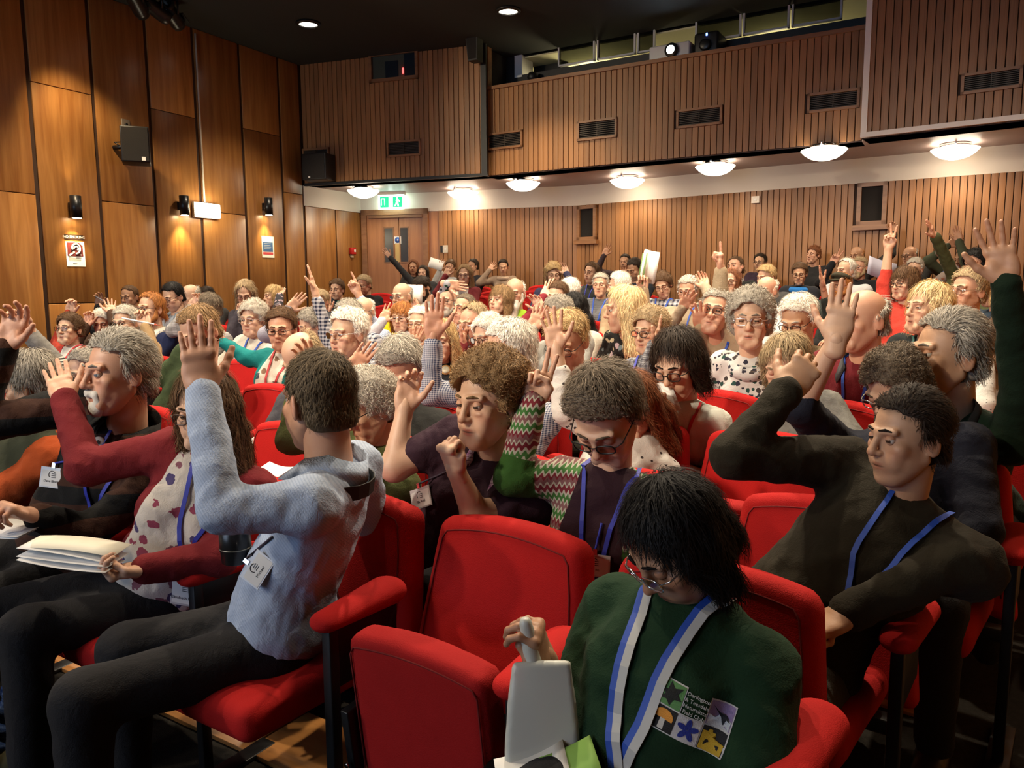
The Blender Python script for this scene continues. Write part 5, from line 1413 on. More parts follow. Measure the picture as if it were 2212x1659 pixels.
        if lan == 'w':
            eb = MB(); vs_ = np.array(rb.v[0]); 
            for v_ in rb.v:
                q_ = v_.reshape(-1, 4, 3); w_ = q_[:, 1]-q_[:, 0]; q2 = q_.copy(); q2[:, 0] = q_[:, 1]-w_*.2; q2[:, 1] = q_[:, 1]+w_*.75; q2[:, 2] = q2[:, 1]-fw*.0012; q2[:, 3] = q2[:, 0]-fw*.0012; q2 = q2-fw*.001
                eb.add(q2.reshape(-1, 3), [(4*i+k, 4*i+(k+1) % 4, 4*i+4+(k+1) % 4, 4*i+4+k) for i in range(len(q_)-1) for k in range(4)])
            eb.build('blue_lanyard', plain('lanyard_b', LAN['b'], .6), root)
        lo_ = rb.build('lanyard', plain('lanyard_'+lan, LAN[lan], .6), root)
        if badge:
            tip = surf(0, drop); bt = surf(0, drop-.115); dn = nrm(bt-tip) if np.linalg.norm(bt-tip) > .02 else -u
            rx = nrm(np.cross(fw, -dn)); nn_ = nrm(np.cross(rx, -dn)); nn_ = nn_ if np.dot(nn_, fw) > 0 else -nn_
            tip = tip+nn_*.012; Rm = np.stack([rx, nn_, -dn], 1)
            bb = MB().box((-.006, -.003, -.03), (.006, .003, .0), 0, Rm, tip-RO); bb.build('clip', CHROME, lo_)
            bb = MB().bbox((-.047, -.002, -.118), (.047, .002, -.030), .0018, 0, Rm, tip-RO).build('badge_holder', plain('badge_clear', (.55, .55, .56), .15), lo_)
            MB().box((-.041, .0021, -.110), (.041, .0030, -.044), 0, Rm, tip-RO).build('badge_card', PAPER, lo_)
            lg = MB(); lg.tube([Rm @ np.array([-.012+.016*math.cos(t), .0034, -.062+.016*math.sin(t)])+tip-RO for t in np.linspace(.6, 3.9, 10)], .0012, 4)
            for k in range(3): lg.box((-.008, .003, -.058-.006*k), (.010, .0036, -.056-.006*k), 0, Rm, tip-RO)
            lg.build('badge_logo', INK, lo_)
            if isinstance(badge, str):
                t_ = text_mesh(badge, .013, .0002); t_.materials.append(INK); ot = bpy.data.objects.new('badge_name', t_); COL.objects.link(ot); ot.parent = lo_
                ot.matrix_local = frame_mat(tip-RO+Rm @ np.array([0, .0034, -.092]), rx*-1 if np.dot(np.cross(rx, -dn), nn_) < 0 else rx, -dn, nn_)
    tag(root, 'person '+lab, 'person', 'seated audience')
    if cx is not None: OCC.append((row, cx, lab, bool(body)))
    PEOPLE[key] = dict(root=root, arms=arms, H=H, Mh=Mh, NB=NB, Mt=Mt, SH=SH, pel=pel, hw=hw, shirt=shirt, near=near, D=D, kn=kn, hs=hs)
    return PEOPLE[key]
OCC = []
def hash_(s):
    h = 17
    for ch in s: h = (h*131+ord(ch)) % 1000003
    return h
def seg_d(P, a, b):
    d = b-a; t = np.clip(((P-a) @ d)/max(d @ d, 1e-9), 0, 1); return np.linalg.norm(P-a-t[:, None]*d, axis=1)
# ================================================================== THE AUDIENCE
CAST = []
def P(key, x, y, h, row, lab, **kw): CAST.append((key, x, y, h, row, lab, kw))
pl_ = lambda r, g, b: ('plain', (r, g, b))
# ---- row 1
P('orange', 68, 832, 140, 1, 'with pinned-up grey hair in an orange cardigan', look=118, pitch=18, sex='f', hair='tied', hc='gy', top=pl_(.42, .07, .012), inner=(pl_(.05, .055, .03), .07), sx=-3.05, thick=1.6, skin='m')
P('beard', 258, 806, 182, 1, 'with grey goatee in a black and brown striped shirt', look=66, pitch=2, hair='wavy', hc='gy', bd=('goatee', 'wh'), top=('stripe', (.008, .008, .008), (.050, .020, .012), .16), sx=-2.52, skin='r', collar='t',
  R_=(22, 722, 'relax', {'el': (-60, 925), 'd': -.12, 'ed': -.15}), L_=(45, 1105, 'hold', {'el': (190, 1150), 'd': -.30, 'ed': -.15, 'pn': (0, 0, -1)}), lan='n', body=50, build=1.15, eyes='b')
P('cardi', 445, 884, 178, 1, 'with long brown hair in a wine-red cardigan', look=28, pitch=12, sex='f', hair='long', hc='br', gl='b', top=pl_(.16, .012, .016), inner=(('floral', (.58, .53, .47), (.26, .05, .09), 1.5), .085), sx=-1.99,
  R_=(133, 838, 'flat', {'el': (185, 1010), 'd': .10, 'ed': -.05, 'pn': 'cam'}), L_=(270, 1236, 'hold', {'el': (470, 1205), 'd': -.25, 'ed': -.12, 'pn': (0, 0, 1)}), lan='n', badge='Elisabeth Lavery', body=25, legs=75, skin='p')
P('blue', 690, 866, 228, 1, 'in a pale blue shirt seen from behind', look=146, pitch=6, hair='crop', hc='bz', top=('vstripe', (.42, .50, .64), (.35, .43, .58), 3.2), sx=-1.46, skin='r', collar='t', old=False,
  L_=(432, 800, 'flat', {'el': (480, 1105), 'd': .02, 'ed': -.06, 'pn': 'away', 'dir': (-6, -60)}), R_=(640, 1235, 'relax', {'d': .22}), body=112, legs=70, thick=1.0)
P('green', 1465, 1172, 285, 1, 'with dark hair in a bottle-green polo shirt', look=52, pitch=38, sex='f', hair='bob', hc='bk', gl='s', top=pl_(.008, .032, .012), short=True, sx=-.40, skin='t', collar='t', thick=1.6,
  R_=(1165, 1392, 'hold', {'el': (1215, 1560), 'd': -.12, 'ed': -.02, 'pn': 'left'}), lan='w', body=28, build=1.1, old=False)
# ---- row 2
P('striped', 190, 812, 120, 2, 'in a black and white striped top with raised arm', look=60, pitch=5, hair='short', hc='gy', gl='k', top=('stripe', (.55, .53, .48), (.015, .015, .015), 1.2), two=(('tweed', (.08, .08, .075), (.3, .29, .27), .5), 'cuff'), R_=(52, 705, 'cup', {'el': (130, 800), 'd': -.05, 'ed': 0}), sx=-3.35)
P('greenback', 800, 880, 160, 2, 'with ash-blonde hair in an olive green jumper', look=72, pitch=26, sex='f', hair='curly', hc='lg', gl='k', top=pl_(.07, .085, .025), thick=.8, sx=-1.83, skin='m',
  R_=(655, 790, 'relax', {'el': (628, 950), 'd': .05, 'ed': 0}), lean=.05)
P('purple', 1058, 868, 205, 2, 'with curly brown hair in a plum jumper', look=46, pitch=6, sex='f', hair='perm', hc='lb', top=pl_(.030, .012, .022), short=True, sx=-1.30, skin='p', lean=.16, build=1.2, collar=('plaid', (.45, .38, .42), (.28, .13, .26), 2.2),
  R_=(880, 850, 'cup', {'el': (852, 1010), 'd': .0, 'ed': -.03, 'pn': 'cam'}), L_=(972, 988, 'fist', {'el': (1030, 1115), 'd': -.20, 'ed': -.10, 'pn': (.3, .9, 0)}), body=32)
P('fair', 1310, 898, 222, 2, 'with bowed head in a green Fair Isle cardigan', look=24, pitch=46, sex='f', hair='short', hc='dg', gl='k', top=pl_(.035, .105, .018), inner=(pl_(.028, .010, .016), .075), two=(('fairisle', (1, 1, 1)), 'yokecuff'), sx=-.77, skin='p', lean=.12, thick=1.8,
  R_=(1160, 836, 'two', {'el': (1108, 1030), 'd': -.02, 'ed': -.05, 'pn': 'cam'}), L_='lap', lan='n', body=20)
P('brown', 1960, 945, 212, 2, 'with dark wavy hair in a dark brown jumper', look=50, pitch=4, hair='wavy', hc='db', top=pl_(.020, .016, .008), sx=-.24, skin='m', old=False, body=30, thick=1.0, tr=3,
  R_=(1722, 815, 'cup', {'el': (1585, 985), 'd': -.06, 'ed': -.12, 'pn': 'away'}), L_=(1785, 1345, 'fist', {'el': (2068, 1215), 'd': -.06, 'ed': -.03, 'pn': (0, 0, -1)}), lan='b', badge=False, eyes='d', build=1.08)
# ---- row 3
P('leather', 432, 716, 118, 3, 'with thinning brown hair in a dark green jacket', look=48, pitch=30, hair='short', hc='lb', top=('tweed', (.03, .05, .02), (.05, .075, .03), .3), R_=(300, 790, 'relax', {'el': (352, 815), 'd': 0, 'ed': 0}), lan='b', thick=.7, skin='p')
P('baldtop', 655, 772, 118, 3, 'with bald head bent down behind the pale blue shirt', look=60, pitch=42, hair='fringe', hc='sb', top=pl_(.05, .05, .06), skin='p')
P('greyparka', 868, 795, 140, 3, 'with grey hair in a charcoal parka looking down', look=22, pitch=40, hair='short', hc='gy', gl='s', top=pl_(.018, .019, .018), R_=(770, 786, 'flat', {'d': -.1, 'pn': 'cam'}), lan='n', skin='r', build=1.2, thick=1.3)
P('check', 1100, 766, 148, 3, 'with short white hair in a navy gingham shirt', look=72, pitch=10, hair='short', hc='wh', gl='kt', top=('gingham', (.48, .49, .54), (.03, .045, .11), 2.4), R_=(937, 700, 'flat', {'el': (930, 850), 'd': -.10, 'ed': -.05, 'pn': 'cam'}), skin='r', body=40, sleeve=.82)
P('brownhair', 1368, 872, 145, 3, 'with long auburn hair in a white dotted jumper', look=32, pitch=35, sex='f', hair='long', hc='au', top=('dots', (.62, .60, .56), (.05, .04, .04), 1), R_=(1198, 728, 'open', {'el': (1222, 890), 'd': -.02, 'ed': -.03, 'pn': 'cam'}), sleeve=.6)
P('curly', 1935, 838, 168, 3, 'with curly grey hair in a navy jumper', look=38, pitch=34, hair='curly', hc='dg', gl='s', top=pl_(.008, .010, .020), R_=(1812, 700, 'flat', {'el': (1728, 880), 'd': -.30, 'ed': -.2, 'pn': 'away', 'dir': (10, -60)}), sleeve=.15, sx=-.08, build=1.15, thick=.8)
# ---- row 4
P('wglasses', 150, 712, 70, 4, 'with short brown hair and white blouse by the wall', look=38, pitch=-4, sex='f', hair='curly', hc='br', gl='k', top=pl_(.30, .03, .015), inner=(pl_(.62, .60, .55), .08), R_=(154, 663, 'cup', {'d': .15}), lan='r', thick=.7)
P('greycoll', 272, 697, 72, 4, 'with grey hair and glasses in a tan jacket', look=40, pitch=8, hair='short', hc='lg', gl='k', top=pl_(.30, .20, .10), L_=(313, 692, 'hold', {'d': -.15}), thick=1.2)
P('teal', 608, 712, 92, 4, 'with short brown hair in a teal cardigan', look=16, pitch=8, sex='f', hair='short', hc='br', gl='k', top=pl_(.004, .165, .165), inner=(('floral', (.60, .56, .50), (.2, .12, .08), 1.3), .075), R_=(470, 732, 'relax', {'el': (535, 775), 'd': .05, 'ed': .02}), lan='r', thick=1.6, skin='r')
P('whitew', 752, 722, 112, 4, 'with smooth white hair in a pale grey jacket', look=50, pitch=4, sex='f', hair='short', hc='wh', gl='st', top=pl_(.50, .51, .50), lan='b', thick=1.6, skin='p')
P('blondecar', 955, 735, 80, 4, 'with long blonde hair in a black badged jacket', look=20, pitch=10, sex='f', hair='long', hc='bl', top=pl_(.012, .014, .018))
P('white2', 1056, 727, 92, 4, 'with fluffy white hair and round glasses', look=48, pitch=14, sex='f', hair='curly', hc='wh', gl='kr', top=pl_(.2, .05, .05), thick=.6)
P('oldblond', 1225, 738, 132, 4, 'with fair hair and glasses in a dark green pullover', look=22, pitch=26, hair='short', hc='bl', gl='k', top=pl_(.020, .026, .016), collar=('gingham', (.6, .5, .48), (.35, .1, .08), 3), lan='b', lean=.2, skin='r', thick=1.3)
P('redlan', 1466, 785, 152, 4, 'with dark bobbed hair on a red lanyard', look=28, pitch=26, sex='f', hair='bob', hc='db', gl='k', top=pl_(.62, .64, .57), lan='r', lean=.3, skin='p', old=False, thick=1.1, R_=(1425, 868, 'hold', {'d': -.2, 'el': (1450, 930), 'ed': -.1}), L_='lap')
P('blondgrey', 1700, 788, 140, 4, 'with straight blonde hair in a grey marl coat', look=22, pitch=26, sex='f', hair='bob', hc='sb', top=('tweed', (.12, .12, .11), (.2, .2, .185), .6), lean=.1, thick=.7, skin='p')
P('greyR', 2048, 768, 196, 4, 'with swept grey hair in a dark green jumper', look=60, pitch=0, hair='wavy', hc='gy', top=pl_(.006, .018, .008), sx=.12, lean=.45, skin='m', collar=pl_(.01, .01, .01), L_=(2165, 572, 'open', {'el': (2205, 850), 'd': -.20, 'ed': -.1, 'pn': 'cam', 'dir': (-12, -60)}), build=1.1)
# ---- row 5
P('whitehair', 223, 700, 60, 5, 'with white curls behind raised hands', look=20, pitch=10, sex='f', hair='curly', hc='wh', top=('tweed', (.04, .02, .012), (.07, .035, .02), .4), R_=(190, 692, 'cup', {'d': -.2}), L_=(240, 668, 'open', {'d': -.1, 'pn': 'cam'}), skin='r')
P('ponytail', 326, 668, 74, 5, 'with ginger tied-back hair in a navy pullover', look=52, pitch=2, hair='pony', hc='gi', gl='k', bd=('full', 'gi'), top=pl_(.010, .016, .055), collar=pl_(.6, .58, .52), lan='n', old=False, thick=.5)
P('greyhair', 453, 668, 62, 5, 'with dark grey hair turned towards the wall', look=130, pitch=8, hair='short', hc='dg', top=('plaid', (.2, .2, .2), (.4, .4, .4), 1), R_=(420, 655, 'relax', {'d': -.05}), thick=1.8)
P('curlyw', 548, 690, 78, 5, 'with curly grey hair in a cream fleece', look=34, pitch=6, sex='f', hair='curly', hc='lg', gl='st', top=pl_(.50, .48, .42), lan='b')
P('greyraise', 674, 704, 74, 5, 'with grey curls and a lilac sleeve raised', look=70, pitch=20, sex='f', hair='curly', hc='gy', top=pl_(.28, .28, .34), R_=(634, 658, 'flat', {'d': -.1, 'pn': 'cam'}), thick=.6)
P('plaid', 752, 688, 0, 5, 'hidden behind white hair with a navy plaid sleeve', look=40, pitch=5, hair='short', hc='gy', top=('plaid', (.5, .5, .53), (.015, .02, .05), 2.4), R_=(676, 612, 'flat', {'el': (705, 722), 'd': -.05, 'ed': 0, 'pn': 'left'}), sleeve=.75)
P('greyglasses', 908, 700, 72, 5, 'with white hair half behind a raised hand', look=30, pitch=4, sex='f', hair='short', hc='wh', gl='st', top=pl_(.4, .4, .42), R_=(894, 738, 'open', {'d': -.25, 'pn': 'cam'}))
P('ginger', 1022, 700, 88, 5, 'with receding ginger hair and wire glasses', look=46, pitch=10, hair='thin', hc='sb', gl='st', bd=('goatee', 'lg'), top=('plain', (.16, .02, .025)), skin='r', R_=(1003, 728, 'flat', {'d': -.2, 'pn': 'left'}))
P('greycurl', 1205, 682, 60, 5, 'with wavy grey hair behind the fair-haired head', look=60, pitch=10, sex='f', hair='curly', hc='gy', top=pl_(.3, .3, .28), R_=(1156, 694, 'flat', {'d': -.2, 'pn': 'cam'}), thick=.6)
P('curlyglass', 1405, 716, 100, 5, 'with frizzy fair hair and dark-rimmed glasses', look=38, pitch=8, sex='f', hair='curly', hc='sb', gl='k', top=('plaid', (.25, .26, .28), (.06, .06, .08), 2), R_=(1418, 728, 'flat', {'d': -.25, 'pn': 'left'}), L_=None, lan='n')
P('printed', 1621, 692, 128, 5, 'with grey curls in a white printed blouse', look=4, pitch=4, sex='f', hair='perm', hc='gy', gl='st', top=('floral', (.58, .57, .56), (.03, .03, .05), 2.2), lean=.2, skin='p', scarf=('floral', (.5, .5, .5), (.03, .03, .05), 2.6), thick=.9)
P('maroon', 1862, 692, 142, 5, 'with balding head in a maroon pullover', look=48, pitch=6, hair='fringe', hc='gy', top=pl_(.13, .012, .018), collar=pl_(.045, .045, .05), lan='b', lean=.22, skin='r', badge=False, build=1.1)
P('ear', 2165, 742, 100, 5, 'with a hand cupped to one ear', look=-30, pitch=6, sex='f', hair='short', hc='br', top=('dots', (.5, .5, .48), (.1, .1, .1), 2), R_=(2124, 765, 'cup', {'d': -.1}), skin='m')
# ---- row 6
P('darkblue', 375, 641, 62, 6, 'with dark hair and glasses in a blue-grey shirt', look=52, pitch=24, hair='short', hc='bk', gl='k', top=pl_(.26, .30, .36), collar='t', old=False)
P('oldglass', 786, 672, 64, 6, 'with a blue striped sleeve and pointing finger', look=30, pitch=12, hair='fringe', hc='wh', gl='k', top=('vstripe', (.55, .6, .68), (.16, .22, .38), 2.2), R_=(766, 620, 'point', {'el': (815, 715), 'd': -.05, 'ed': 0}), sleeve=.8)
P('redbob', 868, 686, 66, 6, 'with a copper bob and glasses', look=24, pitch=6, sex='f', hair='pageboy', hc='gi', gl='st', top=pl_(.5, .5, .56), R_=(832, 682, 'open', {'d': -.15, 'pn': 'cam'}), lan='n')
P('smileman', 1003, 668, 68, 6, 'with short dark hair and a broad smile', look=48, pitch=-2, hair='crop', hc='dg', top=('floral', (.03, .03, .05), (.5, .5, .55), 2), lan='n', R_=(972, 716, 'open', {'d': -.15}), old=False, skin='r')
P('darklong', 1240, 668, 64, 6, 'with long black hair and a pale cardigan', look=80, pitch=15, sex='f', hair='long', hc='bk', top=pl_(.5, .47, .4), old=False, skin='t')
P('blonde', 1348, 668, 104, 6, 'with long platinum hair in a black floral dress', look=80, pitch=8, sex='f', hair='long', hc='pb', top=('floral', (.012, .012, .012), (.5, .45, .3), 1.4), lean=.25, old=False, skin='p', thick=.9)
P('beigeman', 1545, 676, 104, 6, 'with grey hair and glasses in a beige jacket', look=12, pitch=-8, roll=-8, hair='wavy', hc='gy', gl='k', top=pl_(.36, .28, .18), lean=.25, lan='b', R_=(1512, 690, 'open', {'d': -.2, 'el': (1520, 760)}), L_=(1557, 566, 'point', {'el': (1556, 690), 'd': -.02, 'ed': 0, 'pn': 'left'}), skin='r')
P('oldbeige', 1725, 692, 110, 6, 'with bright white hair in a khaki coat', look=26, pitch=24, hair='short', hc='wh', gl='k', top=pl_(.20, .15, .08), lean=.15, skin='m', thick=1.3)
P('whiteblond', 2005, 668, 116, 6, 'with a white-blonde bob in a black top', look=52, pitch=-2, sex='f', hair='bob', hc='pb', top=pl_(.010, .014, .015), lan='g', lean=.15, skin='p', thick=1.1)
# ---- row 7
P('military', 280, 642, 52, 7, 'with close-cropped hair against the panelled wall', look=40, pitch=10, hair='crop', hc='br', top=pl_(.03, .03, .03), R_=(214, 652, 'relax', {'d': -.1}), skin='t', old=False)
P('bald', 412, 640, 54, 7, 'with a shiny bald head near the wall', look=75, pitch=18, hair='fringe', hc='lg', top=pl_(.3, .3, .3), skin='p')
P('longblond', 530, 634, 60, 7, 'with long fair hair looking down at her hands', look=12, pitch=28, sex='f', hair='long', hc='sb', gl='k', top=pl_(.05, .045, .06), R_=(520, 665, 'fist', {'d': -.15}), L_=(534, 668, 'fist', {'d': -.15}))
P('oldhand', 692, 652, 46, 7, 'with fair grey hair behind a raised palm', look=40, pitch=18, hair='short', hc='sb', top=pl_(.06, .06, .07), R_=(706, 664, 'flat', {'d': -.1}))
P('yellowman', 868, 640, 62, 7, 'with a bald crown in a bright yellow jersey', look=42, pitch=8, hair='fringe', hc='gy', gl='st', bd=('goatee', 'gy'), top=pl_(.62, .45, .01))
P('beardgrey', 968, 650, 62, 7, 'with a grey beard saluting over the forehead', look=30, pitch=6, hair='fringe', hc='lg', gl='k', bd=('full', 'lg'), top=('floral', (.3, .3, .33), (.02, .02, .03), 2), R_=(978, 615, 'flat', {'d': -.2, 'el': (948, 655), 'dir': (60, 8)}))
P('greenbob', 1082, 650, 68, 7, 'with a brown bob in a bottle-green cardigan', look=44, pitch=-6, sex='f', hair='pageboy', hc='lb', top=pl_(.010, .075, .055), inner=(pl_(.03, .04, .06), .05), old=False)
P('maroonhand', 1205, 640, 48, 7, 'with a maroon sleeve raised across the face', look=30, pitch=10, hair='short', hc='br', top=pl_(.16, .012, .02), R_=(1180, 632, 'flat', {'d': -.15}), L_=(1165, 660, 'relax', {'d': -.1}))
P('shortgrey', 2092, 630, 98, 7, 'with cropped sandy hair in a pale denim jacket', look=44, pitch=0, sex='f', hair='short', hc='sb', gl='st', top=pl_(.48, .52, .60), collar='t', lean=.2, skin='r', thick=1.5)
# ---- row 8
P('darktop', 447, 642, 44, 8, 'whose dark hair just shows behind grey hair', look=60, pitch=20, hair='short', hc='db', top=pl_(.03, .03, .03))
P('blondfringe', 591, 640, 50, 8, 'with a blonde fringe and a hand at the cheek', look=72, pitch=4, sex='f', hair='pageboy', hc='bl', top=('floral', (.03, .03, .04), (.4, .3, .35), 1.5), L_=(607, 634, 'flat', {'d': -.05}))
P('headdown', 912, 622, 42, 8, 'with dark hair reading a white sheet', look=50, pitch=34, hair='short', hc='db', bd=('full', 'db'), top=('tweed', (.2, .2, .19), (.35, .35, .33), .5), L_=(895, 655, 'hold', {'d': -.15}), old=False)
P('santa', 1112, 632, 66, 8, 'with a long white beard and a rainbow shirt', look=18, pitch=12, hair='fringe', hc='wh', gl='k', bd=('long', 'wh'), top=('stripe', (.55, .45, .02), (.30, .02, .12), .35), lean=.1, two=(pl_(.25, .40, .02), 'yoke'), skin='r')
P('whitebun', 1230, 630, 42, 8, 'with cotton-white hair behind black hair', look=120, pitch=10, sex='f', hair='short', hc='wh', top=pl_(.3, .3, .32), thick=1.5)
P('whitehair2', 1337, 618, 44, 8, 'with white hair holding up a booklet', look=100, pitch=8, hair='short', hc='wh', top=pl_(.34, .25, .16), R_=None, L_=(1389, 612, 'hold', {'d': -.3, 'pn': 'cam'}), thick=1.2)
P('bookman', 1486, 628, 58, 8, 'with tousled grey hair and a palm held out', look=22, pitch=12, hair='wavy', hc='lg', gl='s', top=pl_(.34, .27, .19), lan='b', R_=(1481, 652, 'open', {'d': -.45, 'pn': 'cam'}), L_=(1521, 612, 'relax', {'d': -.05}), skin='r')
P('whiteshirt', 1655, 628, 62, 8, 'with a high bald forehead in a white shirt', look=36, pitch=8, hair='fringe', hc='lg', top=pl_(.62, .62, .62), collar='t', skin='r')
P('fringe', 1954, 612, 50, 8, 'with a brown fringe and a coral sleeve raised', look=40, pitch=6, sex='f', hair='pageboy', hc='br', gl='k', top=pl_(.50, .045, .030), R_=(1921, 520, 'peace', {'el': (1912, 612), 'd': -.05, 'ed': 0, 'pn': 'cam'}), sleeve=.3)
P('rightblond', 2150, 625, 52, 8, 'with fair hair half hidden by the big raised hand', look=90, pitch=5, sex='f', hair='bob', hc='bl', top=pl_(.02, .035, .055))
# ---- row 9
P('crop', 1297, 616, 52, 9, 'with cropped silver hair on a blue lanyard', look=14, pitch=4, sex='f', hair='short', hc='lg', top=('stripe', (.06, .065, .075), (.2, .21, .23), 2), lan='b', skin='p')
P('bookw', 1432, 616, 52, 9, 'with wavy brown hair in a checked shirt', look=12, pitch=24, roll=10, sex='f', hair='curly', hc='br', gl='k', top=('plaid', (.5, .5, .52), (.04, .04, .07), 1.6), lan='b')
P('redglass', 1578, 610, 46, 9, 'with a chestnut fringe and glasses', look=16, pitch=2, sex='f', hair='long', hc='au', gl='k', top=pl_(.02, .015, .015))
# ---- row 10
P('thinker', 728, 626, 44, 10, 'resting chin on fist in a dark blue anorak', look=30, pitch=6, hair='short', hc='br', top=pl_(.02, .03, .045), inner=(pl_(.02, .12, .10), .05), R_=(719, 636, 'fist', {'d': -.1}), thick=1.8, old=False)
P('gingerhair', 1655, 600, 40, 10, 'with straw-coloured hair behind a bald forehead', look=45, pitch=10, hair='short', hc='bl', top=pl_(.05, .05, .05), thick=1.5)
P('cap', 1816, 618, 56, 10, 'with a ginger beard in a dark flat cap', look=40, pitch=2, hair='short', hc='gi', gl='b', bd=('full', 'gi'), top=pl_(.03, .04, .035), R_=(1775, 606, 'flat', {'el': (1792, 690), 'd': -.35, 'ed': -.2, 'pn': 'right'}), old=False, skin='r', sleeve=.6)
P('darkcurly', 2106, 572, 46, 10, 'with dark curls in an olive bomber jacket', look=26, pitch=4, sex='f', hair='curly', hc='bk', top=pl_(.06, .07, .028), R_=(2015, 500, 'open', {'el': (2062, 600), 'd': -.15, 'ed': 0, 'pn': 'left'}), skin='r')
# ---- row 11
P('darkjkt', 787, 616, 44, 11, 'with combed fair hair in a black jacket', look=44, pitch=16, hair='short', hc='sb', gl='k', top=pl_(.012, .012, .013), skin='r')
P('curlyblond', 1195, 594, 50, 11, 'with a mop of curly blond hair', look=-8, pitch=10, hair='perm', hc='bl', bd=('full', 'br'), top=pl_(.04, .04, .09), L_=(1221, 585, 'relax', {'d': -.1}), old=False, skin='p')
P('whitetop', 1827, 585, 42, 11, 'with wispy white hair above the flat cap', look=50, pitch=4, hair='thin', hc='wh', top=pl_(.45, .46, .48))
# ---- row 12
P('scarf2', 1004, 594, 46, 12, 'with a long brown parting in a burgundy cardigan', look=14, pitch=10, sex='f', hair='long', hc='lb', gl='s', top=pl_(.17, .025, .03), inner=(pl_(.5, .46, .42), .06), R_=(966, 588, 'open', {'d': -.15}), old=False)
P('darkman', 1370, 582, 48, 12, 'with receding dark hair looking down', look=36, pitch=26, hair='short', hc='db', top=pl_(.02, .025, .035), lan='b', R_=(1346, 592, 'relax', {'d': -.15}), skin='t', old=False)
P('pointm', 1589, 578, 50, 12, 'leaning back with a dark fleece and checked collar', look=34, pitch=-6, roll=14, hair='short', hc='br', top=pl_(.015, .017, .017), collar=('gingham', (.5, .5, .5), (.1, .1, .12), 3), old=False, skin='r', thick=.6)
P('bluescarf', 1727, 592, 44, 12, 'with short brown hair and a bright blue scarf', look=8, pitch=14, sex='f', hair='short', hc='br', gl='k', top=pl_(.015, .016, .022), scarf=pl_(.02, .16, .48), thick=1.6, skin='m')
P('whitehead', 2130, 572, 40, 12, 'whose bright white hair shows beside dark curls', look=50, pitch=6, sex='f', hair='short', hc='wh', top=pl_(.4, .38, .36), thick=1.5)
# ---- row 13
P('paleface', 1278, 590, 46, 13, 'with a pale face and tied-back brown hair', look=40, pitch=2, sex='f', hair='tied', hc='br', top=pl_(.04, .045, .05), lan='n', old=False, skin='p')
P('beardtwo', 1857, 578, 46, 13, 'with a grey-ginger beard in a black coat', look=30, pitch=4, hair='short', hc='sb', bd=('full', 'sb'), top=pl_(.012, .012, .015), R_=(1803, 560, 'peace', {'d': -.1}), skin='r', gl='s')
P('greybob', 1976, 582, 46, 13, 'with a neat silver bob near the right end', look=20, pitch=4, sex='f', hair='short', hc='lg', top=('floral', (.25, .2, .17), (.3, .08, .05), 1.6), thick=1.7, L_=(2022, 535, 'flat', {'d': -.05, 'pn': 'right'}), skin='p')
# ---- row 14
P('doorw2', 914, 590, 34, 14, 'with dark hair and an arm up by the door', look=20, pitch=2, sex='f', hair='bob', hc='db', top=pl_(.03, .03, .032), R_=(838, 550, 'open', {'el': (880, 598), 'd': -.1, 'ed': 0}), scarf=pl_(.01, .12, .15))
P('olive', 2080, 560, 36, 14, 'with cropped dark hair and both hands up', look=40, pitch=12, hair='crop', hc='db', top=pl_(.05, .06, .035), R_=(2056, 525, 'flat', {'d': -.1, 'pn': 'cam'}), L_=(2070, 512, 'flat', {'d': -.05, 'pn': 'cam'}), skin='t', old=False)
# ---- row 15
P('doorw1', 893, 577, 32, 15, 'with a reddish fringe in front of the door', look=10, pitch=6, sex='f', hair='long', hc='au', top=pl_(.02, .02, .02), skin='t', old=False)
P('curlydark', 973, 577, 32, 15, 'with curly brown hair holding up a white sheet', look=20, pitch=6, hair='curly', hc='br', top=pl_(.4, .4, .4), R_=(952, 577, 'open', {'d': -.2}), skin='m', old=False, thick=.7)
P('dark2', 1022, 575, 32, 15, 'with dark hair behind the burgundy cardigan', look=50, pitch=6, hair='short', hc='db', top=pl_(.015, .015, .02), skin='t', old=False)
P('scarf', 1087, 577, 33, 15, 'with tied dark hair and a thick beige scarf', look=2, pitch=14, sex='f', hair='tied', hc='db', top=pl_(.25, .18, .13), scarf=('tweed', (.28, .2, .15), (.4, .3, .22), .6), R_=(1061, 578, 'open', {'d': -.1}), old=False, skin='m')
P('redman', 1350, 566, 30, 15, 'with a flushed face in a dark shirt', look=20, pitch=4, hair='short', hc='db', top=pl_(.04, .025, .03), R_=(1308, 545, 'open', {'d': -.1}), L_=None, skin='t', old=False)
P('plum', 1642, 567, 38, 15, 'with dark hair and glasses against the slats', look=26, pitch=4, sex='f', hair='tied', hc='db', gl='k', top=pl_(.03, .015, .03), old=False, skin='m')
P('redface', 1757, 551, 37, 15, 'with short auburn hair and a ruddy face', look=36, pitch=0, sex='f', hair='curly', hc='au', top=pl_(.02, .02, .022), skin='r', thick=.6)
P('baldback', 1850, 552, 32, 15, 'with a balding head under the framed speaker', look=30, pitch=10, hair='fringe', hc='gi', top=pl_(.03, .03, .03), L_=(1931, 495, 'cup', {'d': -.1}), skin='t')
P('baldglass', 1965, 552, 32, 15, 'with a ruddy bald head and glasses at the back', look=40, pitch=10, hair='fringe', hc='gy', gl='k', top=pl_(.02, .02, .02), skin='t')

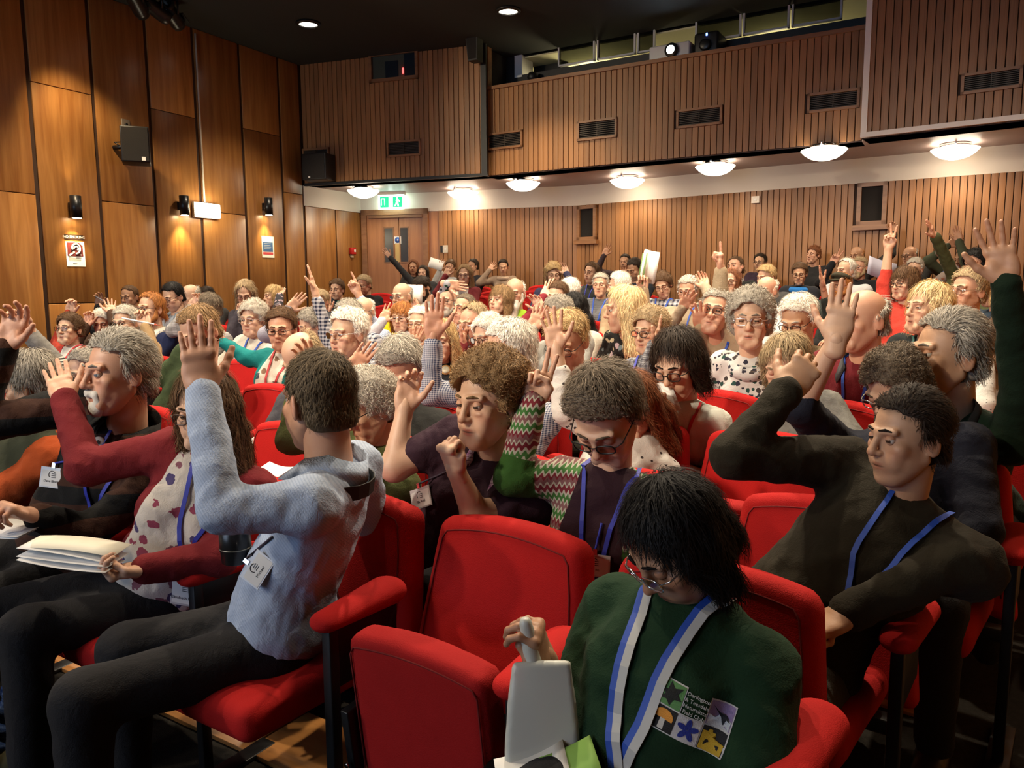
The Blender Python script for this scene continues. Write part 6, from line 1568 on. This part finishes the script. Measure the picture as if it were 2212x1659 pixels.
# ---- seats along every row: people keep to their own places, neighbours never closer than one seat
EMPTY = [(1, -.91), (2, -2.38), (3, -.61), (3, -3.02), (4, -4.0), (4, -5.98), (6, -4.41), (9, -.21), (10, -5.65), (11, -5.46), (11, -4.4), (12, -4.36), (13, -7.1), (13, -5.32), (13, -4.75), (15, -5.12), (15, -4.6)]
ROWS = {}
for q in CAST:
    key, x, y, h, row, lab, kw = q; r0 = ray(x, y); Y = 1.42+ROWD*(row-1)
    for _ in range(4): X = r0[0]/r0[1]*Y; Y = row_y(row, X)-.13-kw.get('lean', 0)
    ROWS.setdefault(row, []).append([kw.get('sx', X), q, 'sx' in kw])
for row, X in EMPTY: ROWS.setdefault(row, []).append([X, None, True])
for row, Ls in ROWS.items():
    Ls.sort(key=lambda t: t[0])
    for _ in range(400):
        for a, b in zip(Ls[:-1], Ls[1:]):
            g = PITCH-(b[0]-a[0])
            if g > 1e-4:
                wa, wb = (0.15 if a[2] else 1.0), (.15 if b[2] else 1.0); a[0] -= g*wa/(wa+wb); b[0] += g*wb/(wa+wb)
EMPTY_X = []
for row in sorted(ROWS):
    for X, q, _ in ROWS[row]:
        if q is None: EMPTY_X.append((row, X)); continue
        kw = dict(q[6]); kw['sx'] = X
        person(q[0], q[1], q[2], q[3], row, q[5], **kw)
SEEN = set()
SEATX = {r: sorted([(x, None) for rr, x in EMPTY_X if rr == r]+[(x, l) for rr, x, l, _ in OCC if rr == r]) for r in ROWS}
for r in SEATX:
    Ls = SEATX[r]
    for i, (x, l) in enumerate(Ls):
        la = i == 0 or x-Ls[i-1][0] > PITCH*1.2
        if l: chair(x, r, False, 'red seat taken by the person '+l, la)
        else:
            nb = [(abs(xx-x), xx, ll) for xx, ll in Ls if ll]; nb.sort(); d_, xx, ll = nb[0]
            w_ = 'empty seat by the person '+' '.join(ll.split()[:10]); w_ = w_ if w_ not in SEEN else 'second '+w_ if 'second '+w_ not in SEEN else 'third '+w_; SEEN.add(w_)
            chair(x, r, True, w_, la)
# ================================================================== THINGS HELD, WORN AND LYING ABOUT
def sheet(name, c, xd, yd, w, h, mat=PAPER, parent=None, bend=.02, o=None, nx=6, thick=.0008):
    xd, yd = nrm(xd), np.asarray(yd, float); yd = nrm(yd-xd*np.dot(xd, yd)); n = np.cross(xd, yd); V = []; F = []
    for s_ in (0, 1):
        for i in range(nx+1):
            for j in (0, 1):
                u_ = i/nx-.5; V.append(c+xd*w*u_+yd*h*(j-.5)+n*(bend*(4*u_*u_-1)+s_*thick))
    m = 2*(nx+1)
    for i in range(nx): F += [(2*i, 2*i+2, 2*i+3, 2*i+1), (m+2*i, m+2*i+1, m+2*i+3, m+2*i+2)]
    F += [(2*i, m+2*i, m+2*i+2, 2*i+2) for i in range(nx)]+[(2*i+1, 2*i+3, m+2*i+3, m+2*i+1) for i in range(nx)]+[(0, 1, m+1, m), (2*nx, m+2*nx, m+2*nx+1, 2*nx+1)]
    b = MB().add(np.array(V)-(0 if o is None else o), F, 0, True)
    return b.build(name, mat, parent)
def palm(key, sd): a = PEOPLE[key]['arms'][sd]; return a[2]+a[3]*.05, a[3], a[4]
def dep(P_): return float((P_-CAMP) @ CF)
# papers in the wine-red cardigan's hand
p, hd, pn = palm('cardi', 'L'); e = empty('paper_bundle', p); o = np.array(e.location)
dd = dep(p)
a, b = at_d((62, 1205), dd-.02), at_d((250, 1232), dd-.02)
for k, (dz, tw) in enumerate(((0, 0), (.008, .05), (.016, -.06), (.024, .10))):
    xd = nrm(b-a)+np.array([0, 0, tw*.5]); yd = np.array([-.35, .9, -.05+tw*.5])
    sheet('sheet', (a+b)/2+np.array([-.01*k, .01*k, .01+dz]), xd, yd, np.linalg.norm(b-a)*(1+.03*k), .10, PAPER if k < 3 else plain('paper_cream', (.75, .72, .6), .7), e, .006-.005*k, o)
tag(e, 'fanned bundle of white papers held over dark trousers', 'papers')
# paper under the bearded man's hands
p, hd, pn = palm('beard', 'L'); e = empty('notepad', p); o = np.array(e.location)
sheet('cover', at_d((30, 1137), dep(p)+.03)+np.array([0, 0, -.0]), (1, .2, .0), (-.1, 1, .1), .16, .12, PAPER, e, .004, o); sheet('page', at_d((24, 1142), dep(p)+.03), (1, .25, .0), (-.1, 1, .1), .16, .12, PAPER, e, .002, o)
tag(e, 'white notepad under the clasped hands on the left', 'notepad')
# carrier bag and papers of the bottle-green polo
BAG = plain('bag_plastic', (.62, .64, .58), .35, bump=.25, bscale=28)
MATS['bag_plastic'].node_tree.nodes['Principled BSDF'].inputs['Alpha'].default_value = .86
p, hd, pn = palm('green', 'R'); d0 = dep(p); e = empty('carrier_bag', p); o = np.array(e.location)
tp_, bt = at_d((1160, 1375), d0-.03), at_d((1178, 1700), d0-.06); u_ = nrm(tp_-bt); r_ = CR; f_ = np.cross(r_, u_)
w = FPX/d0; g_ = wob(5, 6, 30, 80)
S = SDF().rbox((tp_*.42+bt*.58), (.066, .012, np.linalg.norm(tp_-bt)*.42), .010, np.stack([r_, f_, u_], 1), taper=lambda x, y, z: (x*(1+1.6*np.clip(z, -.02, .3)), y, z))
V, Q = S.mesh(.006, lambda x, y, z: (.006*g_(x, y, z)).astype(np.float32)); link('bag', npmesh('bag', V-o, [Q]), BAG, e)
S = SDF().cap(at_d((1135, 1345), d0-.03), at_d((1160, 1480), d0-.02), .010, .022, .01)
V, Q = S.mesh(.005, lambda x, y, z: (.004*g_(x, y, z)).astype(np.float32)); link('bag_neck', npmesh('bag_neck', V-o, [Q]), BAG, e)
tag(e, 'crumpled pale plastic bag held up beside the empty seat', 'bag')
e = empty('leaflets', at_d((1180, 1660), d0-.05)); o = np.array(e.location)
sheet('white_leaflet', at_d((1150, 1668), d0-.10), nrm(at_d((1200, 1620), d0)-at_d((1080, 1660), d0)), (.1, .5, .25), .13, .10, PAPER, e, .006, o)
sheet('green_leaflet', at_d((1235, 1665), d0-.12), nrm(at_d((1280, 1615), d0)-at_d((1190, 1655), d0)), (.1, .5, .3), .10, .10, plain('paper_green', (.22, .42, .08), .7), e, .004, o)
tag(e, 'white and green leaflets on the lap of the polo shirt', 'leaflets')
# club badge embroidered on the polo shirt
gp = PEOPLE['green']; V, Q = gp['shirt']; bv = BVHTree.FromPolygons([Vector(v) for v in V], Q.tolist())
r0 = ray(1494, 1552); hit = bv.ray_cast(Vector(CAMP), Vector(nrm(r0)))
if hit[0] is not None:
    c0 = np.array(hit[0]); n0 = nrm(np.array(hit[1])); n0 = nrm(n0+.9*nrm(CAMP-c0)); dC = dep(c0)
    ax = at_d((1558, 1556), dC)-at_d((1405, 1497), dC); ax = nrm(ax-n0*np.dot(ax, n0)); ay = np.cross(n0, ax); RO = np.array(gp['root'].location)
    par = bpy.data.objects.new('club_badge', None); COL.objects.link(par); par.parent = gp['root']
    def onto(q, k):
        p_ = c0+ax*q[0]+ay*q[1]; h_ = bv.ray_cast(Vector(p_+n0*.12), Vector(-n0)); z = np.array(h_[0]) if h_[0] is not None else p_
        return z+n0*(.002+k*.0009)-RO
    def patch(name, polys, col, k, fine=8):
        b = MB()
        for pg in polys:
            pg = np.asarray(pg, float); n_ = len(pg); cen = pg.mean(0); rings = [cen+(pg-cen)*s_ for s_ in (.34, .67, 1.0)]
            pts = [cen]+[q for R_ in rings for q in R_]; Vp = [onto(q, k) for q in pts]
            F = [(0, 1+i, 1+(i+1) % n_) for i in range(n_)]+[(1+r*n_+i, 1+(r+1)*n_+i, 1+(r+1)*n_+(i+1) % n_, 1+r*n_+(i+1) % n_) for r in range(2) for i in range(n_)]
            b.add(np.array(Vp), F, 0, True)
        return b.build(name, plain('thread_'+name, col, .8, bump=.4, bscale=500), par)
    T_ = .0215
    def sq(cx, cy, s_=.94, m=5):
        q = []; h_ = T_*s_
        for a_, b_ in (((-1, -1), (1, -1)), ((1, -1), (1, 1)), ((1, 1), (-1, 1)), ((-1, 1), (-1, -1))):
            for t in np.linspace(0, 1, m, endpoint=False): q.append((cx+h_*(a_[0]+(b_[0]-a_[0])*t), cy+h_*(a_[1]+(b_[1]-a_[1])*t)))
        return q
    def disc(cx, cy, rx, ry, n_=16, a0=0, a1=6.2832): return [(cx+rx*math.cos(t), cy+ry*math.sin(t)) for t in np.linspace(a0, a1, n_, endpoint=a1 < 6.28)]
    G = lambda i, j: ((i-1)*T_*2, (j-.5)*T_*2)
    patch('white_border', [sq(*G(0, 1), 1.04), sq(*G(2, 1), 1.04), sq(*G(0, 0), 1.04), sq(*G(1, 0), 1.04), sq(*G(2, 0), 1.04)], (.62, .62, .6), 0)
    patch('leaf_green', [sq(*G(0, 1))], (.10, .26, .08), 1)
    cx, cy = G(0, 1); patch('leaf_black', [[(cx-.016, cy-.012), (cx-.006, cy-.010), (cx+.002, cy-.018), (cx+.006, cy-.006), (cx+.018, cy-.004), (cx+.010, cy+.004), (cx+.016, cy+.016), (cx+.002, cy+.011), (cx-.006, cy+.019), (cx-.008, cy+.006), (cx-.018, cy+.004), (cx-.010, cy-.002)]], (.01, .012, .01), 2)
    patch('swallow_lilac', [sq(*G(2, 1))], (.30, .22, .42), 1)
    cx, cy = G(2, 1); patch('swallow_white', [[(cx-.019, cy-.019), (cx+.019, cy-.019), (cx+.019, cy-.004), (cx+.004, cy+.004), (cx-.008, cy-.006), (cx-.019, cy-.002)]], (.62, .66, .7), 2)
    patch('swallow', [[(cx-.017, cy+.014), (cx-.002, cy+.004), (cx+.010, cy+.003), (cx+.018, cy-.006), (cx+.011, cy-.004), (cx+.008, cy-.016), (cx+.002, cy-.003)]], (.01, .01, .015), 3)
    patch('mushroom_black', [sq(*G(0, 0))], (.012, .012, .012), 1)
    cx, cy = G(0, 0); patch('mushroom_cap', [disc(cx, cy+.003, .016, .014, 14, -.25, 3.4)], (.72, .30, .04), 2); patch('mushroom_stalk', [[(cx-.005, cy-.018), (cx+.005, cy-.018), (cx+.004, cy), (cx-.004, cy)]], (.6, .58, .52), 2)
    patch('flower_white', [sq(*G(1, 0))], (.62, .62, .62), 1)
    cx, cy = G(1, 0); patch('flower_petal', [[(cx+.010*math.cos(t)+.0095*math.cos(t)*math.cos(s_)-.0048*math.sin(t)*math.sin(s_), cy+.010*math.sin(t)+.0095*math.sin(t)*math.cos(s_)+.0048*math.cos(t)*math.sin(s_)) for s_ in np.linspace(0, 6.283, 10, endpoint=False)] for t in [1.57+1.2566*k for k in range(5)]], (.02, .04, .30), 2)
    patch('castle_ground', [sq(*G(2, 0))], (.012, .012, .014), 1)
    cx, cy = G(2, 0); patch('castle', [[(cx-.019, cy-.019), (cx+.019, cy-.019), (cx+.019, cy+.002), (cx+.006, cy+.002), (cx+.003, cy+.012), (cx-.002, cy+.012), (cx-.003, cy+.016), (cx-.009, cy+.016), (cx-.010, cy+.012), (cx-.019, cy+.012)]], (.62, .40, .03), 2)
    patch('castle_door', [disc(cx-.008, cy-.009, .0045, .008, 10), [(cx+.007, cy-.012), (cx+.013, cy-.012), (cx+.013, cy-.005), (cx+.007, cy-.005)]], (.01, .01, .01), 3)
    for k, tx in enumerate(('Darlington', '& Teesdale', "Naturalists'", 'Field Club')):
        t_ = text_mesh(tx, .0092, .0003); t_.materials.append(plain('thread_white_border', (.6, .6, .6))); ob = bpy.data.objects.new('club_name', t_); COL.objects.link(ob); ob.parent = par
        q = (G(1, 1)[0], G(1, 1)[1]+.0145-.0098*k); ob.matrix_local = frame_mat(onto(q, 4), ax, ay, n0)
# camera and strap of the pale blue shirt
bp_ = PEOPLE['blue']; d0 = bp_['D']+.06; c = at_d((508, 1165), d0); e = empty('slr_camera', c)
MB().lathe([(.030, -.062), (.036, -.058), (.038, -.03), (.040, -.026), (.040, .02), (.037, .024), (.036, .05)], 28).build('lens', plain('lens_black', (.010, .010, .011), .3), e)
MB().lathe([(.0405, -.022), (.0405, -.019)], 28).build('lens_ring', plain('lens_ring', (.25, .24, .2), .3, .6), e)
MB().bbox((-.065, -.045, .05), (.065, .045, .085), .01).bbox((-.03, .0, .085), (.03, .04, .12), .01).build('camera_body', BLACKM, e)
NB_, Mt_ = bp_['NB'], bp_['Mt']; rg, fw_, u_ = Mt_[:, 0], Mt_[:, 1], Mt_[:, 2]
pts = [c+np.array([0, 0, .10])]+[NB_+fw_*.12-rg*.02-u_*.16, NB_+fw_*.085-rg*.055-u_*.06]+[NB_+math.cos(t)*fw_*.100+math.sin(t)*rg*.110+fw_*.006-u_*(.034-.026*max(0, -math.cos(t))) for t in np.linspace(-1.1, -5.2, 12)]+[NB_+fw_*.085+rg*.055-u_*.06, NB_+fw_*.12+rg*.02-u_*.16, c+np.array([.0, 0, .10])]
b = MB(); VL = []
for i, q in enumerate(pts):
    t = nrm(pts[min(i+1, len(pts)-1)]-pts[max(i-1, 0)]); rad = nrm(q-(NB_-u_*.03)); wv = nrm(np.cross(t, rad))*.019; VL += [q-wv, q+wv, q+wv+rad*.003, q-wv+rad*.003]
F = [(4*i+k, 4*i+(k+1) % 4, 4*i+4+(k+1) % 4, 4*i+4+k) for i in range(len(pts)-1) for k in range(4)]
b.add(np.array(VL)-c, F).build('strap', plain('strap_black', (.013, .012, .010), .75), e)
tag(e, 'black camera with a long lens hanging from a neck strap', 'camera')
# flat cap
cp = PEOPLE['cap']; hw = cp['hw']; RO = np.array(cp['root'].location)
S = SDF().ell((0, -.012, .085), (.092, .118, .045), np.array([[1, 0, 0], [0, .96, -.28], [0, .28, .96]]), .02).ell((0, .098, .062), (.070, .045, .010), None, .02)
V, Q = S.mesh(.008); link('flat_cap', npmesh('flat_cap', hw(V)-RO, [Q]), cloth(('tweed', (.03, .028, .018), (.055, .05, .03), .6)), cp['root'])
# round pin badge on the striped shirt
bp_ = PEOPLE['beard']; V, Q = bp_['shirt']; bv = BVHTree.FromPolygons([Vector(v) for v in V], Q.tolist()); hit = bv.ray_cast(Vector(CAMP), Vector(nrm(ray(214, 957))))
if hit[0] is not None:
    c = np.array(hit[0]); n_ = nrm(np.array(hit[1])+.8*nrm(CAMP-c)); R_ = frame_from(n_); R_ = np.stack([R_[:, 0], R_[:, 2], R_[:, 1]], 1); o = np.array(bp_['root'].location)
    b = MB(); b.lathe([(.019, 0), (.019, .003), (.016, .005), (0, .005)], 20, 0, c+n_*.006-o, R_); b.prism([c-o+n_*.0125+R_ @ np.array(q) for q in ((-.006, -.006, 0), (.004, -.007, 0), (.007, .0, 0), (.0, .007, 0), (-.005, .003, 0))], n_*.0005, 1)
    b.build('pin_badge', [WHITE, INK], bp_['root'])
# round patches on the black jacket
bp_ = PEOPLE['blondecar']; V, Q = bp_['shirt']; bv = BVHTree.FromPolygons([Vector(v) for v in V], Q.tolist())
for px in ((963, 800), (982, 792)):
    hit = bv.ray_cast(Vector(CAMP), Vector(nrm(ray(*px))))
    if hit[0] is None: continue
    c = np.array(hit[0]); n_ = nrm(np.array(hit[1])+.5*nrm(CAMP-c)); R_ = frame_from(n_); R_ = np.stack([R_[:, 0], R_[:, 2], R_[:, 1]], 1); o = np.array(bp_['root'].location)
    MB().lathe([(.028, 0), (.028, .003), (0, .004)], 18, 0, c+n_*.006-o, R_).lathe([(.020, .004), (.020, .005), (0, .005)], 18, 1, c+n_*.006-o, R_).build('sleeve_patch', [plain('patch_tan', (.40, .22, .07), .8), plain('patch_cream', (.5, .48, .36), .8)], bp_['root'])
# booklet, sheets and pens
p, hd, pn = palm('whitehair2', 'L'); d0 = dep(p); e = empty('booklet', at_d((1405, 575), d0)); o = np.array(e.location)
a, b = at_d((1396, 612), d0), at_d((1408, 545), d0); up_ = nrm(b-a)
sheet('page', at_d((1404, 575), d0-.01), nrm(np.cross(up_, -CF))+.25*CF, up_, .125, np.linalg.norm(b-a), PAPER, e, .02, o); sheet('page', at_d((1402, 577), d0-.002), nrm(np.cross(up_, -CF))+.15*CF, up_, .12, np.linalg.norm(b-a), PAPER, e, .014, o)
sheet('cover', at_d((1388, 580), d0-.006), nrm(np.cross(up_, -CF))-.9*CF, up_, .05, np.linalg.norm(b-a), plain('cover_green', (.12, .2, .06), .6), e, .004, o)
tag(e, 'open white booklet with a green cover held high', 'booklet')
def pen(key, sd, c1, c2, lab, px=None, ang=(40, 6), ln=.14):
    p, hd, pn = palm(key, sd); d0 = dep(p)-.03; c = p if px is None else at_d(px, d0); e = empty('pen', c); a = at_d((px[0]+ang[0], px[1]+ang[1]), d0); t = nrm(a-c)
    MB().tube([-t*ln/2, t*ln*.35], .0055, 8).build('barrel', plain('pen_'+c1[0], c1[1], .35), e); MB().tube([t*ln*.35, t*ln*.5], [.0055, .0015], 8).build('tip', plain('pen_'+c2[0], c2[1], .35), e)
    tag(e, lab, 'pen')
pen('greycoll', 'L', ('white', (.75, .76, .8)), ('red', (.6, .06, .03)), 'white pen in the tan jacket wearer\'s raised hand', (305, 695), (40, 8), .26)
pen('military', 'R', ('steel', (.35, .38, .42)), ('dark', (.05, .05, .05)), 'steel pen between raised fingers by the wall', (220, 648), (30, 18), .16)
def held(key, sd, px, w, h, xd, yd, lab, mat=PAPER, dz=-.03, bend=.015):
    p, hd, pn = palm(key, sd); d0 = dep(p)+dz; e = empty('paper_sheet', at_d(px, d0)); sheet('page', at_d(px, d0), xd, yd, w, h, mat, e, bend, np.array(e.location)); sheet('back_page', at_d(px, d0+.008), xd, yd, w*.97, h*.98, mat, e, bend*.6, np.array(e.location)); tag(e, lab, 'paper')
held('curlydark', 'R', (942, 570), .22, .16, CR+.3*CD, -CD+.2*CF, 'white sheet in a raised hand near the double door')
held('headdown', 'L', (895, 640), .15, .21, CR+.35*CF, -CD+.35*CR, 'white sheet read by the person with dark hair', dz=-.02)
held('beardgrey', 'R', (962, 655), .12, .20, CR+.5*CF, -CD-.45*CR, 'curled white sheet before the grey beard', dz=.05)
held('redlan', 'R', (1432, 858), .10, .14, CR-.3*CD, -CD+.5*CF, 'folded white sheet in the lap of the red lanyard wearer', dz=-.02)
held('fringe', 'R', (1905, 580), .20, .14, CR+.3*CD, -CD+.3*CF, 'grey-blue sheet behind the coral sleeve', plain('paper_blue', (.2, .2, .26), .7), .1)
# papers left on the seats behind the pale blue shirt
for i, (px, row, lab) in enumerate((((548, 962), 2, 'white sheet on the empty seat behind long brown hair'), ((582, 1020), 2, 'curled white sheet on the seat by the olive jumper'))):
    c = at_z(px, floor_z(row_y(row, -2.3))+.66); e = empty('loose_sheet', c); sheet('page', c, (1, .1, -.1), (-.2, 1, .25), .12, .15, PAPER, e, .01, np.array(e.location)); sheet('back_page', c-np.array([0, 0, .006]), (1, .2, -.1), (-.3, 1, .22), .12, .15, PAPER, e, .004, np.array(e.location)); tag(e, lab, 'paper')

# blue knitted sock and suede shoe of the wine-red cardigan
cd_ = PEOPLE['cardi']; RO = np.array(cd_['root'].location); c = at_z((28, 1640), .05); a = at_d((52, 1480), float((c-CAMP) @ CF)+.05)
S = SDF().cap(c+np.array([0, 0, .05]), a, .045, .055, .02); V, Q = S.mesh(.008, lambda x, y, z: (.004*np.sin(z*150+8*x)).astype(np.float32))
link('sock', npmesh('sock', V-RO, [Q]), cloth(('stripe', (.03, .07, .22), (.08, .14, .32), 2.0)), cd_['root'])
S = SDF().ell(c+np.array([-.05, -.02, .0]), (.12, .05, .045), None, .02).ell(c+np.array([.03, 0, .02]), (.055, .05, .05), None, .03); V, Q = S.mesh(.009); V[:, 2] = np.maximum(V[:, 2], .004)
link('shoe', npmesh('shoe', V-RO, [Q]), plain('suede_olive', (.10, .085, .035), .9), cd_['root'])

# name badges on cords
def badge_at(key, px, ang, name, cord, size=1.0, px0=None):
    q = PEOPLE[key]; V, Q = q['shirt']; bv = BVHTree.FromPolygons([Vector(v) for v in V], Q.tolist()); RO = np.array(q['root'].location)
    h_ = bv.ray_cast(Vector(CAMP), Vector(nrm(ray(*px))))
    if h_[0] is None: return
    c = np.array(h_[0]); n_ = nrm(nrm(np.array(h_[1]))+.8*nrm(CAMP-c)); a = math.radians(ang); ax = math.cos(a)*CR+math.sin(a)*CD; ax = nrm(ax-n_*np.dot(ax, n_)); ay = np.cross(n_, ax); R_ = np.stack([ax, ay, n_], 1); c = c+n_*.016
    b0 = q['NB']+q['Mt'][:, 1]*.09-q['Mt'][:, 2]*.07 if px0 is None else None
    if px0 is not None:
        g = bv.ray_cast(Vector(CAMP), Vector(nrm(ray(*px0)))); b0 = np.array(g[0])+nrm(CAMP-np.array(g[0]))*.008 if g[0] is not None else c+ay*.2
    top = c+ay*.046*size
    pts = []
    for t in np.linspace(0, 1, 9):
        p_ = b0+(top-b0)*t; d_ = nrm(p_-CAMP); g = bv.ray_cast(Vector(CAMP), Vector(d_)); pts.append((np.array(g[0])-d_*.008 if g[0] is not None and t < .85 else p_)-RO)
    lo_ = MB().tube(pts, .0035, 6).build('cord', plain('cord_'+cord, LAN[cord], .6), q['root'])
    f = lambda lo, hi, m, nm: MB().box(np.array(lo)*size, np.array(hi)*size, 0, R_, c-RO).build(nm, m, lo_)
    f((-.006, .030, -.002), (.006, .048, .004), CHROME, 'clip'); f((-.046, -.036, -.002), (.046, .032, .001), plain('badge_clear', (.55, .55, .56), .15), 'badge_holder'); f((-.041, -.032, .001), (.041, .022, .002), PAPER, 'badge_card')
    lg = MB(); lg.tube([R_ @ (np.array([.012*math.cos(t)-.002, .008+.012*math.sin(t), .0026])*size)+c-RO for t in np.linspace(.6, 3.9, 10)], .0011, 4)
    for k in range(3): lg.box(np.array((-.004, .010-.006*k, .002))*size, np.array((.012, .012-.006*k, .0026))*size, 0, R_, c-RO)
    lg.build('badge_logo', INK, lo_)
    for k, tx in enumerate(name):
        t_ = text_mesh(tx, .012*size if k == 0 else .006*size, .0002); t_.materials.append(INK); ot = bpy.data.objects.new('badge_name', t_); COL.objects.link(ot); ot.parent = lo_; ot.matrix_local = frame_mat(c-RO+R_ @ (np.array([0, -.014-.010*k, .0026])*size), ax, ay, n_)
badge_at('purple', (917, 1074), -12, ('Ella Reid',), 'd', .9, (985, 1010))
badge_at('fair', (1288, 1216), 2, ('Karen',), 'n', .9, (1300, 1130))
badge_at('beard', (122, 1030), 6, ('Dave Bloom',), 'n', .95, (200, 985))
badge_at('blue', (562, 1228), -58, ('Michael',), 'd', .85, (588, 1160))
